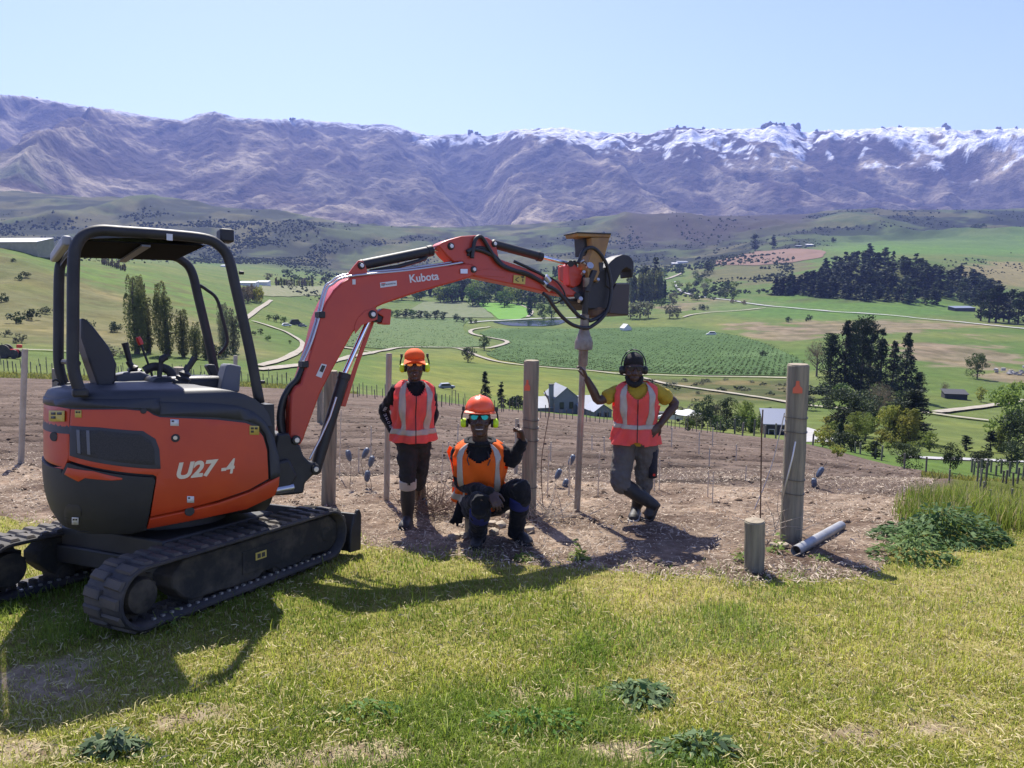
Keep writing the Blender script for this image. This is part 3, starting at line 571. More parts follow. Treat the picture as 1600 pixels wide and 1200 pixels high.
for k in range(13): tree('poplar', 982 + k * 4.6 + g.uniform(-1, 1), 471 + g.uniform(-1, 1), g.uniform(34, 52), g.choice([L_poplar, L_poplar, L_dark]), 'poplar in the tight row right of the post driver', 'poplar row right of the post driver', wide=1.4, n=420)
tree('conifer', 1022, 466, 62, L_pine, 'dark conifer spire above the poplar row', wide=1.1, n=520)
tree('pine', 1008, 466, 50, L_pine, 'dark pine behind the poplar row', wide=1.1, n=520)
for px, py, h, lb in ((828, 493, 30, 'dark column shaped tree beside the bright crop field'), (846, 496, 22, 'leafy tree under the hydraulic hoses'), (862, 498, 24, 'green tree left of the hose loop'), (849, 500, 10, 'ball shaped bush at the corner of the crop field'), (928, 497, 22, 'tree below the dark driver plate, nearest the pipe'),
                      (985, 499, 26, 'grey green tree right of the pipe by the river'), (1000, 499, 28, 'tallest grey green tree in the river clump'), (1013, 498, 26, 'rightmost grey green tree in the river clump'), (1046, 499, 24, 'pale round willow left of the farm track'), (1058, 498, 18, 'small pale willow at the end of the farm track'), (1051, 478, 22, 'green round tree above the pale willows'), (1034, 480, 16, 'small round tree right of the poplar row'), (1105, 428, 20, 'dark lone tree on the brown river terrace')):
    tree('round' if 'column' not in lb else 'poplar', px, py, h, L_grey if ('grey' in lb or 'pale' in lb) else L_dark if 'dark' in lb else L_green, lb, wide=1.1 if 'column' not in lb else 2.2, n=420)
for px, py, h in ((620, 497, 14), (633, 498, 17), (645, 498, 16), (657, 498, 14), (668, 499, 15), (681, 499, 16), (693, 500, 14), (713, 503, 14), (724, 504, 9), (735, 505, 10), (743, 505, 7), (612, 494, 10)):
    tree('round', px, py, h, g.choice([L_green, L_dark]), 'small tree in the hedge above the young vineyard', 'hedge above the young vineyard', wide=1.2, n=300)
for k in range(16): tree('round', 372 + k * 2.4 + g.uniform(-.6, .6), 472 + g.uniform(-1.5, 1.5), g.uniform(20, 28), L_brown if k < 12 else L_yellow, 'brownish young poplar in the clump right of the cab post', 'brownish poplars right of the cab', wide=.6, n=200)
for k in range(15): tree('poplar', 432 + k * 4 + g.uniform(-.6, .6), 447 + g.uniform(-.5, .5), g.uniform(10, 14), g.choice([L_brown, L_yellow, L_poplar]), 'pale young poplar in the far shelter belt', 'far shelter belt on the left', wide=2.2, n=140)
for k in range(12): tree('poplar', 160 + k * 3.2, 412 + k * 1.1 + g.uniform(-.6, .6), g.uniform(8, 14) , L_brown, 'bare brownish tree in the row on the green hilltop', 'brown tree row seen through the cab', wide=2, n=140)
for px, py, h, lb in ((432, 503, 13, 'dark shrub in the clump beside the parked trucks'), (444, 506, 12, 'round shrub nearest the parked trucks'), (420, 500, 9, 'pale shrub at the head of the curved track'), (419, 531, 10, 'tiny tree inside the bend of the curved track'), (453, 536, 6, 'tiny bush inside the bend of the curved track'), (408, 520, 10, 'dark bush by the start of the curved track'), (397, 521, 8, 'low dark bush beside the near canopy post')):
    tree('round', px, py, h, L_dark if 'dark' in lb else L_green, lb, wide=1.25, n=260)
# dark pines in the right middle ground
for px, py, h, k, lb, w in ((1296, 614, 92, 'pine', 'dark pine at the left of the tall clump behind the right post', .8), (1318, 616, 116, 'conifer', 'tallest dark pine in the clump behind the right post', .8), (1344, 618, 124, 'pine', 'dark pine beside the tallest one in the clump', .72), (1373, 618, 106, 'conifer', 'pointed dark conifer in the middle of the clump', .85), (1413, 624, 106, 'conifer', 'broad dark conifer at the right end of the clump', .98), (1394, 612, 80, 'conifer', 'shorter dark pine behind the broad conifer', .9), (1332, 602, 100, 'pine', 'dark pine hidden behind the tall clump', .75), (1434, 626, 46, 'pine', 'small dark pine below the broad conifer', 1.2), (1357, 610, 112, 'pine', 'dark pine between the tallest pines and the pointed conifer', .65)):
    tree(k, px, py, h, L_pine, lb, wide=w, n=4600)
tree('bare', 1276, 585, 58, L_brown, 'leafless grey brown tree left of the tall pines', wide=1.1)
for px, py, h, k, m, lb, w in ((1316, 680, 64, 'round', L_dark, 'large dark leafy tree below the pines', 1.05), (1352, 672, 56, 'round', L_dark, 'dark tree between the leafy tree and the bare one', 1), (1372, 664, 60, 'bare', L_brown, 'brown twiggy tree in the garden below the pines', 1), (1335, 690, 42, 'round', L_light, 'light green tree in front of the large dark tree', .9), (1352, 689, 40, 'round', L_light, 'yellow green tree beside the light green tree', .8),
                               (1388, 690, 56, 'round', L_yellow, 'yellowish tree standing against the dark pines', .75), (1418, 694, 50, 'poplar', L_yellow, 'narrow yellow tree right of the garden centre', 3), (1400, 690, 58, 'pine', L_pine, 'dark pine between the two yellow trees', 1.2), (1424, 690, 70, 'pine', L_pine, 'dark pine behind the narrow yellow tree', 1.3), (1376, 697, 24, 'round', L_yellow, 'small bright yellow tree in the garden', 1.1), (1393, 699, 20, 'round', L_yellow, 'smaller yellow shrub right of the bright yellow tree', 1.1),
                               (1412, 733, 40, 'round', L_dark, 'dark bushy pine at the fence corner', 1.1), (1452, 705, 28, 'round', L_light, 'thin pale green tree left of the concrete road', 1.1), (1484, 738, 44, 'round', L_dark, 'dark round topped pine on a bare trunk', .75), (1509, 704, 20, 'pine', L_pine, 'small dark tree on the lawn behind the road', 1.6), (1330, 706, 32, 'bush', L_dark, 'dark shrub behind the fence right of the driveway', 1), (1368, 717, 24, 'pine', L_pine, 'dark low conifer in the fence line', 1.6), (1311, 700, 40, 'conifer', L_pine, 'narrow dark conifer at the corner of the driveway', 1),
                               (1575, 700, 92, 'round', L_light, 'big bright green tree at the right edge', .95), (1600, 712, 78, 'round', L_dark, 'dark leafy tree at the right edge below the bright tree', .9), (1533, 738, 34, 'round', L_dark, 'dark pine left of the right vineyard', 1.1), (1578, 738, 44, 'round', L_dark, 'dark round pine behind the right vineyard posts', .95), (1562, 706, 38, 'poplar', L_light, 'light green slender tree before the bright tree', 2.6), (1547, 706, 28, 'pine', L_pine, 'small dark tree left of the slender tree', 1.2),
                               (1135, 667, 48, 'round', L_dark, 'dark tree beside the white garden umbrella', .85), (1098, 668, 54, 'round', L_dark, 'dark tree left in the garden behind the umbrella', .8), (1117, 662, 34, 'round', L_grey, 'pale grey tree between two dark garden trees', 1.1), (1165, 672, 48, 'round', L_light, 'light green tree left of the dark shed', .9), (1174, 676, 34, 'poplar', L_light, 'slender bright green tree before the light one', 3), (1196, 672, 40, 'round', L_green, 'green tree touching the wall of the dark shed', .75), (1130, 676, 22, 'bush', L_dark, 'dark low shrub behind the garden fence', 1.6), (1080, 652, 22, 'bush', L_grey, 'grey shrub behind the white umbrella', 1.8), (1262, 640, 26, 'round', L_grey, 'grey green tree right of the tall post', 1.1),
                               (1258, 622, 30, 'bush', L_dark, 'dark shrubs on the bank behind the tall post', 1.6), (1292, 622, 26, 'bush', L_dark, 'dark undergrowth at the foot of the tall pines', 2), (1527, 590, 43, 'round', L_green, 'lone round tree on the rough ground at the right', .95), (1533, 626, 24, 'round', L_yellow, 'small yellowish tree on the right pasture', .9), (1476, 616, 22, 'bare', L_brown, 'bare little tree beside the dark trough', 1), (1232, 503, 10, 'bush', L_dark, 'single dark bush in the vine rows of the right field', 1), (1191, 556, 10, 'bush', L_dark, 'dark bush in the middle of the big vineyard', 1.1), (1265, 502, 11, 'bush', L_dark, 'single dark bush below the highway', .9),
                               (1145, 473, 7, 'bush', L_brown, 'orange brown bush on the highway verge', 1.5), (1161, 475, 7, 'bush', L_brown, 'second orange brown bush on the highway verge', 1.3), (1100, 484, 9, 'bush', L_dark, 'dark shrub patch above the farm track', 2.4), (1532, 362, 9, 'bush', L_dark, 'dark tree on the far green terrace', 1.2), (1522, 361, 10, 'bush', L_dark, 'dark tree at the edge of the far terrace', 1.2), (1180, 388, 26, 'pine', L_pine, 'dark pine in the gully above the brown field', 1.3), (1208, 388, 22, 'conifer', L_pine, 'dark conifer in the gully right of the pine', 1.2), (1303, 380, 9, 'bush', L_dark, 'dark tree behind the far farm sheds', 1)):
    if 1280 < px and py > 655: h *= 1.15; w *= 1.12
    tree(k, px, py, h, m, lb, wide=w, n=2600 if h > 38 else None)
for q in range(22): tree('round', g.uniform(1285, 1445), g.uniform(668, 716), g.uniform(14, 30), g.choice([L_light, L_green, L_dark, L_yellow]), 'leafy garden shrub among the trees below the pines', 'garden shrubs below the pines', name='shrub', cat='shrub', wide=1.25, n=420)
for q in range(12): tree('round', g.uniform(1075, 1190), g.uniform(664, 676), g.uniform(16, 30), g.choice([L_grey, L_green, L_dark, L_light]), 'leafy shrub in the hedge behind the right man', 'garden hedge behind the right man', name='shrub', cat='shrub', wide=1.2, n=420)
for q in range(14): tree('round', g.uniform(1270, 1450), g.uniform(612, 640), g.uniform(14, 26), g.choice([L_dark, L_dark, L_green]), 'dark shrub in the undergrowth round the tall pines', 'undergrowth round the tall pines', name='shrub', cat='shrub', wide=1.5, n=420)
for q in range(30): tree('bush', g.uniform(960, 1270), g.uniform(592, 620), g.uniform(4, 8), g.choice([L_dark, L_grey]), 'low scrubby bush on the rough bank below the vineyard', 'scrub on the bank below the vineyard', wide=2, n=120, whole=True)
# plantation on the hill
for k in range(290):
    while True:
        px = g.uniform(1210, 1560); f = (px - 1210) / 350; lo = 461 + 16 * min(1, f * 1.6); hi = 452 - 60 * min(1, f * 2.6) + max(0, f - .5) * 100; py = g.uniform(min(hi + 14, lo), lo)
        if px < 1400 or g.random() < .75: break
    tree('conifer' if px < 1370 and py > 425 else g.choice(['pine', 'conifer']), px, py, g.uniform(16, 27), L_pine if px < 1380 else g.choice([L_pine, L_dark, L_dark]), 'dark pine in the plantation on the hill', 'pine plantation on the hill', wide=1.55, n=220 if py < 440 else 260, whole=True)
for px, py, h in ((1532, 502, 46), (1545, 505, 52), (1556, 505, 58), (1568, 503, 44), (1576, 506, 52), (1590, 508, 50), (1604, 509, 54)): tree('pine', px, py, h, L_pine, 'dark pine in the clump beside the highway', 'pines beside the highway', wide=1.15, n=900)
# scrub spotted over the far hills
def scrub():
    g = np.random.default_rng(11); V = []; F = []; n = 0; ico = MB().ball((0, 0, 0), 1, 6, 3); bv = np.array(ico.v)
    fs = [f for f in ico.f]; tris = []
    for f in fs:
        for q in range(1, len(f) - 1): tris.append((f[0], f[q], f[q + 1]))
    tris = np.array(tris)
    for (x0, x1, y0, y1, cnt, hp) in ((-40, 420, 318, 412, 1500, 4.5), (300, 620, 345, 412, 900, 4), (430, 720, 372, 430, 380, 4), (830, 1060, 345, 430, 420, 4), (980, 1300, 335, 392, 200, 4), (1260, 1640, 325, 362, 260, 4), (1085, 1240, 395, 452, 260, 6), (880, 1130, 415, 470, 260, 7), (1470, 1640, 395, 430, 80, 4), (1060, 1240, 440, 460, 60, 7), (590, 900, 425, 462, 260, 9), (440, 600, 430, 470, 160, 6)):
        xx = g.uniform(x0, x1, cnt * 6); yy = g.uniform(y0, y1, cnt * 6); d = dist_at(xx, yy); p = surf(xx, d)
        dens = fbm(p[:, 0] / 130, p[:, 1] / 200, 5) + .25 * g.random(len(p)); k = np.argsort(dens)[:int(cnt * 2.2)]
        for q in k:
            if d[q] > 3350: continue
            s = hp * (.25 + .6 * g.random() ** 2) * mpp(p[q]); V.append(bv * [s * .62, s * .62, s * .55] * g.uniform(.75, 1.25, bv.shape) + p[q] + [0, 0, s * .25]); F.append(tris + n); n += len(bv)
    o = np_mesh('scrub', np.concatenate(V), np.concatenate(F), mat('scrub_bushes', (.034, .045, .022), .9, c2=(.06, .072, .034), scale=.03, coord='World', spec=.1), smooth=False); tag(o, kind='stuff')
scrub()
# vine rows as real foliage over the big vineyard
def vines():
    g = np.random.default_rng(12); V = []; C = []
    for (spans, cnt, s) in (([(514, 768, 1060), (527, 760, 1150), (536, 802, 1185), (545, 775, 1210), (555, 762, 1235), (563, 776, 1253), (572, 830, 1258), (580, 925, 1258), (585, 1095, 1254)], 11000, .34), ([(498, 582, 733), (510, 572, 722), (520, 558, 725), (530, 542, 740), (540, 535, 762), (545, 600, 690)], 3600, .32)):
        sp = np.array(spans, float); yy = sp[0, 0] + (sp[-1, 0] - sp[0, 0]) * g.random(cnt); a = np.interp(yy, sp[:, 0], sp[:, 1]); b = np.interp(yy, sp[:, 0], sp[:, 2]); xx = a + (b - a) * g.random(cnt)
        p = surf(xx, dist_at(xx, yy)); u = np.array([.35, .94]); w = np.array([.94, -.35]); al = p[:, :2] @ u; ac = np.round(p[:, :2] @ w / 2.6) * 2.6; xy = al[:, None] * u + ac[:, None] * w; z = gz(xy[:, 0], xy[:, 1]); C.append(np.column_stack([xy, z, np.full(cnt, s)]))
    C = np.concatenate(C); n = len(C)
    for r in range(3): V.append(C[:, :3] + g.normal(size=(n, 3)) * [.5, .5, .15] + np.column_stack([0 * C[:, 3], 0 * C[:, 3], C[:, 3] * .9]))
    Q, F = quads(np.concatenate(V), np.tile(C[:, 3], 3) * g.uniform(.6, 1.3, 3 * n), rng=g, asp=.7); tag(np_mesh('vine_rows', Q, F, L_vine, smooth=False), kind='stuff')
vines()
# ---------------------------------------------------------------- mini excavator
M_red = mat('orange_red_paint', (.50, .056, .013), .42, c2=(.43, .042, .013), scale=3, spec=.4, coat=.08, bump=.03, bscale=60, c3=(.40, .05, .02), scale3=1.2)
M_redb = mat('boom_red_paint', (.50, .058, .026), .42, c2=(.44, .046, .026), scale=3, spec=.45, coat=.1, bump=.03, bscale=60, c3=(.42, .06, .04), scale3=1.5)
M_blk = mat('black_steel', (.016, .016, .017), .55, c2=(.03, .029, .028), scale=5, spec=.45, bump=.04, bscale=50)
M_plast = mat('charcoal_plastic', (.030, .033, .040), .55, c2=(.036, .038, .044), scale=4, bump=.05, bscale=180, spec=.45)
M_cw = mat('dark_counterweight', (.026, .026, .024), .6, c2=(.034, .033, .029), scale=3, bump=.06, bscale=90, spec=.35)
M_rub = mat('track_rubber', (.030, .030, .033), .7, c2=(.065, .058, .05), scale=4, bump=.25, bscale=25, spec=.3, c3=(.09, .076, .06), scale3=3.5)
M_dirty = mat('muddy_steel', (.030, .029, .026), .8, c2=(.11, .09, .064), scale=5, bump=.4, bscale=20, spec=.2, contrast=(.45, .75))
M_chrome = mat('chrome_rod', (.75, .76, .78), .12, 1.)
M_pipe = mat('zinc_pipe', (.5, .5, .52), .35, .9)
M_hose = mat('hose_rubber', (.02, .02, .021), .5, bump=.1, bscale=120)
M_pin = mat('pin_steel', (.55, .53, .5), .4, .8)
M_yel = mat('yellow_decal', (.55, .42, .09), .6, c2=(.5, .37, .08), scale=20)
M_wht = mat('white_decal', (.62, .62, .6), .5)
M_ink = mat('decal_ink', (.04, .035, .03), .6)
M_cream = mat('cream_letters', (.66, .58, .4), .5)
M_tan = mat('ochre_paint', (.36, .2, .055), .6, c2=(.27, .15, .05), scale=5, bump=.1, bscale=30, c3=(.2, .11, .05), scale3=4)
M_rust = mat('rusty_steel', (.16, .085, .04), .8, c2=(.07, .045, .03), scale=14, bump=.3, bscale=40)
M_greyp = mat('grey_plastic', (.12, .125, .14), .6, bump=.04, bscale=150)
M_seat = mat('seat_vinyl', (.02, .02, .022), .5, bump=.1, bscale=70)
M_lens = mat('lamp_glass', (.5, .5, .5), .1)
M_knob = mat('red_knob', (.6, .03, .02), .4)
XO = Vector((-2.37, 5.03, CZ - CZ - SLOPE * 5.03)); XN = Vector((0, SLOPE, 1)).normalized()
def axes(deg):
    h = Vector((math.sin(R(deg)), math.cos(R(deg)), 0)); f = (h - XN * h.dot(XN)).normalized(); return f, f.cross(XN)
UF, UR = axes(55); TF, TR = axes(25)
def U3(f, r, n): return XO + UF * f + UR * r + XN * n
def T3(f, r, n): return XO + TF * f + TR * r + XN * n
def onp(px, py, r, ax=None):                          # photo pixel -> point on the machine plane r metres right of its centre line
    ax = ax or UR; d = Vector(ray(px, py)); o = Vector((0, 0, CZ)); t = (r - (o - XO).dot(ax)) / d.dot(ax); return o + d * t
def fn(p, F=None): return ((p - XO).dot(F or UF), (p - XO).dot(XN))
def Z(s, ox, oy, pts): return [(ox + x / s, oy + y / s) for x, y in pts]
ex = empty('mini_excavator', XO, 'orange red mini excavator with black canopy parked on the grass', 'excavator')
def crv(pts, n=6):
    pts = [Vector(p) for p in pts]; out = []
    for i in range(len(pts) - 1):
        a, b, c, d = pts[max(i - 1, 0)], pts[i], pts[i + 1], pts[min(i + 2, len(pts) - 1)]
        for k in range(n): t = k / n; out.append(.5 * (2 * b + (c - a) * t + (2 * a - 5 * b + 4 * c - d) * t * t + (3 * b - 3 * c + d - a) * t ** 3))
    return out + [pts[-1]]
# tracks
HB, HR = .80, .185
def belt_path(n):
    out = []; L = 2 * HB; per = 2 * L + 2 * math.pi * HR
    for i in range(n):
        s = per * i / n
        if s < L: out.append((-HB + s, HR - HR, 1.5 * math.pi))
        elif s < L + math.pi * HR: a = -math.pi / 2 + (s - L) / HR; out.append((HB + HR * math.cos(a), HR + HR * math.sin(a), a))
        elif s < 2 * L + math.pi * HR: out.append((HB - (s - L - math.pi * HR), 2 * HR, math.pi / 2))
        else: a = math.pi / 2 + (s - 2 * L - math.pi * HR) / HR; out.append((-HB + HR * math.cos(a), HR + HR * math.sin(a), a))
    return out
GR = .028
def make_track(side):
    r0, r1 = (.45, .75) if side > 0 else (-.75, -.45)
    mb = MB(); rs = []
    for f, n, a in belt_path(120):
        u = (math.cos(a), math.sin(a)); q = lambda t, r: T3(f + u[0] * t, r, n + GR + u[1] * t)
        rs.append([q(0, r0 + .01), q(0, r1 - .01), q(-.008, r1), q(-.022, r1), q(-.034, r1 - .02), q(-.034, r0 + .02), q(-.022, r0), q(-.008, r0)])
    mb.rings(rs, closed=True); t = mb.build('rubber_track', M_rub, ex, ang=40)
    lm = None; N = 44; lb = MB(); k = .062
    lb.add([(-k * .5, -.14, 0), (k * .5, -.14, 0), (k * .36, -.13, .015), (-k * .36, -.13, .015), (-k * .5 + .012, 0, 0), (k * .5 + .012, 0, 0), (k * .36 + .012, -.005, .0145), (-k * .36 + .012, -.005, .0145)],
           [(0, 1, 2, 3), (4, 7, 6, 5), (0, 4, 5, 1), (1, 5, 6, 2), (2, 6, 7, 3), (3, 7, 4, 0)])
    o0 = lb.build('tread_lug', M_rub, None, bevel=.005); lm = o0.data; bpy.data.objects.remove(o0)
    pth = belt_path(N * 2)
    for i, (f, n, a) in enumerate(pth):
        up = TF * math.cos(a) + XN * math.sin(a); tg = (TF * -math.sin(a) + XN * math.cos(a)) * -1; s = 1 if i % 2 else -1
        ay = TR * s; ax = ay.cross(up)
        o = link('tread_lug', lm, t); o.matrix_local = Matrix.Translation(T3(f + math.cos(a) * .0, (r0 + r1) / 2, n + GR + math.sin(a) * 0) - XO) @ Matrix((ax, ay * 1.02, up)).transposed().to_4x4()
    cb = MB()
    for f, n, a in belt_path(64): cb.box(T3(f - math.cos(a) * .045, (r0 + r1) / 2, n + GR - math.sin(a) * .045), (.03, .05, .03), (TF, TR, XN))
    cb.build('drive_teeth', M_dirty, t, smooth=False, kind='stuff'); cb = MB()
    for f, n, a in belt_path(70)[1:27]: cb.box(T3(f, r1 - .045, n + GR + .040), (.018, .018, .012), (TF, TR, XN))
    cb.build('guide_cleats', M_pin, t, smooth=False, kind='stuff')
    s = MB(); rc = (r0 + r1) / 2; hub = HR + GR; ro = r1 if side > 0 else r0
    pr = [(-.52, .12), (-.46, .085), (-.22, .08), (-.18, .072), (.10, .07), (.14, .10), (.26, .10), (.30, .068), (.50, .07), (.55, .10), (.72, .085), (.84, .085), (.93, .15), (.93, .28), (.84, .345), (.3, .35), (-.1, .345), (-.5, .35), (-.6, .27), (-.6, .2)]
    s.prism([T3(a, ro - .055 * side, b) for a, b in pr], TR, -.17 if side > 0 else 0, 0 if side > 0 else .17); s.build('roller_frame', M_dirty, ex, bevel=.012)
    s = MB(); s.prism([T3(a, ro - .052 * side, b) for a, b in ((-.05, .13), (.32, .13), (.32, .29), (-.05, .28))], TR, -.004, .004); s.build('frame_plate', M_dirty, ex, bevel=.003)
    s = MB(); sp = []
    for q in range(28): a = q * math.pi / 14; rr = .15 if q % 2 else .128; sp.append(T3(-HB + rr * math.cos(a), rc, hub + rr * math.sin(a)))
    s.prism(sp, TR, -.03, .03); s.lathe([(.105, -.1), (.105, .07), (.095, .1), (.06, .112), (0, .115)], T3(-HB, rc, hub), TR * side, 28); s.build('drive_sprocket', M_dirty, ex)
    s = MB(); s.lathe([(.06, -.09), (.13, -.09), (.145, -.05), (.145, .05), (.13, .09), (.06, .09), (.05, .1), (0, .1)], T3(HB, rc, hub), TR * side, 28); s.build('idler_wheel', M_dirty, ex)
    for f in (-.42, -.05, .3, .58): s = MB(); s.lathe([(.02, -.09), (.06, -.085), (.06, .085), (.02, .09), (0, .09)], T3(f, rc, GR + .07), TR * side, 16); s.build('track_roller', M_dirty, ex)
    return t
make_track(1); make_track(-1)
c_ = [T3(a, .705, b) for a, b in ((.06, .20), (.16, .20), (.16, .25), (.06, .25))]; m = MB(); m.prism(c_, TR, 0, .002); fd = m.build('warning_decal', M_yel, ex)
for a in (.075, .115): m = MB(); m.prism([T3(a + p, .7075, .21 + q) for p, q in ((0, 0), (.03, 0), (.03, .03), (0, .03))], TR, 0, .001); m.build('print_mark', M_ink, fd)
m = MB(); m.box(T3(.0, 0, .33), (.95, .96, .2), (TF, TR, XN)); m.box(T3(-.3, 0, .25), (.4, 1., .12), (TF, TR, XN)); m.lathe([(.34, .40), (.36, .42), (.36, .5), (.3, .52), (.3, .56)], XO, XN, 32); m.build('undercarriage', M_blk, ex, bevel=.012)
# blade
m = MB(); prof = [(1.02, .03), (1.10, .03), (1.085, .09), (1.075, .18), (1.09, .27), (1.115, .315), (1.06, .325), (1.02, .2)]
m.prism([T3(a, 0, b) for a, b in prof], TR, -.76, .76); bl = m.build('dozer_blade', M_blk, ex, bevel=.008)
for s in (-1, 1):
    m = MB(); m.prism([T3(a, .75 * s, b) for a, b in ((1.0, .03), (1.14, .02), (1.15, .30), (1.13, .345), (1.1, .345), (1.02, .22))], TR, -.012, .012); m.build('end_plate', M_blk, bl, bevel=.006)
    m = MB(); m.box(T3(.72, .36 * s, .22), (.7, .08, .1), (TF, TR, XN)); m.build('blade_arm', M_blk, ex, bevel=.01)
# upper body shell: an outline round the rear, wrapped with panels
BW, BFC, BA, RHO = .66, -.18, .57, .62
def prof_k(n): return float(np.interp(n, [.45, .52, .6, .7, .8, .95, 1.15, 1.25, 1.3, 1.34, 1.36], [.80, .88, .95, .985, 1, 1, .992, .985, .975, .93, .85]))
def shell(s, n, off=0., k=None):
    k = prof_k(n) if k is None else k
    if s >= BFC: f, r, nf, nr = s, BW, 0, 1
    else:
        a = min((BFC - s) / RHO, math.pi); c, q = math.cos(a), math.sin(a); f = BFC - BA * abs(q) ** .8; r = BW * math.copysign(abs(c) ** .8, c); nf, nr = -q / BA, c / BW
        l = math.hypot(nf, nr); nf /= l; nr /= l
        if a >= math.pi: f = BFC + (BFC - s - math.pi * RHO)
    fo = BFC + (f - BFC) * (k if f < BFC else 1) + nf * off; ro = r * k + nr * off
    return U3(fo, ro, n)
SG = np.arange(-1.05, .60, .012); NG = np.arange(.42, 1.36, .01)
GP = np.array([[list(shell(s, n)) for n in NG] for s in SG]); _x, _y, _z = GP[..., 0], GP[..., 1], GP[..., 2] - CZ
_fw = _y * PC - _z * PS; GPX = 800 + FPX * _x / _fw; GPY = 600 - FPX * (_y * PS + _z * PC) / _fw
def hit(px, py):
    i, j = np.unravel_index(np.argmin((GPX - px) ** 2 + (GPY - py) ** 2), GPX.shape); s, n = SG[i], NG[j]
    for _ in range(2):
        i = min(max(i, 1), len(SG) - 2); j = min(max(j, 1), len(NG) - 2)
        J = np.array([[(GPX[i + 1, j] - GPX[i - 1, j]) / (SG[i + 1] - SG[i - 1]), (GPX[i, j + 1] - GPX[i, j - 1]) / .02], [(GPY[i + 1, j] - GPY[i - 1, j]) / (SG[i + 1] - SG[i - 1]), (GPY[i, j + 1] - GPY[i, j - 1]) / .02]])
        if abs(np.linalg.det(J)) < 2e4: return SG[i], NG[j]
        dlt = np.linalg.solve(J, [px - GPX[i, j], py - GPY[i, j]]); dlt = np.clip(dlt, -.05, .05); return SG[i] + dlt[0], NG[j] + dlt[1]
def panel(name, poly, m, off=.0, th=.03, parent=ex, bev=.006, kind=None):
    pts = [hit(*p) if p[0] != 's' else (p[1], p[2]) for p in poly]
    bm = bmesh.new(); bm.faces.new([bm.verts.new((s, n, 0)) for s, n in pts]); bmesh.ops.triangulate(bm, faces=bm.faces[:])
    s0, s1 = min(p[0] for p in pts), max(p[0] for p in pts); n0, n1 = min(p[1] for p in pts), max(p[1] for p in pts)
    for s in np.arange(s0 + .04, min(s1, BFC + .04), .045): bmesh.ops.bisect_plane(bm, geom=bm.verts[:] + bm.edges[:] + bm.faces[:], plane_co=(s, 0, 0), plane_no=(1, 0, 0))
    for n in np.arange(n0 + .05, n1, .06): bmesh.ops.bisect_plane(bm, geom=bm.verts[:] + bm.edges[:] + bm.faces[:], plane_co=(0, n, 0), plane_no=(0, 1, 0))
    bmesh.ops.dissolve_limit(bm, angle_limit=.001, verts=bm.verts[:], edges=[e for e in bm.edges if False])
    for v in bm.verts: v.co = shell(v.co.x, v.co.y, off) - wloc(parent)
    bmesh.ops.recalc_face_normals(bm, faces=bm.faces)
    c = sum((f.normal.dot(Vector(f.calc_center_median()) + wloc(parent) - U3(-.1, 0, f.calc_center_median().z * 0 + .9)) for f in bm.faces))
    if c < 0: bmesh.ops.reverse_faces(bm, faces=bm.faces)
    me = bpy.data.meshes.new(name); bm.to_mesh(me); bm.free(); me.materials.append(m); smooth_mesh(me, 40)
    o = link(name, me, parent); so = o.modifiers.new('depth', 'SOLIDIFY'); so.thickness = th; so.offset = -1
    if bev: b = o.modifiers.new('bevel', 'BEVEL'); b.width = bev; b.segments = 2; b.limit_method = 'ANGLE'; b.angle_limit = R(50)
    return o
# core
m = MB(); rs = []
for n, ki in ((.49, .16), (.56, .09), (.66, .03), (.8, .03), (1.1, .03), (1.24, .03)):
    ring = [shell(s, n, -ki) for s in np.linspace(.53, BFC, 6)] + [shell(s, n, -ki) for s in np.linspace(BFC - .05, BFC - math.pi * RHO, 24)] + [U3(f, -BW + ki, n) for f in np.linspace(BFC, .5, 5)]
    rs.append(ring)
m.rings(rs); core = m.build('upper_frame', M_blk, ex)
# top cover with a rounded front
m = MB(); rs = []
for n, k, ff in ((1.10, None, .505), (1.18, .98, .485), (1.235, .975, .45), (1.28, .972, .40), (1.315, .965, .33), (1.34, .94, .25), (1.355, .90, .18), (1.363, .82, .12), (1.375, .6, .08), (1.385, .3, .04)):
    ring = [shell(s, n, 0, k) for s in np.linspace(ff, BFC, 12)] + [shell(s, n, 0, k) for s in np.linspace(BFC - .05, BFC - math.pi * RHO, 30)] + [U3(f, -BW * (k or prof_k(n)), n) for f in np.linspace(BFC, ff - .02, 8)]
    rs.append(ring)
m.rings(rs); m.build('top_cover', M_plast, ex, ang=50)
# rounded nose of the cover running down the front edge
panel('front_trim', [(250, 628), (330, 630), (370, 634), (395, 643), (414, 658), (428, 684), (436, 715), (438, 744), (423, 750), (421, 701), (415, 678), (403, 664), (385, 657), (340, 652), (250, 648.5)], M_plast, .003, .06, bev=0)
panel('cover_skirt', [(111, 622), (250, 622), (250, 649), (240, 645), (231, 639.5), (193, 636.4), (111, 636.4), ('s', -.9, 1.262), ('s', -1.5, 1.262), ('s', -1.5, 1.3), ('s', -.9, 1.3)], M_plast, .003, .05, bev=0)
panel('rear_corner_panel', [(108, 639), (106, 715), (97.5, 736), (80, 730), ('s', -.80, .90), ('s', -1.3, .92), ('s', -1.3, 1.258), ('s', -.85, 1.258)], M_red, -.004, .03)
panel('engine_door', [(111, 639.5), (193, 639.5), (231, 642.5), (240, 648.5), (250, 652), (300, 654), (340, 656), (384, 661), (400, 668), (411, 682), (417, 703), (419, 748), (389, 765), (340, 782), (286, 796), (250, 803.5), (235, 807), (244, 753), (245, 745), (239, 741.5), (107.5, 719)], M_red, .002, .03)
panel('front_skirt', [(234, 811), (250, 808), (286, 800.5), (340, 786.5), (389, 769.5), (437, 744), (436, 758), (430, 774), (385, 796), (310, 812), (229, 827)], M_red, .004, .04)
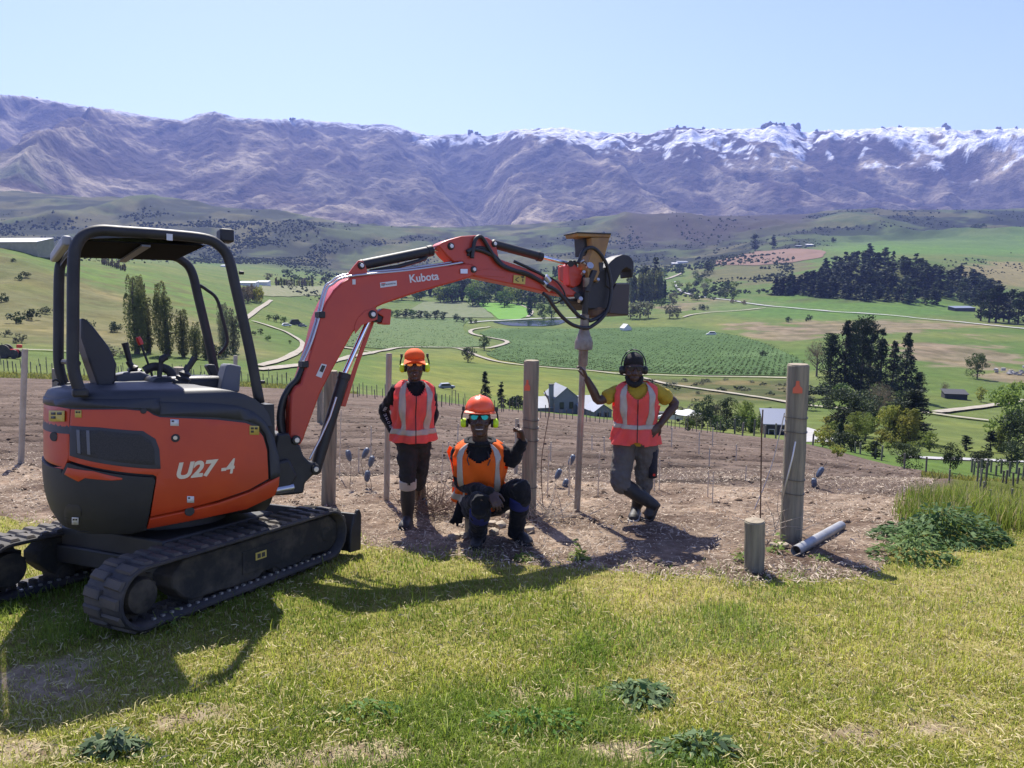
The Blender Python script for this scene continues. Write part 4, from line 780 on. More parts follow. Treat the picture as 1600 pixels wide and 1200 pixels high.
cw = panel('counterweight', [(97, 740), (106, 723), (239, 746), (242.5, 751), (240, 762), (231.5, 811), (227, 829), (205, 834), (160, 834), (120, 832), ('s', -.62, .50), ('s', -1.4, .50), ('s', -1.4, .905), ('s', -.80, .885)], M_cw, .006, .06, bev=.012)
panel('red_chevron', Z(5.219, 40, 600, [(350, 680), (560, 710), (790, 765), (790, 780), (700, 785), (490, 765), (440, 795), (325, 735)]), M_red, .009, .008, cw, .002)
panel('step_recess', [(104, 791), (108, 788), (124, 789), (129, 796), (129, 818), (125, 823), (107, 822), (103, 812)], M_blk, .008, .006, cw, .002)
gr = panel('side_grille', Z(5.219, 40, 600, [(364, 339), (600, 353), (960, 383), (1060, 448), (1090, 530), (1097, 692), (1040, 692), (364, 584)]), M_plast, .006, .01, ex, .003)
panel('mesh_insert', Z(5.219, 40, 600, [(420, 372), (620, 378), (930, 408), (1020, 462), (1050, 540), (1052, 655), (1020, 660), (420, 566)]), mat('grille_mesh', (.012, .012, .012), .6, c2=(.028, .027, .026), scale=160, detail=1), .008, .005, gr, .001)
for k in range(2): panel('grille_bar', Z(5.219, 40, 600, [(424 + k * 78, 372 + 4 * k), (450 + k * 78, 374 + 4 * k), (458 + k * 78, 566 + 11 * k), (434 + k * 78, 562 + 11 * k)]), M_greyp, .011, .006, gr, .001)
def decal(name, x0, y0, x1, y1, m, ink=0, off=.0065, lab=None):
    o = panel(name, [(x0, y0), (x1, y0 + .5), (x1, y1 + .5), (x0, y1)], m, off, .002, ex, 0)
    w, h = x1 - x0, y1 - y0
    for q in range(ink):
        a = x0 + w * (.14 + .4 * (q % 2)); b = y0 + h * (.18 + .36 * (q // 2)); panel('print_mark', [(a, b), (a + w * .3, b), (a + w * .3, b + h * .24), (a, b + h * .24)], M_ink, off + .001, .001, o, 0)
    return o
decal('warning_decal', 78, 641, 102, 658, M_yel, 3); decal('warning_decal', 118, 640.5, 128, 652, M_yel, 2, .005); decal('white_sticker', 266, 655, 279, 665, M_wht, 1); decal('warning_decal', 389.5, 665, 404.5, 679, M_yel, 3); decal('white_sticker', 292, 775, 303, 785, M_wht, 1); decal('white_sticker', 115, 808, 125, 819, M_wht, 2, .012)
def disc(name, c, ax, r, h, m, parent=ex, seg=20): mb = MB(); mb.cyl(c, c + ax * h, r, r * .94, seg); return mb.build(name, m, parent, bevel=.002)
sp = lambda px, py, off=0.: shell(*hit(px, py), off)
lk = disc('door_lock', sp(274, 684.5), UR, .026, .008, M_blk); disc('key_cap', sp(273.5, 684), UR, .013, .012, M_cream, lk); disc('latch_hole', sp(224, 642, .0), UR, .018, .008, M_blk); disc('tie_down_hole', sp(296, 799), UR, .03, .007, M_blk)
disc('latch_recess', sp(85, 682), (UR - UF * 1.2).normalized(), .03, .008, M_blk)
def text(name, body, p0, xd, up, h, w, m, parent, shear=0., ext=.0015, bold=0.):
    c = bpy.data.curves.new(name, 'FONT'); c.body = body; c.extrude = ext; c.shear = shear; c.offset = bold; c.resolution_u = 6
    t = bpy.data.objects.new(name, c); COL.objects.link(t); bpy.context.view_layer.update()
    me = bpy.data.meshes.new_from_object(t.evaluated_get(bpy.context.evaluated_depsgraph_get())); bpy.data.objects.remove(t)
    co = np.array([v.co[:] for v in me.vertices]); lo, hi = co.min(0), co.max(0); xd = xd.normalized(); up = (up - xd * up.dot(xd)).normalized(); nd = xd.cross(up); off = wloc(parent)
    for v in me.vertices: v.co = p0 + xd * ((v.co.x - lo[0]) / (hi[0] - lo[0]) * w) + up * ((v.co.y - lo[1]) / (hi[1] - lo[1]) * h) + nd * v.co.z - off
    me.materials.append(m); return link(name, me, parent)
a, b = sp(276, 749.5, .004), sp(342, 742.5, .004); text('model_lettering', 'U27', a, b - a, XN, .105, (b - a).length, M_cream, ex, .28, bold=.04)
a, b = sp(345.5, 741.5, .004), sp(368, 738.8, .004); text('model_lettering', '-4', a, b - a, XN, .095, (b - a).length, M_cream, ex, .28, bold=.03)

# ---- canopy
z1 = lambda pts: Z(3.3333, 0, 330, pts)
HW = .53
near = [onp(*p, HW) for p in z1([(418, 945), (392, 865), (380, 780), (380, 600), (384, 260), (402, 172), (445, 122), (520, 100), (640, 106), (850, 120), (1060, 142), (1140, 178), (1190, 245), (1228, 400), (1300, 720), (1352, 1000)])]
m = MB(); m.tube(crv(near, 5), .0335, 14); m.build('canopy_hoop', M_blk, ex, ang=180)
fnl = [fn(p) for p in near]; m = MB(); m.tube(crv([U3(f, -HW, n) for f, n in fnl], 5), .0335, 14); m.build('canopy_hoop', M_blk, ex, ang=180)
m = MB(); f0, n0 = fnl[6]; f1, n1 = fnl[10]; rs = []
for t, dz in ((-.09, -.075), (-.05, -.02), (.05, .0), (.3, .012), (.6, .012), (.9, .004), (.98, -.004), (1.0, -.012)):
    f = f0 + (f1 - f0) * t; n = n0 + (n1 - n0) * t + dz + .008
    rs.append([U3(f, r, n + .012 * (1 - (r / HW) ** 2)) for r in np.linspace(-HW, HW, 9)] + [U3(f, r, n - .03 + .012 * (1 - (r / HW) ** 2)) for r in np.linspace(HW, -HW, 9)])
m.rings(rs); m.build('canopy_roof', mat('roof_panel', (.016, .017, .02), .3, c2=(.024, .025, .028), scale=4, spec=.6), ex, ang=40)
m = MB(); m.prism([U3(f0 - .02, 0, n0 - .032), U3(f1 + .02, 0, n1 - .04), U3(f1 + .02, 0, n1 - .034), U3(f0 - .02, 0, n0 - .026)], UR, -HW + .05, HW - .05); m.build('roof_shade_sheet', mat('roof_shade_black', (.012, .012, .014), .95, spec=.05), ex)  # added dark matt sheet: keeps the roof underside shaded, without ground reflections
m = MB(); m.box(U3((f0 + f1) / 2, 0, (n0 + n1) / 2 - .052), (.05, 2 * HW - .06, .012), (UF, UR, XN)); m.build('roof_brace', M_greyp, ex)
m = MB(); m.box(U3(f0 - .09, -.03, n0 - .035), (.05, 2 * HW - .06, .06), (UF, UR, XN)); m.build('rear_visor', mat('pale_plastic', (.3, .3, .29), .5), ex, bevel=.012)
m = MB(); m.tube([U3(fnl[3][0] + .02, -HW, 1.52), U3(fnl[3][0] + .02, HW, 1.52)], .018, 8); m.build('rear_crossbar', M_blk, ex)
for s in (-1, 1): m = MB(); m.box(U3(fnl[0][0] + .0, s * HW, fnl[0][1] + .0), (.085, .075, .05), (UF, UR, XN)); m.build('hoop_foot', M_blk, ex, bevel=.012)
lp = onp(352, 369, HW - .12); m = MB(); m.box(lp, (.09, .11, .085), (UF, UR, XN)); wk = m.build('work_lamp', M_blk, ex, bevel=.012); m = MB(); m.box(lp + UF * .046, (.006, .09, .065), (UF, UR, XN)); m.build('lamp_lens', M_lens, wk); m = MB(); m.box(lp + UF * -.06 - XN * .045, (.1, .04, .02), (UF, UR, XN)); m.build('lamp_bracket', M_blk, wk)
m = MB(); m.tube(crv([onp(*p, -HW) for p in z1([(1040, 385), (1075, 408), (1128, 455), (1160, 560), (1183, 680), (1140, 745)])], 4), .013, 8); m.build('grab_rail', M_blk, ex)
for p in z1([(1245, 320), (1355, 890)]): disc('canopy_bolt', onp(*p, HW if p[0] > 330 else -HW), UF, .012, .03, M_blk)
st = decal_c = onp(265, 370.5, HW + .037); m = MB(); m.box(st, (.035, .003, .04), (UF, UR, XN)); m.build('white_sticker', M_wht, ex)
# seat and controls
m = MB(); m.prism([onp(*p, 0) for p in z1([(408, 560), (432, 565), (480, 615), (550, 705), (588, 790), (585, 880), (560, 925), (500, 925), (455, 800), (408, 660)])], UR, -.24, .16); m.build('seat_backrest', M_seat, ex, bevel=.04, seg=3)
m = MB(); m.box(U3(.10, -.04, 1.36), (.46, .44, .12), (UF, UR, XN)); m.build('seat_cushion', M_seat, ex, bevel=.04, seg=3)
def stick(base, mid, top, r, k=1.): 
    a, b, c = (onp(*p, r) for p in z1([base, mid, top])); m = MB(); m.lathe([(.055 * k, 0), (.06 * k, .02), (.042 * k, .03), (.05 * k, .05), (.032 * k, .065), (.04 * k, .08), (.022 * k, .1), (.02 * k, .14)], a, b - a, 14); o = m.build('joystick_boot', M_seat, ex)
    m = MB(); m.tube([b, b.lerp(c, .4), b.lerp(c, .8), c], [.016, .02, .021, .024], 10); m.build('joystick', M_seat, o)
stick((725, 870), (680, 800), (650, 685), -.28); stick((940, 905), (968, 835), (1015, 762), .26)
a, b, c, d = (onp(*p, -.1) for p in z1([(800, 880), (770, 790), (735, 695), (718, 655)])); m = MB(); m.tube([a, b, c], .008, 8); o = m.build('control_lever', M_blk, ex); m = MB(); m.tube([c, c.lerp(d, .5), d], [.017, .019, .015], 10); m.build('lever_knob', M_knob, o)
m = MB(); m.tube(crv([onp(*p, -.02) for p in z1([(752, 832), (790, 812), (830, 812), (880, 830), (898, 870), (890, 910)])], 4), [(.03, .014)] * 21, 10); m.build('travel_lever', M_seat, ex)
m = MB(); m.tube(crv([onp(*p, .06) for p in z1([(868, 757), (842, 775), (834, 830), (826, 890)])], 4), [.024] * 5 + [.016] * 8, 10); m.build('travel_lever', M_seat, ex)
m = MB(); m.prism([onp(*p, -.3) for p in z1([(590, 900), (590, 850), (640, 838), (720, 832), (770, 850), (785, 900)])], UR, -.1, .1); m.build('side_console', M_greyp, ex, bevel=.015)
m = MB(); m.prism([onp(*p, .2) for p in z1([(1128, 940), (1165, 800), (1182, 792), (1242, 806), (1232, 940)])], UR, -.1, .08); m.build('front_console', M_greyp, ex, bevel=.015)
m = MB(); m.prism([onp(*p, -.1) for p in z1([(1125, 910), (1068, 806), (1080, 796), (1112, 798), (1140, 880), (1140, 910)])], UR, -.05, .05); m.build('pedal_post', M_blk, ex, bevel=.008)
m = MB(); m.box(U3(.3, -.3, .95), (.5, .62, .5), (UF, UR, XN)); m.build('cab_floor', M_blk, ex, bevel=.02)
m = MB(); m.tube(crv([onp(*p, -HW + .06) for p in z1([(272, 888), (290, 878), (310, 890), (300, 905)])], 3), .007, 8); m.build('tie_down_ring', M_blk, ex)

# ---- swing bracket, boom, arm
z4 = lambda pts: Z(4, 360, 400, pts); z7 = lambda pts: Z(6, 500, 360, pts); z8 = lambda pts: Z(6, 680, 350, pts); zb = lambda pts: Z(4.446, 250, 600, pts); zt = lambda pts: Z(6, 840, 340, pts)
BR = .10
def plate(name, pts, r0, r1, m, parent=ex, bev=.006, at=None):
    at = r1 if at is None else at; mb = MB(); mb.prism([onp(*p, at) for p in pts], UR, r0 - at, r1 - at); return mb.build(name, m, parent, bevel=bev)
def pin(px, py, r, parent, rad=.026):
    c = onp(px, py, r); o = disc('pin_boss', c - UR * .01, UR, rad * 1.35, .02, M_blk, parent); return o, disc('pin', c + UR * .008, UR, rad * .78, .012, M_pin, o)
swing = plate('swing_bracket', zb([(815, 350), (900, 340), (925, 405), (975, 425), (1000, 500), (1045, 545), (1085, 545), (1112, 570), (1108, 605), (1060, 640), (1010, 690), (1000, 760), (900, 772), (800, 778), (770, 700), (790, 640), (800, 450)]), -.13, .13, M_blk, bev=.015)
plate('bracket_web', zb([(760, 560), (900, 520), (960, 640), (900, 740), (760, 790)]), -.2, .17, M_blk, swing, .02)
m = MB(); m.tube([onp(420, 768, .15), onp(458, 761, .15)], .03, 14); m.build('swing_cylinder', M_pipe, swing)
pin(463, 687.5, .135, swing); pin(493, 733, .135, swing)
boom = plate('boom', [(452, 684), (453, 692), (461, 697.5), (470, 695), (475, 686), (478, 676), (500, 617), (517, 583), (532, 556), (552, 520), (562, 509), (573, 501), (586, 497), (591, 488), (588, 480.5), (600, 475), (650, 458), (717, 439), (734, 434), (744, 428), (747, 421), (743, 414), (731, 411.5), (720, 413), (675, 417), (617, 424), (550, 433), (535, 441), (522, 453), (510, 471), (500, 495), (490, 535), (479, 572), (470, 600), (461, 604), (455, 616), (453, 640)], -BR, BR, M_redb, bev=.014)
plate('boom_foot_plate', zb([(905, 30), (960, 20), (930, 120), (880, 230), (850, 340), (815, 345), (835, 240), (870, 120)]), -BR - .02, -BR + .04, M_redb, boom)
for r in (-.075, .06): plate('cylinder_bracket', z7([(255, 425), (300, 360), (365, 280), (405, 285), (430, 330), (452, 405), (430, 430), (262, 440)]), r - .012, r + .012, M_redb, boom)
plate('boom_stiffener', [(555, 522), (566, 508), (590, 499), (590, 484), (584, 481), (570, 486), (559, 497), (554, 510)], BR - .002, BR + .006, M_redb, boom, .003)
pin(582, 491.3, BR + .008, boom); pin(564.5, 415, .075, boom, .022); pin(740, 421, BR + .003, boom, .022)
plate('lamp_hood', z4([(915, 352), (960, 326), (1008, 334), (1000, 430), (945, 422), (958, 380), (935, 368)]), -.04, .06, M_redb, boom); plate('boom_lamp', z4([(912, 372), (935, 368), (956, 382), (942, 415), (912, 412)]), -.03, .05, M_blk, boom)
for px, py, w, h, mm in ((553, 440.5, 5, 8, M_wht), (724, 424, 11, 7, M_pipe)):
    c = [onp(px + a * w / 2, py + b * h / 2, BR + .002) for a, b in ((-1, -1), (1, -1), (1, 1), (-1, 1))]; m = MB(); m.prism(c, UR, 0, .002 if mm is M_wht else .012); m.build('white_sticker' if mm is M_wht else 'pipe_clamp', mm, boom)
c = [onp(*p, BR + .001) for p in z7([(562, 490), (718, 470), (720, 518), (566, 538)])]; m = MB(); m.prism(c, UR, 0, .002); dl_ = m.build('dealer_sticker', M_wht, boom)
pt = [onp(*p, BR + .0035) for p in z7([(577, 524), (710, 507)])]; text('dealer_lettering', 'agricentre', pt[0], pt[1] - pt[0], XN, .018, (pt[1] - pt[0]).length, M_ink, dl_)
c = [onp(*p, BR + .004) for p in z7([(575, 497), (612, 492), (612, 500), (575, 505)])]; m = MB(); m.prism(c, UR, 0, .001); m.build('red_print', M_knob, dl_)
c = [onp(*p, BR + .001) for p in z4([(570, 672), (602, 680), (568, 762), (534, 748)])]; m = MB(); m.prism(c, UR, 0, .002); ls = m.build('data_sticker', M_wht, boom); c = [onp(*p, BR + .0035) for p in z4([(573, 682), (594, 687), (577, 728), (556, 720)])]; m = MB(); m.prism(c, UR, 0, .001); m.build('print_mark', M_ink, ls)
pt = [onp(*p, BR + .001) for p in z7([(845, 492), (1117, 462)])]; text('maker_lettering', 'Kubota', pt[0], pt[1] - pt[0], XN, .066, (pt[1] - pt[0]).length, M_wht, boom, bold=.02)
def ram(a, b, c, r, rb, rr, name, mb_=M_blk):                # barrel a-b, rod b-c
    A, B, C = (onp(*p, r) for p in (a, b, c)); m = MB(); m.cyl(A, B, rb, seg=20); m.cyl(B - (B - A).normalized() * .05, B, rb * 1.12, seg=20); m.ball(A, rb * 1.05); o = m.build(name, mb_, ex, bevel=.003)
    m = MB(); m.cyl(B, C, rr, seg=14); m.build('piston_rod', M_chrome, o); m = MB(); m.cyl(C - UR * .045, C + UR * .045, rr * 1.9, seg=16); m.build('rod_eye', M_blk, o); return o
ram((565, 414), (675, 391.5), (704, 385), -.01, .042, .02, 'arm_cylinder'); bc = ram((772, 381.5), (846, 401.5), (893, 413), .0, .04, .018, 'bucket_cylinder')
bo = ram((493, 733), (539, 583), (580, 492), .015, .045, .022, 'boom_cylinder')
plate('rod_guard', z4([(872, 408), (905, 402), (800, 690), (722, 942), (690, 938), (772, 690)]), -.07, -.055, M_redb, bo)
m = MB(); m.tube([onp(*p, .075) for p in zb([(1040, 520), (1110, 385), (1180, 230), (1225, 90)])], .009, 8); m.build('cylinder_pipe', M_pipe, bo)
m = MB(); m.tube([onp(*p, .0) for p in z7([(470, 385), (730, 340), (930, 285)])], .017, 10); m.tube([onp(*p, .0) for p in z7([(930, 285), (985, 262), (1000, 235)])], .017, 10); m.build('ram_hose', M_hose, ex)
arm = plate('dipper_arm', z8([(32, 200), (70, 170), (130, 146), (250, 112), (400, 103), (500, 128), (568, 172), (585, 250), (602, 325), (800, 395), (1000, 475), (1150, 528), (1250, 588), (1330, 640), (1330, 682), (1230, 672), (1100, 650), (800, 582), (500, 520), (340, 488), (335, 425), (250, 355), (180, 362), (110, 300)]), -.075, .075, M_redb, bev=.012)
plate('arm_stiffener', z8([(360, 480), (380, 440), (500, 420), (650, 440), (680, 480), (660, 500), (560, 495)]), .075, .08, M_redb, arm, .003)
pin(704.5, 384.7, .078, arm, .024); pin(772.5, 381, .078, arm, .022)
m = MB(); m.prism([onp(*p, .082) for p in z8([(735, 478), (846, 490), (842, 566), (732, 552)])], UR, 0, .002); dk = m.build('warning_decal', M_yel, arm)
for pp in ([(748, 520), (782, 495), (786, 500), (756, 524)], [(756, 520), (784, 540), (780, 546), (752, 526)], [(800, 492), (830, 488), (836, 504), (812, 506)], [(816, 512), (826, 512), (826, 540), (816, 540)]): m = MB(); m.prism([onp(*p, .085) for p in z8(pp)], UR, 0, .001); m.build('print_mark', M_ink, dk)
for r in (-.085, .07): plate('tipping_link', z8([(1162, 385), (1232, 385), (1232, 545), (1200, 552), (1165, 520)] if r < 0 else [(1168, 400), (1205, 390), (1200, 540), (1172, 532)]), r - .012, r + .012, M_redb, arm)
plate('bucket_link', z8([(1250, 385), (1290, 362), (1330, 395), (1385, 440), (1395, 500), (1360, 570), (1300, 600), (1262, 580)]), -.05, .06, M_redb, arm, .012)
m = MB(); m.cyl(onp(892, 412, -.1), onp(892, 412, .1), .03, seg=16); m.build('link_pin', M_blk, arm); m = MB(); m.cyl(onp(902, 462, -.1), onp(902, 462, .1), .03, seg=16); m.build('link_pin', M_blk, arm)
def hose(pts, r, rad=.017, nm='hydraulic_hose', m_=M_hose): m = MB(); m.tube(crv([onp(x, y, r) for x, y in pts], 6), rad, 10); return m.build(nm, m_, ex, ang=180)
for dr, dp in ((0, 0), (-.045, 3)): hose([(x - dp, y - dp) for x, y in z4([(448, 672), (505, 545), (560, 368), (600, 215), (640, 175), (740, 128), (1100, 92), (1330, 60), (1452, 40)])], .09 + dr, .0095, 'boom_pipe', M_pipe)
hose([(474, 570), (466, 590), (452, 606), (441, 628), (437, 655), (441, 678), (452, 690)], .05, .024); hose([(472, 574), (462, 596), (448, 618), (441, 645), (444, 672), (456, 686)], .0, .02)
for q in ((500, 492), (474, 569)): m = MB(); m.box(onp(q[0], q[1], .07), (.05, .1, .05), (UF, UR, XN)); m.build('hose_clamp', M_blk, ex, bevel=.006)
hose(z8([(345, 320), (358, 220), (375, 150), (410, 118), (450, 140), (520, 255), (590, 360), (700, 425), (850, 458), (980, 530), (1020, 560)]), .1, .017); hose(z8([(300, 262), (350, 238), (440, 250), (560, 310), (640, 390), (760, 440), (880, 480), (1010, 545)]), .09, .019); hose(z8([(310, 300), (330, 240), (430, 222), (500, 250), (590, 330)]), .08, .015)
hose(z8([(740, 350), (850, 400), (960, 455), (1040, 500)]), .07, .014)
m = MB(); m.cyl(onp(847, 440, .09), onp(860, 452, .09), .026, seg=12); m.cyl(onp(852, 432, .085), onp(858, 440, .085), .03, seg=12); m.build('hose_coupling', M_pipe, ex)
hose(z8([(1050, 580), (1130, 620), (1200, 690), (1270, 780), (1350, 862), (1430, 893)]) + zt([(500, 965), (580, 930), (640, 880)]), .12, .019); hose(z8([(1010, 650), (1060, 690), (1110, 770), (1200, 880), (1300, 950), (1420, 975)]) + zt([(520, 1010), (600, 945), (660, 850), (690, 700), (680, 560), (640, 425), (570, 320), (500, 280), (430, 312), (395, 395), (378, 425)]), .14, .018)
hose(z8([(1080, 500), (1150, 550), (1200, 620), (1215, 690), (1150, 735), (1115, 742)]), .1, .008); hose(z8([(1200, 670), (1260, 715), (1330, 720)]), .06, .012)

# ---- post driver hanging from the arm
pd = empty('post_driver', onp(915, 460, 0), 'black and ochre hydraulic post driver hanging from the excavator arm', 'post driver')
def pp(name, pts, r0, r1, m, parent=None, bev=.008): return plate(name, zt(pts), r0, r1, m, parent or pd, bev)
twr = pp('ochre_tower', [(505, 185), (680, 185), (630, 365), (600, 470), (565, 560), (560, 600), (480, 570), (470, 480), (480, 400), (515, 300)], -.02, .135, M_tan)
pp('tower_flange', [(430, 185), (505, 185), (515, 300), (480, 420), (470, 500), (440, 480), (450, 330)], -.04, -.02, M_tan, twr); pp('tower_cap', [(368, 138), (690, 150), (686, 186), (376, 178)], -.04, .14, M_tan, twr); pp('cap_rim', [(368, 132), (692, 144), (692, 158), (368, 146)], -.05, .15, M_blk, twr, .004)
pp('hammer_rod', [(432, 178), (492, 178), (512, 260), (505, 340), (445, 360), (440, 270)], -.09, .06, M_blk)
pp('carrier_plate', [(430, 560), (470, 490), (560, 450), (650, 490), (700, 640), (690, 800), (640, 862), (480, 862), (395, 800), (388, 760), (428, 690)], -.12, .09, M_blk, None, .015)
pp('side_print', [(575, 420), (622, 420), (608, 500), (582, 505)], .136, .14, M_blk, twr, .001)
pp('thumb_hook', [(640, 470), (690, 410), (735, 372), (800, 345), (850, 350), (885, 380), (905, 425), (903, 490), (895, 560), (882, 560), (878, 495), (835, 468), (800, 490), (765, 555), (730, 620), (690, 680), (640, 640)], -.07, .1, M_blk, None, .012)
pp('guard_box', [(735, 615), (858, 615), (866, 640), (852, 918), (668, 900), (690, 800), (705, 680)], -.17, .09, mat('brown_black_steel', (.045, .032, .025), .5, c2=(.03, .024, .02), scale=4), None, .01)
pp('box_seam', [(735, 612), (858, 612), (860, 626), (735, 628)], .088, .095, M_greyp, None, .002)
c = onp(*zt([(525, 890)])[0], 0); m = MB(); m.lathe([(.10, -.05), (.115, -.03), (.115, .02), (.09, .05)], c, XN, 24); m.build('rusty_collar', M_rust, pd)
for q, rr in (((490, 470), .034), ((402, 780), .02), ((432, 530), .015), ((565, 600), .015)): c = onp(*zt([q])[0], .12); m = MB(); m.cyl(c - UR * .02, c + UR * .03 - UF * .02 + XN * .02, rr, seg=14); m.build('bolt_head', M_pin, pd)
for q in range(5): a, b = (onp(*p, .11) for p in zt([(395 + q * 16, 420), (430 + q * 12, 400 + 18 * q)])); m = MB(); m.tube([a, b], .012, 8); m.build('hydraulic_fitting', M_rust if q % 2 else M_pin, pd)
m = MB(); m.prism([onp(*p, .13) for p in zt([(430, 690), (500, 490), (545, 500), (520, 560), (470, 700)])], UR, 0, .03); m.build('linkage_arm', M_blk, pd, bevel=.006)
# pipe being driven, standing in the ground under the driver
pb = G(901.5, 800); pt_ = P(911.5, 552, pb.y); ax = (pt_ - pb).normalized(); L_ = (pt_ - pb).length; k_ = mpp(pb)
M_steelp = mat('pale_galvanised_pipe', (.36, .33, .29), .5, .55, c2=(.26, .22, .18), scale=7, bump=.05, bscale=60)
sp_ = empty('steel_pipe_post', pb, 'pale steel pipe standing under the post driver, held by a man', 'pipe')
m = MB(); m.cyl(pb - ax * .2, pt_, 4.9 * k_, seg=20); m.build('pipe_tube', M_steelp, sp_)
dcap = empty('drive_cap', pt_, 'rusty grey drive cap between the driver and the steel pipe', 'drive cap')
m = MB(); m.lathe([(6.6 * k_, -.12), (7.2 * k_, -.11), (7.2 * k_, .03), (13.5 * k_, .04), (13.8 * k_, .11), (12 * k_, .14), (8.5 * k_, .2), (6.8 * k_, .25), (6.4 * k_, .37), (3.8 * k_, .375), (3.8 * k_, .62), (5 * k_, .64), (5 * k_, .72)], pt_, ax, 24); m.build('cap_body', mat('cap_steel', (.3, .27, .22), .55, .5, c2=(.16, .12, .09), scale=9, bump=.1), dcap, ang=50)
m = MB(); m.cyl(pt_ + ax * .38, pt_ + ax * .70, 4.6 * k_, seg=16); m.build('spindle', M_blk, dcap)
# ---------------------------------------------------------------- buildings and vehicles in the valley
M_grey_wall = mat('grey_render', (.2, .205, .215), .9, c2=(.17, .175, .185), scale=.8)
M_tin = mat('zinc_roof', (.20, .215, .245), .6, .1, c2=(.17, .185, .21), scale=.4)
M_tin2 = mat('dark_tin_roof', (.16, .18, .23), .5, .2)
M_dkwall = mat('dark_cladding', (.035, .036, .04), .8)
M_glass = mat('window_glass', (.02, .025, .03), .1, spec=.7)
M_offw = mat('off_white_paint', (.62, .61, .58), .6)
M_shedw = mat('pale_shed_wall', (.3, .28, .2), .8, c2=(.24, .23, .16), scale=.5)
def gabled(name, px, py, w, d, hw, hr, yaw, wall, roof, label, cat='house', wins=(), chim=None, over=.25, dist=None):
    p = P(px, py, dist) if dist else G(px, py); e = empty(name, p, label, cat); c, s = math.cos(R(yaw)), math.sin(R(yaw)); X = Vector((c, s, 0)); Y = Vector((-s, c, 0)); Zv = Vector((0, 0, 1))
    q = lambda a, b, z: p + X * a + Y * b + Zv * z
    m = MB(); m.prism([q(-w / 2, 0, -2), q(w / 2, 0, -2), q(w / 2, 0, hw), q(0, 0, hr), q(-w / 2, 0, hw)], Y, 0, d); m.build('wall', wall, e)
    for sd in (-1, 1):
        m = MB(); t = .12; k = (hr - hw) / (w / 2); a = sd * (w / 2 + over); m.prism([q(a, -over, hw - over * k + .03), q(0, -over, hr + .03), q(0, -over, hr + .03 + t), q(a, -over, hw - over * k + .03 + t)], Y, 0, d + 2 * over); m.build('roof', roof, e)
    for (a, z0, ww, hh) in wins:
        m = MB(); m.box(q(a, -.03, z0 + hh / 2), (ww + .16, .08, hh + .16), (X, Y, Zv)); f = m.build('window', M_dkwall, e); m = MB(); m.box(q(a, -.08, z0 + hh / 2), (ww, .03, hh), (X, Y, Zv)); m.build('pane', M_glass, f)
    if chim: m = MB(); m.box(q(chim[0], chim[1], chim[2] / 2), (.9, .9, chim[2]), (X, Y, Zv)); ch = m.build('chimney', wall, e); m = MB(); m.box(q(chim[0], chim[1], chim[2] + .1), (1.05, 1.05, .2), (X, Y, Zv)); m.build('chimney_cap', M_dkwall, ch)
    return e
gabled('gabled_house', 885, 646, 5.4, 8, 3.5, 5.7, 14, M_grey_wall, M_tin, 'grey gabled house with a chimney beyond the field', wins=((-1.1, 1.1, .8, 1.4), (1.1, 1.1, .8, 1.4)), chim=(-3.1, 1.5, 6.3), dist=165)
def lowroof(name, px, py, w, d, h0, h1, yaw, wall, roof, label, cat='house', wins=(), dist=None):
    p = P(px, py, dist) if dist else G(px, py); e = empty(name, p, label, cat); c, s = math.cos(R(yaw)), math.sin(R(yaw)); X = Vector((c, s, 0)); Y = Vector((-s, c, 0)); Zv = Vector((0, 0, 1)); q = lambda a, b, z: p + X * a + Y * b + Zv * z
    m = MB(); m.prism([q(0, .15, -5), q(0, d, -5), q(0, d, h1), q(0, .15, h0)], X, -w / 2, w / 2); m.build('wall', wall, e)
    m = MB(); m.prism([q(0, -.4, h0 - .05), q(0, d + .3, h1 + .03), q(0, d + .3, h1 + .2), q(0, -.4, h0 + .12)], X, -w / 2 - .3, w / 2 + .3); m.build('roof', roof, e)
    for (a, z0, ww, hh) in wins: m = MB(); m.box(q(a, .1, z0 + hh / 2), (ww, .1, hh), (X, Y, Zv)); f = m.build('window', M_offw, e); m = MB(); m.box(q(a, .04, z0 + hh / 2), (ww - .2, .04, hh - .2), (X, Y, Zv)); m.build('pane', M_glass, f)
    return e
lowroof('house_wing', 851, 648, 3.6, 5, 1.5, 3.1, 14, M_grey_wall, M_tin, 'low wing with a pale roof left of the gabled house', 'house wing', dist=165)
lowroof('house_wing', 920, 651, 4.2, 6, 1.9, 3.6, 12, M_grey_wall, M_tin, 'low wing with a pale roof right of the gabled house', 'house wing', wins=((-.9, .5, .9, 1.), (.9, .5, .9, 1.)), dist=164)
gabled('garden_cottage', 942, 656, 4.2, 5, 1.9, 3.3, 20, M_grey_wall, M_tin2, 'small grey cottage right of the house wing', 'cottage', wins=((-.9, .5, .7, 1.), (.9, .5, .7, 1.)), dist=160)
lowroof('dark_shed', 1214, 686, 4.6, 5, 2.7, 4.6, -10, M_dkwall, M_tin2, 'dark clad shed with a blue grey roof behind the tall post', 'shed', wins=((-1.0, .3, 1.1, 1.5), (1.0, .3, 1.1, 1.5)), dist=136)
lowroof('hilltop_shed', 6, 388, 40, 14, 3.4, 6.2, -6, M_shedw, mat('pale_iron_roof', (.55, .54, .52), .5), 'long pale shed on the hilltop at the left edge', 'shed', dist=432)
gabled('white_tent', 981, 517, 6.5, 7, 2.2, 5.2, 20, M_offw, mat('tent_cloth', (.5, .49, .5), .7), 'pale pointed tent beside the big vineyard', 'tent')
lowroof('farm_shed', 1249, 389, 15, 9, 3, 4.6, 5, M_dkwall, M_tin, 'dark low shed left of the pale one on the far terrace', 'shed'); lowroof('farm_shed', 1266, 387, 17, 10, 4.2, 6, 5, M_grey_wall, M_offw, 'pale roofed shed on the far green terrace', 'shed')
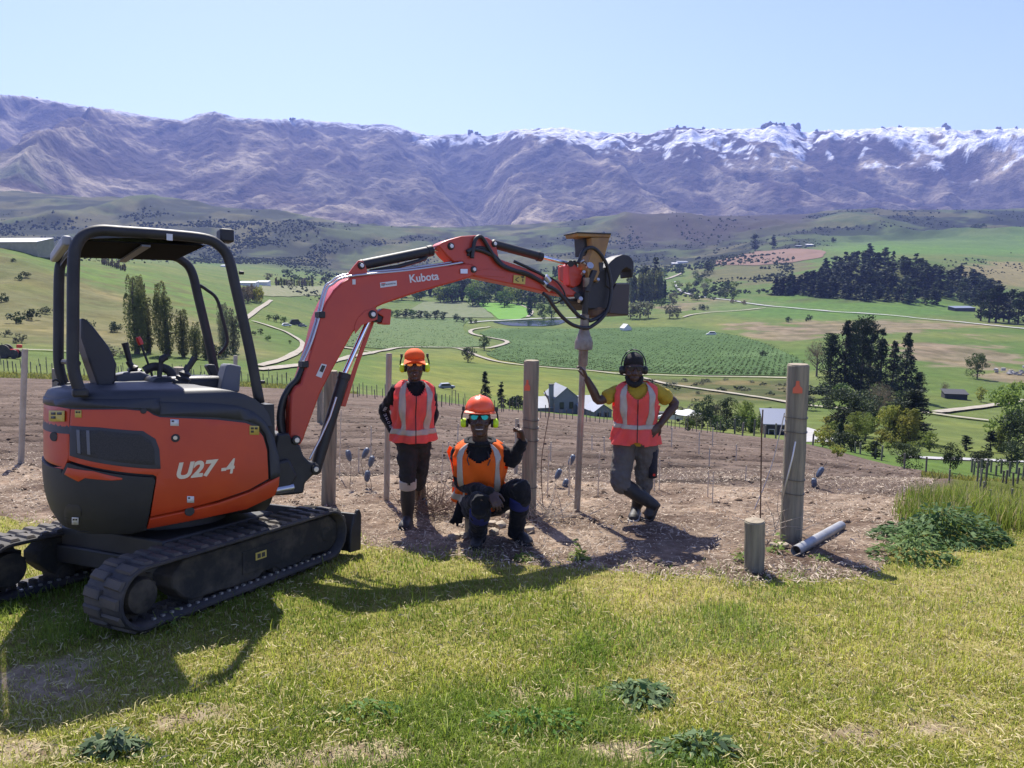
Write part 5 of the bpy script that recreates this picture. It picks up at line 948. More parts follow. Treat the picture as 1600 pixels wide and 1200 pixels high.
lowroof('hay_barn', 1508, 487, 22, 10, 3.2, 4.6, 8, M_dkwall, M_tin2, 'low dark barn on the highway paddock at the right', 'barn'); lowroof('river_house', 1067, 409, 26, 12, 3.5, 5.5, 6, M_offw, M_tin, 'tiny pale house far up the valley', 'house'); lowroof('river_house', 1055, 411, 14, 9, 3., 4.6, 6, M_offw, M_offw, 'tiny white outbuilding beside the pale valley house', 'outbuilding')
for px, py, w, lb in ((385, 446, 16, 'long white building below the far shelter belt'), (408, 445, 12, 'white building right of the long one by the shelter belt'), (350, 417, 14, 'white farm building above the cab post')): lowroof('winery_building', px, py, w, 8, 2.6, 4, -5, M_offw, M_tin, lb, 'building')
lowroof('trough_shed', 1494, 622, 6.4, 4, 1.6, 2.5, -14, M_dkwall, M_dkwall, 'small black shelter on the right pasture', 'shelter')
lowroof('pump_shed', 918, 497, 20, 7, 2.2, 3.2, 4, M_dkwall, M_tin, 'long low shed by the river behind the hose loop', 'shed')
def car(name, px, py, L, yaw, paint, label, tall=1.7, cat='car', dist=None):
    p = P(px, py, dist) if dist else G(px, py); e = empty(name, p, label, cat); c, s = math.cos(R(yaw)), math.sin(R(yaw)); X = Vector((c, s, 0)); Y = Vector((-s, c, 0)); Zv = Vector((0, 0, 1)); q = lambda a, b, z: p + X * a + Y * b + Zv * z; h = L / 2; t = tall
    m = MB(); m.prism([q(-h, 0, .35), q(h, 0, .35), q(h, 0, .85), q(h * .55, 0, t * .58), q(h * .3, 0, t), q(-h * .7, 0, t), q(-h * .95, 0, t * .6), q(-h, 0, t * .55)], Y, -.85, .85); m.build('body', paint, e, bevel=.05)
    m = MB(); m.prism([q(-h * .8, 0, t * .62), q(h * .42, 0, t * .62), q(h * .25, 0, t * .92), q(-h * .66, 0, t * .92)], Y, -.87, .87); m.build('side_window', M_glass, e)
    for a in (-.62, .62):
        for b in (-.8, .8): m = MB(); m.cyl(q(h * a, b - .1, .33), q(h * a, b + .1, .33), .33, seg=14); m.build('wheel', M_rub, e)
    return e
car('white_van', 1048, 657, 5, 160, M_offw, 'white van parked behind the right man', 2.1, 'van', 150); car('dark_truck', 1026, 657, 4.6, 170, M_dkwall, 'dark vehicle parked left of the white van', 1.8, 'vehicle', 152); car('white_car', 1111, 526, 7, 170, M_offw, 'small white car stopped at the vineyard edge', 2.6)
car('grey_car', 698, 607, 4.4, 20, M_tin2, 'dark car on the bright paddock left of the conifer'); car('parked_truck', 463, 508, 6.5, 30, M_dkwall, 'dark truck with a box body by the curved track', 3.2, 'truck'); car('parked_car', 448, 510, 4.5, 30, M_offw, 'white car parked beside the dark truck'); car('parked_car', 473, 511, 4.5, 30, M_tin, 'grey car right of the dark truck')
p = P(1075, 662, 148); e = empty('garden_umbrella', p, 'white garden umbrella beside the van', 'umbrella'); m = MB(); m.cyl(p, p + Vector((0, 0, 2.7)), .05); m.build('pole', M_dkwall, e); m = MB(); m.lathe([(2.6, 2.0), (2.55, 2.08), (1.3, 2.6), (.1, 2.95)], p, seg=12); m.build('canopy', M_offw, e)
# red farm bike with a trailer frame on the road at the far left
p = G(16, 560); k = mpp(p); e = empty('red_tractor', p, 'small red tractor with a dark wheel at the left edge', 'tractor')
for a, r, nm in ((-7, 11, 'rear_wheel'), (9, 7, 'front_wheel')):
    for b in (-.5, .5): m = MB(); m.lathe([(r * k * .45, -.14), (r * k, -.12), (r * k, .12), (r * k * .45, .14)], p + Vector((a * k, b, r * k)), (0, 1, 0), 18); m.build(nm, M_rub, e)
m = MB(); m.box(p + Vector((4 * k, 0, 11 * k)), (18 * k, .5, 7 * k)); m.build('engine_hood', M_knob, e, bevel=.05); m = MB(); m.box(p + Vector((-8 * k, 0, 15 * k)), (7 * k, .5, 3 * k)); m.build('seat', M_blk, e); m = MB(); m.tube([p + Vector((-11 * k, 0, 12 * k)), p + Vector((-11 * k, 0, 24 * k))], .05); m.build('roll_bar', M_blk, e); m = MB(); m.box(p + Vector((16 * k, 0, 19 * k)), (8 * k, .4, 5 * k)); m.build('red_tank', M_knob, e, bevel=.08)
# far tiny sheep and rubble
def rubble():
    p0 = G(1585, 583); e = empty('rubble_heap', p0, 'heap of pale rubble on the rough ground at the right', 'rubble heap'); mb = MB(); r = random.Random(4); k = mpp(p0)
    for q in range(26): c = p0 + Vector((r.gauss(0, 12) * k, r.gauss(0, 8) * k, abs(r.gauss(0, 5)) * k)); mb.box(c, (r.uniform(2, 7) * k, r.uniform(2, 7) * k, r.uniform(1, 3) * k), (Vector((1, 0, 0)), Vector((0, .9, r.uniform(-.5, .5))), Vector((0, 0, 1))))
    mb.build('broken_slabs', M_conc, e, smooth=False, kind='stuff')
rubble()

# ---------------------------------------------------------------- posts
M_wood = mat('weathered_post', (.27, .245, .18), .9, c2=(.17, .155, .12), scale=3, bump=.5, bscale=18, c3=(.34, .29, .21), scale3=2, spec=.15)
def grain(m):                                          # stretch the wood grain along the post
    nt = m.node_tree; tc = [n for n in nt.nodes if n.type == 'TEX_COORD'][0]; mp = nt.nodes.new('ShaderNodeMapping'); mp.inputs['Scale'].default_value = (9, 9, .7); src = tc.outputs['Object']; to = [l.to_socket for l in src.links]
    nt.links.new(src, mp.inputs[0])
    for t in to: nt.links.new(mp.outputs[0], t)
grain(M_wood)
M_woodend = mat('cut_wood', (.30, .255, .18), .9, c2=(.2, .16, .11), scale=22, bump=.2, bscale=60)
M_wire = mat('fence_wire', (.12, .11, .10), .5, .7); M_tagm = mat('orange_tag', (.62, .13, .06), .7)
def post(px, py, tx, ty, wpx, label, name='wooden_post', cat='post', group=None, seg=20, m=M_wood, taper=.95, lean=0.):
    p = G(px, py); t = P(tx, ty, p.y + lean); r = wpx / 2 * mpp(p); e = empty(name, p, label, cat, group); ax = (t - p).normalized(); a, s, b = frame(ax); mb = MB(); rs = []; rnd = random.Random(int(px * 7)); L = (t - p).length; nn = 14
    ph = [rnd.uniform(0, 6) for _ in range(4)]
    for i in range(nn + 1):
        h = -.25 + (L + .25) * i / nn; rr = r * (1 + (taper - 1) * i / nn) * (1 + .02 * math.sin(i * 1.3 + ph[0]))
        rs.append([p + ax * h + (s * math.cos(q) + b * math.sin(q)) * rr * (1 + .03 * math.sin(3 * q + ph[1]) + .015 * math.sin(7 * q + ph[2])) for q in [2 * math.pi * j / seg for j in range(seg)]])
    mb.rings(rs); mb.build('shaft', m, e, bevel=.006, ang=60)
    rr = r * taper; mb = MB(); mb.rings([[p + ax * (L + z) + (s * math.cos(q) + b * math.sin(q)) * rr * k for q in [2 * math.pi * j / seg for j in range(seg)]] for z, k in ((-.004, .955), (.006, .93), (.009, .6))]); mb.build('cut_end', M_woodend, e)
    return e, p, t, ax, r
def band(e, p, ax, r, h, th=.0025): 
    a, s, b = frame(ax); mb = MB(); n = 26; pts = [p + ax * (h + .006 * math.sin(q * 2)) + (s * math.cos(q) + b * math.sin(q)) * (r * 1.045) for q in [2 * math.pi * j / n for j in range(n)]]
    mb.rings([[c + (c - p - ax * h).normalized() * u + ax * v for u, v in ((-.003, -th), (th, -th), (th, th), (-.003, th))] for c in pts], closed=True); return mb.build('wire_band', M_wire, e)
def tag_on(e, c, n, w, h):
    n = Vector(n).normalized(); s = Vector((0, 0, 1)).cross(n).normalized(); u = n.cross(s); pts = [(-.5, -.5), (.5, -.5), (.5, -.1), (.22, .1), (.16, .5), (-.16, .5), (-.22, .1), (-.5, -.1)]
    mb = MB(); mb.prism([c + s * (a * w) + u * (b * h) for a, b in pts], n, 0, .004); return mb.build('orange_tag', M_tagm, e, bevel=.001)
cv = lambda p: (Vector((0, 0, CZ)) - p).normalized()
e, p, t, ax, r = post(1235, 845, 1247, 570, 33, 'tall thick strainer post standing right with an orange tag'); Lp = (t - p).length
for h in (.28, .36, .63, .71): band(e, p, ax, r, Lp * h)
tag_on(e, t + ax * -.17 + Vector((-.03, -r * 1.0, 0)), (-.1, -1, .1), .075, .10)
m = MB(); m.tube(crv([P(1243, 690, p.y - r - .03), P(1237, 720, p.y - r - .05), P(1228, 755, p.y - r - .05), P(1222, 780, p.y - r - .02)], 5), .007, 8); m.build('wire_tail', M_pipe, e)
e, p, t, ax, r = post(826, 806, 831, 564, 24, 'wooden strainer post behind the kneeling man'); Lp = (t - p).length
for h in (.50, .58, .63, .20): band(e, p, ax, r, Lp * h, .0035)
tag_on(e, t + ax * -.22 + Vector((-.04, -r * 1.0, 0)), (-.2, -1, .1), .055, .10)
post(513, 790, 517, 580, 22, 'wooden post half hidden behind the boom')
post(1178, 893, 1179, 814, 31, 'short sawn post stump in front of the tall post', taper=.98)
post(92, 640, 90, 576, 16, 'wooden post behind the rear canopy posts'); post(278, 640, 279, 574, 17, 'wooden post behind the joysticks'); post(500, 660, 500, 585, 9, 'thin wooden post in the shade behind the boom')
M_pole = mat('pale_steel_pole', (.42, .38, .31), .55, .3, c2=(.33, .29, .23), scale=6)
for a in ((604, 782, 608, 553, 9, 'pale metal pole standing behind the left man'), (33, 725, 39, 546, 8.5, 'pale pole standing at the far left of the field'), (806, 742, 808, 655, 6, 'thin pale stake beside the thumb of the kneeling man'), (367, 640, 368, 556, 6, 'thin pale pole between the canopy post and boom')):
    post(*a, name='field_pole', cat='pole', m=M_pole, taper=1)
M_stake = mat('bamboo_stake', (.52, .45, .34), .7)
SK = [(530, 748, 533, 640), (579, 715, 580, 666), (671, 700, 672, 660), (690, 756, 692, 692), (786, 748, 787, 690), (855, 778, 858, 696), (888, 773, 891, 715), (934, 776, 937, 708), (890, 771, 890, 722), (1022, 767, 1023, 720), (1030, 765, 1031, 715), (1106, 776, 1107, 735), (1113, 787, 1115, 737), (1092, 710, 1093, 675), (1049, 700, 1050, 668), (925, 702, 925, 680), (944, 706, 944, 682), (1113, 697, 1114, 668), (1165, 753, 1166, 727), (700, 720, 701, 690), (715, 690, 716, 662), (860, 720, 861, 690), (740, 672, 741, 645), (980, 716, 981, 690), (1150, 720, 1151, 694), (560, 738, 561, 700), (1108, 727, 1109, 700), (640, 705, 641, 672)]
SK.sort()
for i, (a, b, c, d) in enumerate(SK):
    p = G(a, b); t = P(c, d, p.y); o = MB().cyl(p - Vector((0, 0, .05)), t, .85 * mpp(p), seg=6).build('field_stake', M_stake, None, loc=p); tag(o, 'thin pale stake standing in the ploughed field', 'stake', 'thin stakes in the ploughed field')
p = G(1188, 815); o = MB().tube([p, P(1190, 680, p.y), P(1192, 640, p.y)], 1.1 * mpp(p), 6).build('rusty_rod', M_rust, None, loc=p); tag(o, 'thin rusty rod standing behind the sawn stump', 'rod')
p = G(1179, 795); q = P(1226, 645, 7.3); mid = p.lerp(q, .5) + Vector((.02, 0, -.06)); o = MB().tube(crv([p, mid, q], 8), .006, 6).build('slack_wire', M_pipe, None, loc=p); tag(o, 'slack pale wire running down left of the tall post', 'wire')
# galvanised pipe on the ground
p0 = G(1243, 868); p1 = G(1314, 827); r = 8.2 * mpp(p0); p0.z += r * .95; p1.z += r * .7; ax = (p1 - p0).normalized(); e = empty('steel_tube', p0, 'grey galvanised tube lying beside the tall post', 'tube')
m = MB(); m.lathe([(r * .86, 0), (r, 0), (r, (p1 - p0).length), (r * .86, (p1 - p0).length)], p0, ax, 28); a_, s_, b_ = frame(ax); m = MB()
n = 28; Lq = (p1 - p0).length; m.rings([[p0 + ax * h + (s_ * math.cos(2 * math.pi * j / n) + b_ * math.sin(2 * math.pi * j / n)) * q for j in range(n)] for q, h in ((r * .87, Lq * .97), (r * .87, .002), (r * .9, 0), (r, 0), (r, Lq), (r * .88, Lq))], cap=False); m.build('tube_wall', mat('galvanised_tube', (.34, .34, .33), .5, .45, c2=(.25, .25, .245), scale=8, bump=.04, bscale=40, c3=(.34, .3, .25), scale3=3), e, ang=50)
m = MB(); m.cyl(p0 + ax * .06, p0 + ax * .07, r * .86); m.build('dark_bore', M_ink, e)
# small grey blue strainers hanging on the wires
M_sock = mat('slate_plastic', (.10, .13, .18), .45, c2=(.06, .08, .12), scale=14)
for i, (px, py, rot, lb) in enumerate(((1281, 738, .5, 'grey blue wire strainer highest of three right of the tall post'), (1272, 756, -.1, 'grey blue wire strainer nearest the tall post on its right'), (1300, 775, .35, 'grey blue wire strainer lowest of three right of the tall post'), (893, 719, .4, 'grey blue wire strainer touching the steel pipe'), (872, 741, .4, 'grey blue wire strainer middle of three left of the pipe'), (883, 757, .3, 'grey blue wire strainer lowest of three left of the pipe'), (571, 708, .5, 'grey wire strainer left of the metal pole'), (580, 721, .3, 'grey wire strainer below the one by the metal pole'), (545, 712, -.2, 'small wire strainer nearest the boom cylinder'), (574, 744, .1, 'reddish grey wire strainer low beside the metal pole'))):
    c = P(px, py, 8.6); k = mpp(c); ax = Vector((math.sin(rot), 0, math.cos(rot))); e = empty('wire_strainer', c, lb, 'wire strainer'); m = MB(); m.lathe([(1.5 * k, 9 * k), (3.2 * k, 7 * k), (4.2 * k, 3 * k), (4.6 * k, -3 * k), (3.6 * k, -8 * k), (1.2 * k, -9.5 * k)], c, ax * -1, 8); m.build('body', M_sock, e, smooth=False); g0 = Vector((c.x, c.y, float(gz(c.x, c.y))))
    m = MB(); m.tube([c - ax * 9 * k * -1, c + ax * 14 * k + Vector((.02, .02, 0)), c + ax * 20 * k], .0035, 5); m.tube([c - ax * 8 * k, c - ax * 16 * k, g0], .003, 5); m.build('wire_tail', M_wire, e)
for z in (.62, 1.02): 
    a, b = P(517, 690 - z * 60, 8.6), P(1236, 800 - z * 95, 7.25); o = MB().tube([a.lerp(b, t) + Vector((0, 0, -.05 * math.sin(math.pi * t))) for t in np.linspace(0, 1, 14)], .0018, 5).build('fence_wire', M_wire, None, loc=a); tag(o, 'lower thin wire strung across the field edge' if z < 1 else 'upper thin wire strung across the field edge', 'wire')
# vineyard and fence posts beyond the field
M_vp = mat('vineyard_post', (.13, .12, .095), .9, rand=.3)
vpm = MB().tube([(0, 0, -.15), (0, 0, .5), (0, 0, 1)], .5, 7).build('fence_post', M_vp); vpd = vpm.data; bpy.data.objects.remove(vpm)
def fpost(px, py, h, label, group, w=.11, name='vineyard_post', pos=None):
    p = pos if pos is not None else G(px, py); o = link(name, vpd); o.location = p; w = w if w < 1 else w * mpp(p); o.scale = (w, w, h * mpp(p)); o.rotation_euler = (random.uniform(-.04, .04), random.uniform(-.05, .05), 0); return tag(o, label, 'post', group)
g = random.Random(9)
for x in np.arange(-10, 505, 7.5): fpost(x + g.uniform(-2, 2), np.interp(x, [0, 200, 400, 500], [583, 592, 600, 606]) + g.uniform(-4, 3), g.uniform(13, 21), 'dark vineyard post in the rows beyond the left field edge', 'vineyard posts beyond the field on the left', .13)
for x in np.arange(0, 480, 15): fpost(x + g.uniform(-3, 3), np.interp(x, [0, 200, 400, 500], [571, 580, 589, 597]) + g.uniform(-3, 3), g.uniform(11, 15), 'dark vineyard post in the rows beyond the left field edge', 'vineyard posts beyond the field on the left', .12)
for x in np.arange(508, 830, 5.5): fpost(x + g.uniform(-2, 2), np.interp(x, [500, 700, 830], [612, 634, 646]) + g.uniform(-3, 4), g.uniform(14, 24), 'grey vineyard post in the rows left of the grey house', 'vineyard posts left of the house', .09)
for x in np.arange(838, 1130, 7.): fpost(x + g.uniform(-2, 2), np.interp(x, [830, 1000, 1130], [650, 665, 678]) + g.uniform(-2, 2), g.uniform(14, 24), 'pale slim post in the fence before the house', 'fence posts before the house', .07, 'fence_post')
for x, y, h in ((1148, 678, 24), (1160, 681, 22), (1178, 681, 26), (1195, 684, 20), (1212, 685, 24), (1270, 696, 18), (1310, 698, 22), (1336, 708, 18), (1344, 710, 18), (1367, 717, 22), (1377, 720, 24), (1413, 734, 26), (1446, 748, 30), (1483, 752, 22)): fpost(x, y, h, 'weathered post in the fence along the right field edge', 'fence posts along the right field edge', 2.8, 'fence_post')
for x, y, h in ((1521, 745, 26), (1527, 752, 34), (1531, 764, 36), (1535, 780, 30), (1540, 762, 42), (1546, 788, 26), (1558, 790, 20), (1580, 792, 30), (1533, 742, 26), (1541, 748, 32), (1548, 738, 20), (1567, 752, 20), (1572, 756, 22), (1583, 760, 22), (1590, 752, 26), (1598, 748, 34), (1604, 770, 26), (1518, 738, 22), (1564, 740, 22), (1577, 745, 24), (1588, 740, 22), (1556, 744, 18)): fpost(x, y, h, 'stubby dark post in the vineyard rows at the right', 'vineyard posts at the right edge', 3.)
# ---------------------------------------------------------------- people
M_skin = mat('dark_skin', (.078, .041, .028), .45, c2=(.058, .031, .021), scale=12, spec=.4, bump=.03, bscale=60)
M_hair = mat('black_hair', (.008, .007, .007), .8, bump=.6, bscale=120)
M_bsh = mat('black_cloth', (.010, .010, .012), .9, c2=(.016, .016, .018), scale=10, bump=.35, bscale=26, spec=.15, sheen=.1)
M_char = mat('charcoal_cloth', (.026, .026, .028), .9, c2=(.036, .035, .036), scale=8, bump=.35, bscale=24, spec=.15)
M_gtr = mat('grey_work_cloth', (.125, .115, .105), .9, c2=(.095, .088, .082), scale=6, bump=.4, bscale=22, spec=.15)
M_pink = mat('coral_vest', (1, .17, .145), .75, c2=(.92, .15, .125), scale=6, bump=.25, bscale=20, trans=.45)
M_orng = mat('orange_vest', (1, .20, .016), .75, c2=(.92, .18, .014), scale=6, bump=.25, bscale=20, trans=.45)
M_refl = mat('reflective_tape', (.42, .37, .31), .45, c2=(.36, .32, .27), scale=12)
M_ytee = mat('mustard_tee', (.48, .34, .03), .85, c2=(.40, .28, .025), scale=8, bump=.3, bscale=24, trans=.15)
M_boot = mat('boot_rubber', (.018, .017, .016), .6, c2=(.06, .048, .036), scale=9, bump=.1, bscale=40, contrast=(.5, .8))
M_hat = mat('hard_hat_plastic', (.85, .10, .025), .35, spec=.5)
M_cap = mat('orange_cap_cloth', (.9, .13, .02), .8, trans=.2)
M_neon = mat('neon_ear_cup', (.55, .78, .02), .5)
M_ppat = mat('blue_knee_cloth', (.015, .02, .11), .85)
M_teeth = mat('teeth', (.6, .56, .5), .4); M_lensg = mat('green_mirror_lens', (.02, .30, .22), .12, .6); M_lenso = mat('amber_mirror_lens', (.6, .2, .03), .12, .6); M_lensd = mat('dark_lens', (.01, .01, .012), .1)
M_print = mat('pale_print', (.35, .35, .36), .7)
def cap_rings(pts, rad, side, seg=14):                 # tapered limb with rounded ends; rad = (along side, across)
    pts = [Vector(p) for p in pts]; rad = [r if isinstance(r, tuple) else (r, r) for r in rad]; out = []; s = Vector(side)
    n = len(pts)
    for i in range(n):
        a, s2, t = frame(pts[min(i + 1, n - 1)] - pts[max(i - 1, 0)], s); s = s2
        if i == 0:
            for k in (.0, .5, .85): q = math.sqrt(1 - (1 - k) ** 2) if k else .12; out.append([pts[0] - a * (min(rad[0]) * (1 - k) * .8) + s * (rad[0][0] * q * math.cos(2 * math.pi * j / seg)) + t * (rad[0][1] * q * math.sin(2 * math.pi * j / seg)) for j in range(seg)])
        out.append([pts[i] + s * (rad[i][0] * math.cos(2 * math.pi * j / seg)) + t * (rad[i][1] * math.sin(2 * math.pi * j / seg)) for j in range(seg)])
        if i == n - 1:
            for k in (.85, .5, .0): q = math.sqrt(1 - (1 - k) ** 2) if k else .12; out.append([pts[i] + a * (min(rad[i]) * (1 - k) * .8) + s * (rad[i][0] * q * math.cos(2 * math.pi * j / seg)) + t * (rad[i][1] * q * math.sin(2 * math.pi * j / seg)) for j in range(seg)])
    return out
def limb(mb, pts, rad, side=(1, 0, 0), sub=4, seg=14):
    cp = crv(pts, sub); n = len(pts); rr = [r if isinstance(r, tuple) else (r, r) for r in rad]; R_ = []
    for i in range(len(cp)):
        u = i / sub; k = min(int(u), n - 2); f = u - k; f = f * f * (3 - 2 * f); R_.append(tuple(rr[k][q] * (1 - f) + rr[k + 1][q] * f for q in (0, 1)))
    mb.rings(cap_rings(cp, R_, side, seg))
def fuse(name, mb, m, parent, vox=.009, sm=6, wrinkle=0., wsize=.09):
    o = mb.build(name, m, parent, ang=180); r = o.modifiers.new('fuse', 'REMESH'); r.mode = 'VOXEL'; r.voxel_size = vox; r.use_smooth_shade = True
    s = o.modifiers.new('relax', 'SMOOTH'); s.iterations = sm; s.factor = .5
    if wrinkle:
        tx = bpy.data.textures.new('folds', 'CLOUDS'); tx.noise_scale = wsize; tx.noise_depth = 2; d = o.modifiers.new('folds', 'DISPLACE'); d.texture = tx; d.strength = wrinkle; d.texture_coords = 'LOCAL'
    return o
def hand(mb, wrist, dirv, palm_n, size=.185, curl=.5, thumb=1, spread=.12, fist=False, thumb_up=None):
    d = Vector(dirv).normalized(); n = Vector(palm_n); n = (n - d * n.dot(d)).normalized(); s = d.cross(n) * thumb; w = Vector(wrist); L = size; pw = L * .23
    limb(mb, [w - d * .02, w + d * L * .12, w + d * L * .3, w + d * L * .47], [(L * .15, L * .11), (L * .19, L * .1), (L * .235, L * .095), (L * .225, L * .08)], s, 3, 10)
    for i, (o, ln) in enumerate(((-.78, .36), (-.27, .44), (.25, .41), (.74, .33))):
        b = w + d * L * (.46 - .03 * abs(o)) + s * (-o * pw); c = curl * (1 + .12 * i); f = d + s * (-o * spread); f.normalize(); pts = [b]; ang = c * .55
        for q, fr in enumerate((.42, .33, .25)):
            dr = (f * math.cos(ang) + n * math.sin(ang)); pts.append(pts[-1] + dr * (L * ln * fr * 1.08)); ang += c * (1.15 if not fist else 1.45)
        limb(mb, pts, [L * .052, L * .05, L * .045, L * .036], s, 2, 8)
    b = w + d * L * .14 + s * (pw * .85) + n * L * .03
    if thumb_up is not None: u = Vector(thumb_up).normalized(); pts = [b, b + u * L * .2 + s * L * .03, b + u * L * .36, b + u * L * .5]
    else: t = (d * .62 + s * .7 + n * .35).normalized(); t2 = (d * .9 + s * .2 + n * .4).normalized(); pts = [b, b + t * L * .16, b + t * L * .2 + t2 * L * .12, b + t * L * .2 + t2 * L * .26]
    limb(mb, pts, [L * .075, L * .068, L * .058, L * .045], n, 2, 8)
def head(mb, c, f, up, h=.235):                        # c = centre of the head, f = where the face looks
    f = Vector(f).normalized(); up = Vector(up); up = (up - f * up.dot(f)).normalized(); s = f.cross(up); c = Vector(c); k = h / .235; rs = []
    for z, w, df, db in ((-.118, .018, .052, -.02), (-.112, .034, .074, .0), (-.098, .046, .085, .03), (-.075, .057, .088, .058), (-.045, .064, .088, .076), (-.012, .069, .09, .088), (.02, .072, .092, .096), (.05, .074, .088, .099), (.075, .07, .074, .092), (.097, .057, .052, .072), (.111, .037, .03, .045), (.117, .014, .01, .018)):
        cy = (df - db) / 2; ry = (df + db) / 2; rs.append([c + up * z * k + s * (w * k * math.cos(a)) + f * ((cy + ry * math.sin(a)) * k) for a in [2 * math.pi * j / 18 for j in range(18)]])
    mb.rings(rs); q = lambda x, y, z: c + s * x * k + f * y * k + up * z * k; A = (s, f, up)
    limb(mb, [q(0, .086, .028), q(0, .1, .0), q(0, .108, -.022)], [.009 * k, .011 * k, .014 * k], s, 3, 8); mb.ball(q(.014, .096, -.026), .010 * k, 8, 6); mb.ball(q(-.014, .096, -.026), .010 * k, 8, 6)
    for x in (-1, 1): mb.ball(q(.033 * x, .08, .036), (.022 * k, .012 * k, .008 * k), 8, 6, A); mb.ball(q(.044 * x, .066, -.03), (.02 * k, .018 * k, .018 * k), 8, 6, A); mb.ball(q(.072 * x, -.006, -.004), (.009 * k, .017 * k, .03 * k), 8, 6, A); mb.ball(q(.031 * x, .083, .018), (.012 * k, .008 * k, .008 * k), 8, 6, A)
    limb(mb, [q(-.024, .082, -.058), q(0, .092, -.056), q(.024, .082, -.058)], [.006 * k, .0085 * k, .006 * k], up, 3, 8); limb(mb, [q(-.02, .08, -.07), q(0, .09, -.071), q(.02, .08, -.07)], [.006 * k, .009 * k, .006 * k], up, 3, 8); mb.ball(q(0, .078, -.1), (.022 * k, .016 * k, .016 * k), 8, 6, A)
    return q, A, k
def glasses(parent, q, A, k, lens, fm=M_blk):
    s, f, up = A; mb = MB()
    mb.tube([q(-.074, -.01, .03), q(-.072, .06, .03), q(-.06, .089, .03)], .0035 * k, 6); mb.tube([q(.074, -.01, .03), q(.072, .06, .03), q(.06, .089, .03)], .0035 * k, 6); mb.tube([q(-.06, .09, .034), q(0, .108, .034), q(.06, .09, .034)], .0045 * k, 6); g_ = mb.build('sunglasses', fm, parent)
    for x in (-1, 1):
        mb = MB(); pts = [q(x * a, .101 - .19 * max(a - .01, 0) ** 1.1, z) for a, z in ((.008, .03), (.02, .036), (.05, .035), (.062, .026), (.054, .006), (.036, .0), (.018, .006))]; mb.prism(pts, f, -.004 * k, .004 * k); mb.build('lens', lens, g_, bevel=.002)
def muffs(parent, q, A, k, cup, w=.098, z=-.012, over=True):
    s, f, up = A
    for x in (-1, 1):
        mb = MB(); mb.lathe([(.02, -.022), (.034, -.02), (.04, -.008), (.038, .012), (.026, .022), (.01, .024)], q(x * (w), -.006, z), s * x, 18); c_ = mb.build('ear_cup', cup, parent, ang=50); mb = MB(); mb.lathe([(.03, -.012), (.036, -.006), (.036, .008), (.03, .012)], q(x * (w - .024), -.006, z), s * x, 16); mb.build('ear_cushion', M_blk, c_)
        if over: mb = MB(); mb.tube([q(x * (w + .014), -.006, z + .02), q(x * (w + .012), .0, z + .055), q(x * (w - .0), .008, z + .095)], .007, 8); mb.box(q(x * (w + .002), .006, z + .1), (.022, .036, .03), A); mb.build('ear_arm', M_blk, c_)
    if not over: mb = MB(); mb.tube(crv([q(math.sin(a) * (w + .006), -.006, z + .02 + math.cos(a) * .145) for a in np.linspace(-1.45, 1.45, 12)], 3), [(.016, .006)] * 34, 8, side=f); mb.build('headband', M_blk, parent)
class Torso:                                           # body of the trunk as rings between hips and neck
    def __init__(s, pel, chest, neck, shl, shr, front, w=1.):
        s.p = [Vector(v) for v in (pel, Vector(pel).lerp(Vector(chest), .5), chest, Vector(chest).lerp(Vector(neck), .55), neck)]; s.fr = Vector(front).normalized(); s.w = w; s.side_p = None; s.side_s = (Vector(shl) - Vector(shr)).normalized(); s.cv = crv(s.p, 10)
        s.ks = [0, .12, .3, .5, .64, .77, .86, .93, 1]; s.wa = [.172, .168, .152, .170, .182, .188, .168, .118, .064]; s.da = [.122, .122, .110, .122, .124, .118, .100, .078, .064]
    def at(s, t, th, off=0., flare=0.):
        i = t * (len(s.cv) - 1); k = min(int(i), len(s.cv) - 2); f = i - k; c = s.cv[k].lerp(s.cv[k + 1], f); up = (s.cv[min(k + 2, len(s.cv) - 1)] - s.cv[max(k - 1, 0)]).normalized(); sd = (s.side_s - up * s.side_s.dot(up)).normalized(); fr = sd.cross(up); fr = fr if fr.dot(s.fr) > 0 else -fr
        a = np.interp(t, s.ks, s.wa) * s.w + off + flare; b = np.interp(t, s.ks, s.da) * s.w + off + flare; cc, ss = math.cos(th), math.sin(th); e = .82
        return c + sd * (a * math.copysign(abs(ss) ** e, ss)) + fr * (b * math.copysign(abs(cc) ** e, cc))
    def rings(s, off, t0=0, t1=1, n=16, seg=24): return [[s.at(t, 2 * math.pi * j / seg, off) for j in range(seg)] for t in np.linspace(t0, t1, n)]
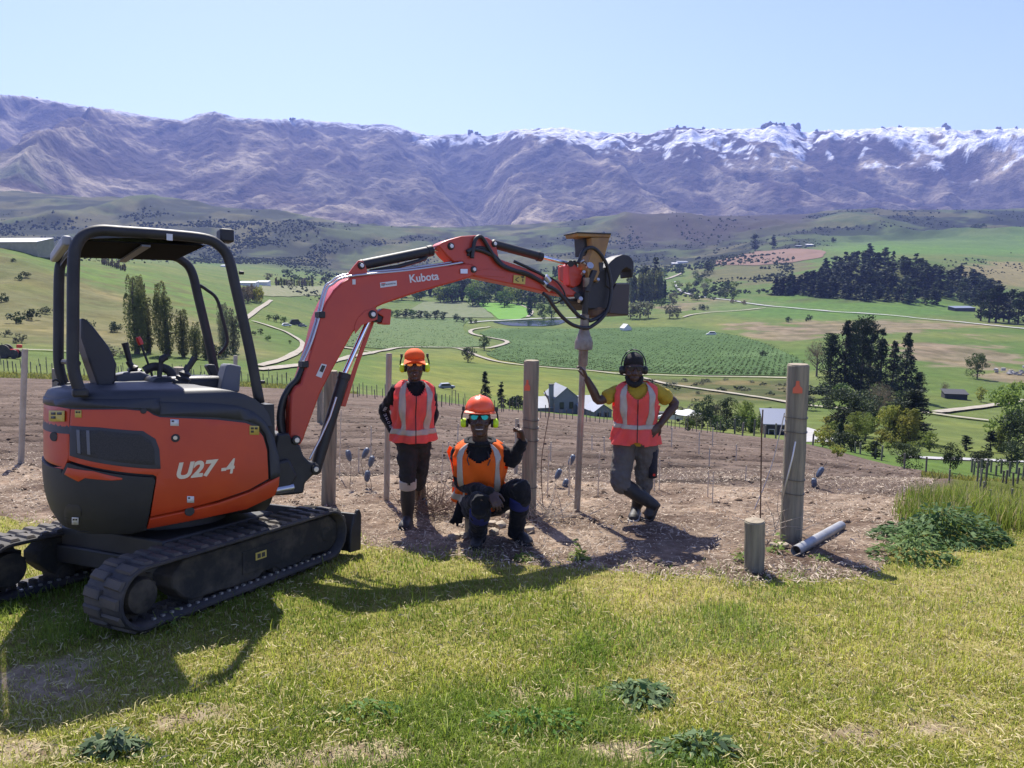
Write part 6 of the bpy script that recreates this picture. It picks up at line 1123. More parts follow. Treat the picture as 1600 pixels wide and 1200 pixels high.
def vest(T, parent, m, off=.03, t0=.02, t1=.955, v0=.56, stripes=True, hem=.03, name='safety_vest', band=(.2, .27), gap=.035, xin=(.42, .7), zipm=M_blk):
    N, K = 96, 64
    def pos(t, th, o=0.):
        fl = hem * max(0, (.35 - t)) / .35; wob_ = .008 * math.sin(5 * th + 9 * t) + .006 * math.sin(11 * th - 17 * t) + .005 * math.sin(23 * t + 4 * math.sin(3 * th)) * (1 - abs(math.cos(th)) * .4); return T.at(t, th, off + o + wob_ * (1.6 - t), fl)
    def hide(t, th):
        a = (th + math.pi) % (2 * math.pi) - math.pi; fa = abs(a)
        if t > v0 and fa < .05 + .62 * (t - v0) / (t1 - v0): return True
        if t < .10 and fa < gap * 3 * (1 - t / .10): return True
        arm = abs(fa - math.pi / 2); w = .5 * math.sqrt(max(0, min(1, (t - .55) / .10))) if t < .84 else .5 - (t - .84) * 5.5
        return t > .55 and arm < w
    ts = np.linspace(t0, t1, K); th = np.linspace(0, 2 * math.pi, N, endpoint=False)
    def cloth(nm, keep, o, mm, par, thick=.004):
        mb = MB(); idx = {}; fs = []; vs_ = []
        def vid(i, j):
            j %= N
            if (i, j) not in idx: idx[(i, j)] = len(vs_); vs_.append(pos(ts[i], th[j], o))
            return idx[(i, j)]
        for i in range(K - 1):
            for j in range(N):
                tm, am = (ts[i] + ts[i + 1]) / 2, th[j] + math.pi / N
                if not hide(tm, am) and keep(tm, am): fs.append((vid(i, j), vid(i, j + 1), vid(i + 1, j + 1), vid(i + 1, j)))
        mb.add(vs_, fs); ob = mb.build(nm, mm, par, ang=180); so = ob.modifiers.new('cloth', 'SOLIDIFY'); so.thickness = thick; so.offset = 1; return ob
    v = cloth(name, lambda t, a: True, 0, m, parent)
    if stripes:
        def ang(a): return abs((a + math.pi) % (2 * math.pi) - math.pi)
        for nm, kp in (('reflective_band', lambda t, a: band[0] < t < band[1]),):
            cloth(nm, kp, .005, M_refl, v, .003)
        for sd in (-1, 1):
            cloth('reflective_stripe', lambda t, a: t > band[1] and (0 < sd * math.sin(a)) and (xin[0] < ang(a) < xin[1] or math.pi - xin[1] < ang(a) < math.pi - xin[0]), .005, M_refl, v, .003)
    if zipm: mb = MB(); mb.tube([pos(t, 0, .009) for t in np.linspace(.09, v0, 20)], .004, 6); mb.build('front_zip', zipm, v)
    return v
def boot(parent, heel, toe, shin_top, h=.3, r=.058, m=M_boot, sole=None):
    heel = Vector(heel); toe = Vector(toe); d = toe - heel; L = d.length; f = d.normalized(); st = Vector(shin_top); sd = f.cross(Vector((0, 0, 1))); sd = sd.normalized() if sd.length > .1 else Vector((1, 0, 0)); u = sd.cross(f); ank = heel + f * L * .22 + u * .09; mb = MB()
    limb(mb, [heel + f * .02 + u * .042, heel + f * L * .4 + u * .045, heel + f * L * .75 + u * .04, toe + u * .032 - f * .03], [(.041, .042), (.046, .05), (.052, .04), (.042, .03)], sd, 4, 14); limb(mb, [ank - (st - ank).normalized() * .05, ank, ank.lerp(st, .5), st], [(.045, .05), (.05, .056), (r, r * 1.05), (r * 1.02, r * 1.06)], sd, 4, 14)
    b = fuse('boot', mb, m, parent, .008, 4)
    mb = MB(); pts = []
    for a, w in ((-.02, .03), (.06, .043), (.3, .04), (.55, .046), (.78, .053), (.95, .045), (1.03, .02)): pts.append((a, w))
    out = [heel + f * L * a + sd * w for a, w in pts] + [heel + f * L * a - sd * w for a, w in reversed(pts)]; mb.prism(out, u, -.002, .024); mb.build('boot_sole', sole or M_blk, b, bevel=.004); return b

# --- man standing on the left, coral vest, hands on hips
D1 = G(637, 822).y + .06
J = lambda px, py, dz=0.: P(px, py, D1 + dz)
e1 = empty('person', J(640, 822), 'man standing left in a coral vest and orange cap, hand on hip', 'person')
shR, shL, nk, ch, pv_ = J(620, 609, -.02), J(670, 609, .06), J(647, 594, .02), J(646, 640, .01), J(645, 694, .03); fr = Vector((.18, -1, 0))
T1 = Torso(pv_, ch, nk, shL, shR, fr, .93); hc = J(648, 571.5, -.01)
mb = MB(); q1, A1, k1 = head(mb, hc, (.12, -1, .06), (0, 0, 1), .262); limb(mb, [hc + Vector((0, .03, -.05)), nk + Vector((0, .01, 0)), nk - Vector((0, 0, .08))], [.056, .058, .075]); mb.rings(T1.rings(-.02))
elR, wrR = J(600, 643, .1), J(618, 682, -.02); limb(mb, [shR, elR, wrR], [.05, .042, .03]); elL, wrL = J(677, 645, .16), J(668, 684, .1); limb(mb, [shL, elL, wrL], [.05, .042, .03])
hand(mb, wrR, (.75, -.1, -.5), (.2, .9, -.2), .18, .5, -1); hand(mb, wrL, (-.6, .3, -.6), (0, 1, 0), .18, .5, 1)
hpR, hpL = J(637, 694, .0), J(657, 694, .06); knR, knL = J(637, 742, -.03), J(656, 738, .16); anR, anL = J(638, 806, .02), J(652, 778, .55)
for a, b, c in ((hpR, knR, anR), (hpL, knL, anL)): limb(mb, [a, b, c], [.075, .052, .035])
fuse('body', mb, M_skin, e1, .006, 3)
mb = MB(); mb.rings(T1.rings(.004, .0, .97)); limb(mb, [shR + Vector((.05, 0, -.01)), shR, shR.lerp(elR, .5), elR, elR.lerp(wrR, .5), wrR + (wrR - elR) * .06], [.05, .06, .056, .05, .045, .042], sub=3); limb(mb, [shL + Vector((-.05, 0, -.01)), shL, shL.lerp(elL, .5), elL, elL.lerp(wrL, .5), wrL], [.05, .06, .056, .05, .045, .042], sub=3); fuse('black_shirt', mb, M_bsh, e1, .009, 4, .034, .07)
mb = MB(); mb.rings(T1.rings(.008, 0., .14, 6)); limb(mb, [hpR + Vector((0, 0, .08)), hpR, hpR.lerp(knR, .5), knR, knR.lerp(anR, .32)], [(.09, .1), (.102, .11), .09, .074, .07], sub=3); limb(mb, [hpL + Vector((0, 0, .08)), hpL, hpL.lerp(knL, .5), knL, knL.lerp(anL, .45)], [(.09, .1), (.102, .11), .088, .074, .068], sub=3); fuse('trousers', mb, M_char, e1, .009, 4, .036, .07)
g1 = knR.lerp(anR, .22); mb = MB(); mb.cyl(g1 + (anR - knR).normalized() * .045, g1 - (anR - knR).normalized() * .045, .078, .08, 18); mb.build('trouser_band', M_refl, e1, bevel=.01)
vest(T1, e1, M_pink, .03, .1, .975, .74)
ft = G(637, 822); boot(e1, ft + Vector((.0, .12, .0)), ft + Vector((-.03, -.14, 0)), knR.lerp(anR, .26), r=.068); ft2 = G(652, 790); boot(e1, ft2 + Vector((.02, .12, 0)), ft2 + Vector((.08, -.12, 0)), knL.lerp(anL, .4), r=.06)
s, f, u = A1; mb = MB(); rs = []
for z, rr, dy in ((.035, .092, -.008), (.06, .098, -.006), (.085, .092, -.004), (.108, .072, 0), (.124, .04, 0), (.128, .01, 0)): rs.append([q1(rr * .84 * math.cos(a), dy + rr * 1.06 * math.sin(a), z + .012) for a in [2 * math.pi * j / 22 for j in range(22)]])
mb.rings(rs); cp = mb.build('orange_cap', M_cap, e1, ang=180); mb = MB(); o_ = [q1(.088 * math.sin(a), .085 + .062 * math.cos(a) ** 1, .052 - .03 * abs(math.sin(a)) ** 2 - .012) for a in np.linspace(-1.5, 1.5, 13)] + [q1(.078 * math.sin(a), .045 + .04 * math.cos(a), .062 - .012 * abs(math.sin(a))) for a in np.linspace(1.5, -1.5, 13)]; mb.prism(o_, u, 0, .004); mb.build('cap_peak', M_cap, cp)
glasses(e1, q1, A1, k1, M_lenso); muffs(e1, q1, A1, k1, M_neon, .1, -.018)
mb = MB(); limb(mb, [q1(-.016, .087, -.0635), q1(0, .0945, -.0635), q1(.016, .087, -.0635)], [.0035, .004, .0035], sub=3, seg=8); mb.build('teeth', M_teeth, e1)
a, b = J(609, 655, -.06), J(600, 616, -.06)
for i, chx in enumerate('MOMENTUM'):
    t0_ = a.lerp(b, .0); w0 = elR.lerp(wrR, .62); w1 = elR.lerp(shR, .12); tt = i / 8.; pc = w0.lerp(elR, tt * 2) if tt < .5 else elR.lerp(w1, tt * 2 - 1); dr = ((elR - w0) if tt < .5 else (w1 - elR)).normalized(); tc_ = cv(pc); text('sleeve_lettering', chx, pc + tc_ * .071 - Vector((-.012, 0, 0)), dr, Vector((-1, 0, 0)), .026, .024, M_print, e1)

# --- man crouching on a stump, orange vest, thumb up
D2 = G(750, 850).y + .12
J = lambda px, py, dz=0.: P(px, py, D2 + dz)
e2 = empty('person', J(760, 852), 'man crouching in an orange vest and hard hat giving a thumbs up', 'person')
shR, shL, nk, ch, pv_ = J(717, 705, .03), J(784, 705, .02), J(750, 687, .0), J(750, 735, .02), J(752, 787, .26); fr = Vector((-.02, -1, .0))
T2 = Torso(pv_, ch, nk, shL, shR, fr, 1.06); hc = J(749.5, 656, -.06)
mb = MB(); q2, A2, k2 = head(mb, hc, (.03, -1, .17), (0.02, 0, 1), .275); limb(mb, [hc + Vector((0, .04, -.05)), nk, nk - Vector((0, 0, .08))], [.062, .064, .08]); mb.rings(T2.rings(-.02))
elR, wrR = J(722, 757, .0), J(766, 769, -.33); elL, wrL = J(800, 722, .0), J(817, 690, -.06)
limb(mb, [shR, elR, wrR], [.056, .046, .034]); limb(mb, [shL, elL, wrL], [.056, .046, .034])
hand(mb, wrR, (.45, -.55, -.62), (-.1, .7, -.7), .2, .42, 1, .1); hand(mb, wrL, (-.25, -.1, .97), (-.9, -.45, 0), .225, 1.45, -1, .04, True, (-.03, 0, 1))
hpR, hpL = J(735, 790, .2), J(770, 787, .2); knR, knL = J(752, 786, -.36), J(814, 762, -.16); anR, anL = J(746, 838, -.10), J(806, 834, -.02)
for a, b, c in ((hpR, knR, anR), (hpL, knL, anL)): limb(mb, [a, b, c], [.085, .06, .04])
fuse('body', mb, M_skin, e2, .006, 3)
mb = MB(); mb.rings(T2.rings(.004, .0, .975)); limb(mb, [shR + Vector((.06, 0, -.01)), shR, shR.lerp(elR, .5), elR, elR.lerp(wrR, .5), wrR], [.058, .068, .062, .056, .052, .048], sub=3); limb(mb, [shL + Vector((-.06, 0, -.01)), shL, shL.lerp(elL, .5), elL, elL.lerp(wrL, .5), wrL], [.058, .068, .062, .055, .05, .047], sub=3); fuse('black_shirt', mb, M_bsh, e2, .009, 4, .036, .07)
mb = MB(); ring = [T2.at(.955, t, .016) for t in np.linspace(0, 2 * math.pi, 18)]; mb.tube(ring, .02, 8); mb.build('hood', M_bsh, e2)
for x in (-.035, .035): mb = MB(); mb.tube([T2.at(.86, x * 8, .03), T2.at(.74, x * 9, .045), T2.at(.64, x * 7, .048)], .0045, 6); mb.build('hood_cord', M_blk, e2)
mb = MB(); limb(mb, [hpR + Vector((.03, .02, .05)), hpR, hpR.lerp(knR, .5), knR, knR.lerp(anR, .5), anR], [(.11, .11), .115, .105, .085, .078, .07], sub=3); limb(mb, [hpL + Vector((-.03, .02, .05)), hpL, hpL.lerp(knL, .5), knL, knL.lerp(anL, .5), anL], [(.11, .11), .115, .10, .084, .075, .066], sub=3); mb.ball(pv_, (.19, .15, .13)); fuse('trousers', mb, M_bsh, e2, .009, 4, .04, .08)
for kn, an, t in ((knR, anR, .33), (knL, anL, .3)): c = kn.lerp(an, t); d = (an - kn).normalized(); mb = MB(); mb.cyl(c - d * .05, c + d * .05, .088, .084, 20); mb.build('blue_knee_band', M_ppat, e2, bevel=.012)
vest(T2, e2, M_orng, .034, .16, .975, .66, True, .05, band=(.2, .27), gap=0, xin=(.5, .78), zipm=None)
mb = MB(); a = [J(702, 697, .05), J(698, 706, .08), J(704, 722, .12), J(708, 745, .12), J(706, 770, .14), J(712, 786, .16), J(722, 770, .2), J(724, 730, .16), J(716, 705, .1)]; mb.prism(a, (0, 1, 0), 0, .02); vf = mb.build('vest_flap', M_orng, e2, bevel=.006); mb = MB(); mb.prism([J(706, 751, .118), J(724, 757, .19), J(724, 766, .19), J(706, 760, .118)], (0, 1, 0), -.006, .0); mb.build('reflective_band', M_refl, vf)
mb = MB(); limb(mb, [J(728, 768, .1), J(722, 788, .08), J(716, 806, .06)], [(.035, .025), (.05, .03), (.045, .028)]); 
for x in (-8, -4, 1, 6): limb(mb, [J(717 + x * .6, 803, .06), J(714 + x * 1.1, 815, .05), J(713 + x * 1.3, 823 - abs(x), .05)], [.016, .014, .011], sub=2, seg=8)
fuse('hanging_glove', mb, M_bsh, e2, .008, 3)
f0_ = G(746, 856); boot(e2, f0_ + Vector((.01, .24, 0)), f0_ + Vector((-.02, -.06, 0)), knR.lerp(anR, .62), r=.072); f0_ = G(812, 850); boot(e2, f0_ + Vector((-.06, .22, .0)), f0_ + Vector((.09, -.06, 0)), knL.lerp(anL, .6), r=.07)
s, f, u = A2; mb = MB(); rs = []
for z, rx, ry in ((.03, .108, .125), (.036, .112, .13), (.075, .108, .126), (.11, .092, .108), (.138, .066, .078), (.152, .03, .036), (.155, .006, .006)): rs.append([q2(rx * .93 * math.cos(a), -.004 + ry * .94 * math.sin(a), z * .95 + .024) for a in [2 * math.pi * j / 26 for j in range(26)]])
mb.rings(rs); ht = mb.build('hard_hat', M_hat, e2, ang=180); mb = MB(); o_ = [q2(.112 * math.sin(a), .0 + .150 * math.cos(a), .05 - .008 * max(0, math.cos(a))) for a in np.linspace(-1.45, 1.45, 17)] + [q2(.105 * math.sin(a), .0 + .11 * math.cos(a), .06) for a in np.linspace(1.45, -1.45, 17)]; mb.prism(o_, u, -.002, .005); mb.build('hat_brim', M_hat, ht); mb = MB(); mb.tube([q2(0, .118 * math.cos(a), .05 + .122 * math.sin(a)) for a in np.linspace(.3, 2.8, 14)], [(.012, .007)] * 14, 8, side=s); mb.build('hat_ridge', M_hat, ht)
glasses(e2, q2, A2, k2, M_lensg); muffs(e2, q2, A2, k2, M_neon, .112, -.022)
mb = MB(); limb(mb, [q2(-.024, .085, -.0625), q2(0, .0945, -.0645), q2(.024, .085, -.0625)], [.0032, .0042, .0032], sub=3, seg=8); mb.build('teeth', M_teeth, e2)
# stump he rests on
p = G(741, 846); p = Vector((p.x - .02, D2 + .22, 0)); p.z = float(gz(p.x, p.y)); es = empty('wood_stump', p, 'greenish wooden stump under the crouching man', 'stump'); m = MB(); m.cyl(p - Vector((0, 0, .05)), p + Vector((0, 0, .26)), .075, seg=18); m.build('stump_shaft', M_wood, es, bevel=.006)

# --- man on the right, coral vest over a mustard tee, leaning on the pipe
D3 = G(1003, 812).y
J = lambda px, py, dz=0.: P(px, py, D3 + dz)
e3 = empty('person', J(1003, 812), 'man standing right in a coral vest and mustard tee, hand on the pipe', 'person')
shR, shL, nk, ch, pv_ = J(966, 613, .02), J(1022, 610, .0), J(994, 596, .0), J(994, 640, .0), J(992, 693, .0); fr = Vector((-.05, -1, 0))
T3_ = Torso(pv_, ch, nk, shL, shR, fr, 1.); hc = J(990, 577.5, -.03)
mb = MB(); q3, A3, k3 = head(mb, hc, (-.03, -1, .0), (0, 0, 1), .268); limb(mb, [hc + Vector((0, .03, -.05)), nk, nk - Vector((0, 0, .08))], [.06, .062, .08]); mb.rings(T3_.rings(-.02))
elR, wrR = J(935, 626, -.02), J(917, 592, -.04); elL, wrL = J(1055, 630, .02), J(1031, 664, -.1)
limb(mb, [shR, shR.lerp(elR, .5), elR, elR.lerp(wrR, .4), wrR], [.056, .048, .041, .042, .03], sub=3); limb(mb, [shL, shL.lerp(elL, .5), elL, elL.lerp(wrL, .4), wrL], [.056, .048, .041, .042, .03], sub=3)
hand(mb, wrR, (-.35, -.05, .9), (-.85, -.1, -.35), .18, .45, -1, .1); hand(mb, wrL, (-.75, -.25, -.6), (-.1, .95, -.2), .195, .32, 1, .2)
hpR, hpL = J(976, 700, .0), J(1010, 700, .0); knR, knL = J(968, 753, -.1), J(1006, 757, .06); anR, anL = J(1017, 788, -.08), J(996, 792, .12)
for a, b, c in ((hpR, knR, anR), (hpL, knL, anL)): limb(mb, [a, b, c], [.08, .058, .04])
fuse('body', mb, M_skin, e3, .006, 3)
mb = MB(); mb.rings(T3_.rings(.004, -.0, .96)); limb(mb, [shR + Vector((.06, 0, -.01)), shR, shR.lerp(elR, .55)], [.056, .068, .07], sub=3); limb(mb, [shL + Vector((-.06, 0, -.01)), shL, shL.lerp(elL, .6)], [.056, .068, .072], sub=3); fuse('mustard_tee', mb, M_ytee, e3, .008, 4, .03, .07)
mb = MB(); mb.rings(T3_.rings(.008, 0., .12, 6)); limb(mb, [hpR + Vector((0, 0, .08)), hpR, hpR.lerp(knR, .5), knR, knR.lerp(anR, .16)], [(.1, .105), (.112, .115), .102, .088, .082], sub=3); limb(mb, [hpL + Vector((0, 0, .08)), hpL, hpL.lerp(knL, .5), knL, knL.lerp(anL, .3)], [(.1, .105), (.112, .115), .1, .084, .078], sub=3); tr_ = fuse('work_trousers', mb, M_gtr, e3, .009, 4, .04, .08)
c = hpL.lerp(knL, .3); mb = MB(); mb.rings([[c + Vector((.052 + .058 * math.cos(a), .0 + .108 * math.sin(a), z)) for a in np.linspace(-2.2, 1.6, 14)] for z in (-.16, -.06, .06, .2)], cap=False); pk = mb.build('dark_side_pocket', mat('dark_navy_cloth', (.012, .013, .022), .9, bump=.3), e3, ang=180); so = pk.modifiers.new('cloth', 'SOLIDIFY'); so.thickness = .012; mb = MB(); mb.box(c + Vector((.06, -.122, -.12)), (.022, .006, .02)); mb.build('red_label', M_knob, pk)
vest(T3_, e3, M_pink, .032, .03, .975, .70, True, .03, band=(.25, .31), gap=.12)
mb = MB(); limb(mb, [knR.lerp(anR, .1), knR.lerp(anR, .5), anR], [.07, .066, .06]); 
def tilt_boot(par, kn, an, toe, r, sole=None): 
    toe = Vector(toe); d = (an - kn).normalized(); heel = an + d * .075 - (toe - an).normalized() * .05; return boot(par, heel, toe, kn.lerp(an, .16), r=r, sole=sole)
fb = G(1000, 812); boot(e3, fb + Vector((.0, .16, .0)), fb + Vector((-.09, -.1, 0)), knL.lerp(anL, .22), r=.068, sole=mat('pale_sole', (.4, .38, .35), .8)); tilt_boot(e3, knR, anR, G(1012, 815) + Vector((.0, -.05, .02)), .07)
mb = MB(); rs = []
for z, rx, ry in ((.02, .081, .098), (.055, .080, .1), (.08, .074, .092), (.102, .056, .072), (.117, .03, .04), (.121, .006, .008)): rs.append([q3(rx * math.cos(a), -.012 + ry * math.sin(a) , z + (.022 if math.sin(a) > .2 else -.02 * (math.sin(a) < -.2))) for a in [2 * math.pi * j / 24 for j in range(24)]])
mb.rings(rs); hr = mb.build('black_hair', M_hair, e3, ang=180)
mb = MB(); limb(mb, [q3(-.058, .045, -.055), q3(-.04, .075, -.095), q3(0, .088, -.112), q3(.04, .075, -.095), q3(.058, .045, -.055)], [.02, .024, .028, .024, .02], sub=3, seg=10); mb.build('beard', M_hair, e3, ang=180)
glasses(e3, q3, A3, k3, M_lensd); muffs(e3, q3, A3, k3, M_blk, .094, -.005, False)
# ---------------------------------------------------------------- small stuff on the ground: grass, straw, clods, stones, weeds
def blade_mat(name, tr=.55, rough=.55):
    m = mat(name, (0, 0, 0), rough, attr=True, trans=tr, spec=.25); return m
M_blade = blade_mat('grass_blades'); M_tall = blade_mat('tall_grass_blades', .4); M_straw = blade_mat('dry_straw', .2, .8); M_leafw = blade_mat('weed_leaves', .3, .7)
def px_pts(n, x0, x1, y0, y1, g, bias=1.):             # spread points so that they look evenly dense from the camera
    px = g.uniform(x0, x1, n); py = y0 + (y1 - y0) * g.random(n) ** bias; return px, py
YT = np.linspace(700, 1500, 801)
def near_d(px, py):
    d = np.interp(py, YT, NEARD); return d
NEARD = dist_at(np.full(801, 800.), YT)
def blades(name, B, H, lean, wid, col, m, g, curl=1., kind='stuff', segs=2):
    n = len(B); th = g.random(n) * 6.283; side = np.stack([np.cos(th), np.sin(th), 0 * th], 1); fw = np.stack([-np.sin(th), np.cos(th), 0 * th], 1); up = np.array([0, 0, 1.])
    L = lean * g.uniform(.3, 1.3, n); t1 = .55
    p1 = B + up * (H * t1 * np.cos(L * .5))[:, None] + fw * (H * t1 * np.sin(L * .5))[:, None]; p2 = p1 + up * (H * (1 - t1) * np.cos(L * 1.4 * curl))[:, None] + fw * (H * (1 - t1) * np.sin(L * 1.4 * curl))[:, None]
    w = wid[:, None] if hasattr(wid, '__len__') else wid
    V = np.stack([B - side * w, B + side * w, p1 + side * w * .75, p1 - side * w * .75, p2 + side * w * .12, p2 - side * w * .12], 1).reshape(-1, 3)
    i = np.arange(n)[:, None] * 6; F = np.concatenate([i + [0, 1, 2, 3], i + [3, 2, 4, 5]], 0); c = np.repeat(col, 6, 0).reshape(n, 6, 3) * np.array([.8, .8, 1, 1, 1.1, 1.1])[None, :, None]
    return tag(np_mesh(name, V, F, m, c.reshape(-1, 3), smooth=False), kind=kind)
def grass_col(x, y, g, n):
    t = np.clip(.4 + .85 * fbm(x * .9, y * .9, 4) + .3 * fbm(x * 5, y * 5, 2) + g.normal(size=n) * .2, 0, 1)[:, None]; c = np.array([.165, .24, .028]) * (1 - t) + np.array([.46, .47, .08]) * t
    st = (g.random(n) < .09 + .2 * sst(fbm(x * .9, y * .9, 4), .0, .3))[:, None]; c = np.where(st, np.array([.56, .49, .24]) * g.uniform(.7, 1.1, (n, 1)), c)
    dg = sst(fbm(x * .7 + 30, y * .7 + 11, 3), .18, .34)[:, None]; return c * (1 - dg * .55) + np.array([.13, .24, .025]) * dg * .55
def lawn_grass():
    g = np.random.default_rng(21); n = 330000; px = g.uniform(-330, 1930, n); py = 1340 - (1340 - 760) * g.random(n) ** 1.12
    d = near_d(px, py); lim = np.interp(px, xs, dl); edge = d * (1 + .03 * g.normal(size=n)) < lim * (1 + .02 * fbm(px / 25, px * 0, 3)); k = edge & (d < 9.6); px, d = px[k], d[k]
    B = surf(px, d); x, y = B[:, 0], B[:, 1]; n = len(B); k = g.random(n) > bare(x, y) * .8; B = B[k]; x, y, d = B[:, 0], B[:, 1], d[k]; n = len(B)
    den = .5 + .5 * fbm(x * 3.2, y * 3.2, 3); H = (.02 + .03 * g.random(n) ** 1.5) * (.35 + 1.3 * den) * (1 + .5 * sst(fbm(x * .7 + 30, y * .7 + 11, 3), .15, .3)); H *= np.where(g.random(n) < .012, 2.6, 1)
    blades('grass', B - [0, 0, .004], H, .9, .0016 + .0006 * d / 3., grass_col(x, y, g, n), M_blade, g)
    n = 17000; px = g.uniform(-330, 1930, n); py = 1340 - 560 * g.random(n) ** 1.1; d = near_d(px, py); k = d < np.interp(px, xs, dl) * 1.01; px, d = px[k], d[k]; B = surf(px, d); n = len(B); B[:, 2] += g.uniform(.004, .03, n)
    litter('grass_clippings', B, g.uniform(.015, .05, n), .0022, np.array([.5, .43, .22]) * g.uniform(.6, 1.1, (n, 1)), g)
def litter(name, C, L, w, col, g, tilt=.35, m=None):
    n = len(C); th = g.random(n) * 6.283; a = np.stack([np.cos(th), np.sin(th), g.normal(size=n) * tilt], 1); a /= np.linalg.norm(a, axis=1)[:, None]; b = np.stack([-np.sin(th), np.cos(th), g.normal(size=n) * .5], 1); L = np.broadcast_to(L, (n,))[:, None]; w = np.broadcast_to(w, (n,))[:, None]
    mid = C + np.stack([0 * th, 0 * th, L[:, 0] * .06], 1) + b * L * .06
    V = np.stack([C - a * L * .5 - b * w, C - a * L * .5 + b * w, mid + b * w, mid - b * w, C + a * L * .5 + b * w * .5, C + a * L * .5 - b * w * .5], 1).reshape(-1, 3); i = np.arange(n)[:, None] * 6
    F = np.concatenate([i + [0, 1, 2, 3], i + [3, 2, 4, 5]], 0); return tag(np_mesh(name, V, F, m or M_straw, np.repeat(np.broadcast_to(col, (n, 3)), 6, 0), smooth=False), kind='stuff')
lawn_grass()
def tall_bank():
    g = np.random.default_rng(22); n = 42000; px = g.uniform(1375, 2150, n); d = g.uniform(6.0, 8.4, n); B = surf(px, d); x, y = B[:, 0], B[:, 1]
    pyb = bil(px, np.log(d)); m1 = sst(px, 1385, 1440 + 0 * d) * sst(d, np.interp(px, [1380, 1420, 1500, 1600, 2150], [6.8, 6.45, 6.25, 6.15, 6.1]) + .25 * fbm(px / 40, px * 0, 2), np.interp(px, [1380, 1500, 2150], [7.2, 6.7, 6.6])) * (1 - sst(d, 7.3, 8.3))
    k = g.random(n) < m1 * (.45 + .6 * fbm(x * 1.5, y * 1.5, 3) + .3); B, px, d = B[k], px[k], d[k]; n = len(B); x, y = B[:, 0], B[:, 1]; clump = np.clip(.5 + .9 * fbm(x * 1.2 + 5, y * 1.2, 3), 0, 1)
    H = g.uniform(.10, .30, n) * (.55 + .6 * clump) * np.interp(px, [1380, 1450, 1520, 2000], [.6, .85, 1.05, 1.1]); t = np.clip(.5 + .8 * fbm(x * .8, y * .8 + 8, 3) + .25 * g.normal(size=n), 0, 1)[:, None]
    c = np.array([.12, .19, .025]) * (1 - t) + np.array([.24, .28, .05]) * t; c = np.where((g.random(n) < .2)[:, None], np.array([.36, .31, .15]), c); blades('tall_grass', B, H, .45, .0045, c, M_tall, g)
tall_bank()
def weeds(name, cx, cy, rx, ry, n, s, c0, c1, seed, label=None, h=.06):
    g = np.random.default_rng(seed); a = g.random(n) * 6.283; r = g.random(n) ** .6; p = np.stack([cx + rx * r * np.cos(a), cy + ry * r * np.sin(a)], 1); z = gz(p[:, 0], p[:, 1]); C = np.column_stack([p, z + h * (1 - r ** 2) * g.uniform(.05, 1, n) * (.35 + 1.3 * np.clip(.5 + fbm(p[:, 0] * 5, p[:, 1] * 5, 2) * 1.2, 0, 1))])
    nrm = np.stack([g.normal(size=n) * .5, g.normal(size=n) * .5, np.ones(n)], 1); nrm /= np.linalg.norm(nrm, axis=1)[:, None]; u = np.stack([np.cos(a), np.sin(a), 0 * a], 1); u -= nrm * (u * nrm).sum(1)[:, None]; u /= np.linalg.norm(u, axis=1)[:, None]; v = np.cross(nrm, u); S = (s * g.uniform(.5, 1.2, n))[:, None]
    V = np.stack([C - u * S, C + v * S * .45 - u * S * .2, C + u * S + nrm * -.25 * S, C - v * S * .45 - u * S * .2], 1).reshape(-1, 3); t = g.random((n, 1)); col = np.array(c0) * (1 - t) + np.array(c1) * t
    o = np_mesh(name, V, np.arange(4 * n).reshape(n, 4), M_leafw, np.repeat(col, 4, 0), smooth=False); return tag(o, label, 'weed' if label else None) if label else tag(o, kind='stuff')
def at_px(px, py): return G(px, py)
DK, DK2 = (.035, .075, .022), (.08, .13, .05)
p = at_px(990, 1092); weeds('broad_leaved_weed', p.x, p.y, .2, .17, 420, .028, (.06, .12, .03), (.16, .22, .10), 31, 'patch of dark broad leaved weed in the lawn below the men')
p = at_px(1085, 1178); weeds('broad_leaved_weed', p.x, p.y, .2, .13, 300, .026, (.06, .12, .03), (.14, .2, .09), 32, 'dark weed patch at the bottom edge of the lawn')
p = at_px(180, 1172); weeds('broad_leaved_weed', p.x, p.y, .17, .1, 220, .028, (.06, .11, .04), (.13, .17, .09), 33, 'flat grey green weed at the bottom left of the lawn')
p = at_px(545, 1120); weeds('broad_leaved_weed', p.x, p.y, .3, .12, 260, .02, (.05, .13, .02), (.12, .2, .04), 34, 'bright clover patch in the lower middle of the lawn')
p = at_px(840, 1140); weeds('broad_leaved_weed', p.x, p.y, .4, .14, 420, .018, (.045, .13, .015), (.10, .19, .03), 35, 'long clover patch at the bottom of the lawn')
p = at_px(1490, 850); weeds('nettle_clump', p.x, p.y + .2, .6, .42, 1900, .034, (.04, .09, .025), (.11, .18, .06), 36, 'dark green leafy weed clump on the grassy bank', .2)
p = at_px(1425, 870); weeds('nettle_clump', p.x, p.y, .34, .3, 620, .03, (.06, .12, .025), (.14, .21, .06), 37, 'lighter weed clump at the left end of the bank', .17)
p = at_px(1185, 855); 
for i, (px, py, n, s, lb) in enumerate(((1215, 862, 60, .028, 'small light green seedling between the stump and the tall post'), (1160, 880, 70, .026, 'light green seedling left of the sawn stump'), (1282, 872, 34, .024, 'tiny green seedling in front of the steel tube'), (270, 985, 40, .022, 'upright leafy weed in the shade of the excavator'), (905, 872, 120, .03, 'bright grass tuft at the lawn edge below the pipe'), (820, 872, 160, .03, 'bright green tuft before the crouching man'))): p = at_px(px, py); weeds('seedling', p.x, p.y, .09, .09, n, s, (.10, .17, .03), (.22, .26, .06), 40 + i, lb, .12)
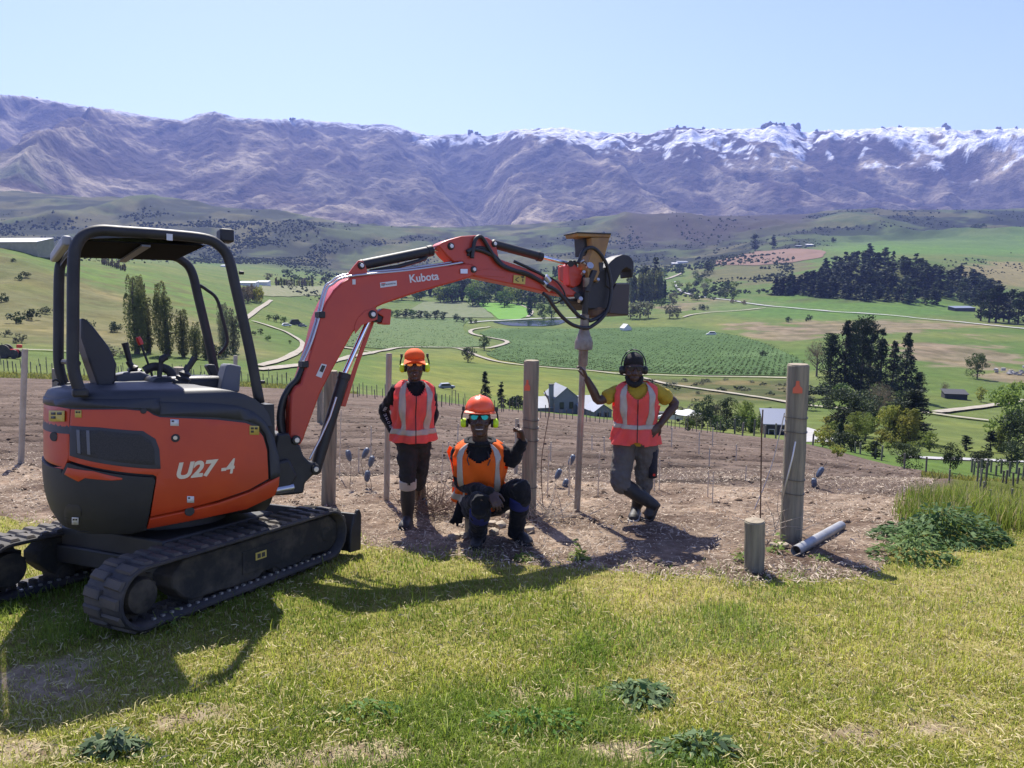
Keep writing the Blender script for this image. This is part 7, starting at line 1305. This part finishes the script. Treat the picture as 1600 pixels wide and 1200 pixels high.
def soil_litter():
    g = np.random.default_rng(23); n = 78000; px = g.uniform(-250, 1460, n); t = g.random(n) ** .9; d = np.exp(np.log(np.interp(px, xs, dl) * .97) * (1 - t) + np.log(np.interp(px, xs, ds) * 1.28) * t); B = surf(px, d); B[:, 2] += g.uniform(.003, .035, n); x, y = B[:, 0], B[:, 1]
    k = g.random(n) < .45 + .7 * fbm(x * 1.4, y * 1.4, 3) + .2 - .3 * t; B = B[k]; n = len(B); tone = g.random((n, 1)); col = (np.array([.25, .17, .11]) * (1 - tone) + np.array([.66, .56, .43]) * tone) * g.uniform(.6, 1.1, (n, 1))
    litter('straw_litter', B, .010 + .06 * g.random(n) ** 2.2, g.uniform(.0012, .0048, n), col, g, .3)
    n = 2500; px = g.uniform(-300, 1470, n); dd = np.exp(g.uniform(math.log(8.5), math.log(45), n)); k = (dd > np.interp(px, xs, ds) * 1.02) & (dd < edge_d(px) * .97); px, dd = px[k], dd[k]; B = surf(px, dd); n = len(B); B[:, 2] += .02
    litter('field_straw', B, g.uniform(.03, .10, n) * (.7 + dd / 25), .003 + .0004 * dd, np.array([.25, .20, .155]) * g.uniform(.5, 1.15, (n, 1)), g, .2)
    # clods
    n = 9500; px = g.uniform(-300, 1470, n); dd = np.exp(g.uniform(math.log(6.7), math.log(38), n)); k = (dd > np.interp(px, xs, dl) * 1.02) & (dd < edge_d(px) * .96) & (g.random(n) < .5 + fbm(px / 50, dd, 3)); px, dd = px[k], dd[k]; C = surf(px, dd); n = len(C); s = (.010 + .03 * g.random(n) ** 3) * (1 + dd / 22)
    ov = np.array([(1, 0, 0), (-1, 0, 0), (0, 1, 0), (0, -1, 0), (0, 0, 1), (0, 0, -.6)], float); of = np.array([(0, 2, 4), (2, 1, 4), (1, 3, 4), (3, 0, 4), (2, 0, 5), (1, 2, 5), (3, 1, 5), (0, 3, 5)])
    V = C[:, None, :] + ov[None] * s[:, None, None] * g.uniform(.55, 1.3, (n, 6, 1)) * [1, 1, .75]; th = g.random(n) * 6.28; c_, s_ = np.cos(th)[:, None], np.sin(th)[:, None]; dx, dy = V[..., 0] - C[:, None, 0], V[..., 1] - C[:, None, 1]; V[..., 0] = C[:, None, 0] + dx * c_ - dy * s_; V[..., 1] = C[:, None, 1] + dx * s_ + dy * c_
    F = (of[None] + (np.arange(n) * 6)[:, None, None]).reshape(-1, 3); tone = g.random((n, 1, 1)); col = (np.array([.075, .052, .038]) * (1 - tone) + np.array([.17, .125, .092]) * tone) * np.ones((n, 6, 1)); tag(np_mesh('soil_clods', V.reshape(-1, 3), F, mat('soil_clod', (0, 0, 0), .95, attr=True, bump=.5, bscale=60, spec=.1), col.reshape(-1, 3), smooth=False), kind='stuff')
soil_litter()
# far verge grass on the left edge of the field and in front of the right vineyard
def verge():
    g = np.random.default_rng(24); n = 24000; px = g.uniform(1440, 1900, n); d = np.exp(g.uniform(math.log(10.5), math.log(58), n)); B = surf(px, d); t = g.random((n, 1)); c = np.array([.12, .15, .025]) * (1 - t) + np.array([.26, .24, .06]) * t; k = d < edge_d(px); B, c, d = B[k], c[k], d[k]; blades('rank_grass', B, g.uniform(.05, .14, len(B)), .6, .004 + .0006 * d, c, M_tall, g)
    n = 9000; px = g.uniform(-100, 560, n); d = edge_d(px) * g.uniform(.985, 1.12, n); B = surf(px, d); t = g.random((n, 1)); c = np.array([.14, .16, .03]) * (1 - t) + np.array([.30, .27, .08]) * t; blades('verge_grass', B, g.uniform(.15, .5, n), .5, .05, c, M_tall, g)
verge()
# stones round the middle post
M_stone = mat('schist_stone', (.36, .29, .2), .85, c2=(.24, .2, .15), scale=12, bump=.4, bscale=30, c3=(.42, .35, .25), scale3=4)
r = random.Random(8)
STN = [(775, 800, 17, 'tan stone under the hand of the crouching man'), (790, 803, 16, 'flat tan stone between the crouching man\'s boots'), (768, 815, 15, 'pale stone leaning on the stump'), (782, 818, 14, 'stone behind the forward boot'), (772, 828, 14, 'low stone near the stump'), (826, 826, 14, 'square stone right of the forward boot'), (815, 812, 12, 'stone wedged behind the forward boot'), (709, 836, 14, 'brown stone left of the stump'), (725, 834, 12, 'pale stone beside the brown stone'), (762, 800, 11, 'small stone hidden behind the stump'), (1222, 852, 15, 'pink brown stone at the foot of the tall post'), (1208, 850, 10, 'small stone beside the tall post'), (720, 818, 9, 'small pale stone behind the stump'), (800, 796, 12, 'stone at the foot of the middle post')]
for px, py, w, lb in STN:
    p = G(px, py + 4); k = mpp(p); bm = bmesh.new(); bmesh.ops.create_icosphere(bm, subdivisions=2, radius=1); sx, sy, sz = w * k * r.uniform(.55, .7), w * k * r.uniform(.4, .6), w * k * r.uniform(.32, .48); sd = r.random() * 50; rot = Matrix.Rotation(r.random() * 3, 4, 'Z') @ Matrix.Rotation(r.uniform(-.3, .3), 4, 'X')
    for v in bm.verts: q = v.co.copy(); n_ = max(abs(q.x), abs(q.y), abs(q.z)); q = q.lerp(q / n_, .55); q *= 1 + .16 * (float(vnoise(np.array([q.x * 1.7 + sd]), np.array([q.y * 1.7 + q.z * 2.1]))[0]) - .5) * 2; v.co = rot @ Vector((q.x * sx, q.y * sy, q.z * sz))
    me = bpy.data.meshes.new('stone'); bm.to_mesh(me); bm.free(); me.materials.append(M_stone); smooth_mesh(me, 28); tag(link('stone', me, None, p + Vector((0, 0, sz * .6))), lb, 'stone')
# heap of dry prunings behind the left man and twigs by the posts
def twigs(name, px, py, n, rx, h, label, col, seed):
    g = random.Random(seed); p = G(px, py); mb = MB()
    for q in range(n):
        a = p + Vector((g.gauss(0, rx), g.gauss(0, rx * .5), g.random() * h * .4)); dr = Vector((g.gauss(0, 1), g.gauss(0, .7), abs(g.gauss(.25, .45)))).normalized(); l = g.uniform(.12, .42); mb.tube([a, a + dr * l * .5 + Vector((g.gauss(0, .03), 0, g.gauss(0, .02))), a + dr * l], [.004, .003, .0015], 4)
    o = mb.build(name, col, None, loc=p, kind=None); tag(o, label, 'prunings'); return o
M_twig = mat('dry_twig', (.2, .13, .09), .9, c2=(.13, .085, .06), scale=10)
twigs('dry_prunings', 678, 806, 150, .17, .3, 'heap of dry brown prunings behind the left man', M_twig, 3); twigs('dry_prunings', 850, 812, 60, .16, .2, 'grey twigs and stalks right of the middle post', mat('pale_twig', (.36, .3, .23), .9), 4); twigs('dry_prunings', 1222, 845, 26, .1, .3, 'thin dead stalks against the tall post', MATS['pale_twig'], 5)
p = G(848, 790); tag(MB().tube(crv([p, P(846, 720, p.y), P(858, 640, p.y), P(850, 610, p.y)], 5), .005, 5).build('vine_cane', M_twig, None, loc=p), 'thin bare cane rising right of the middle post', 'cane')
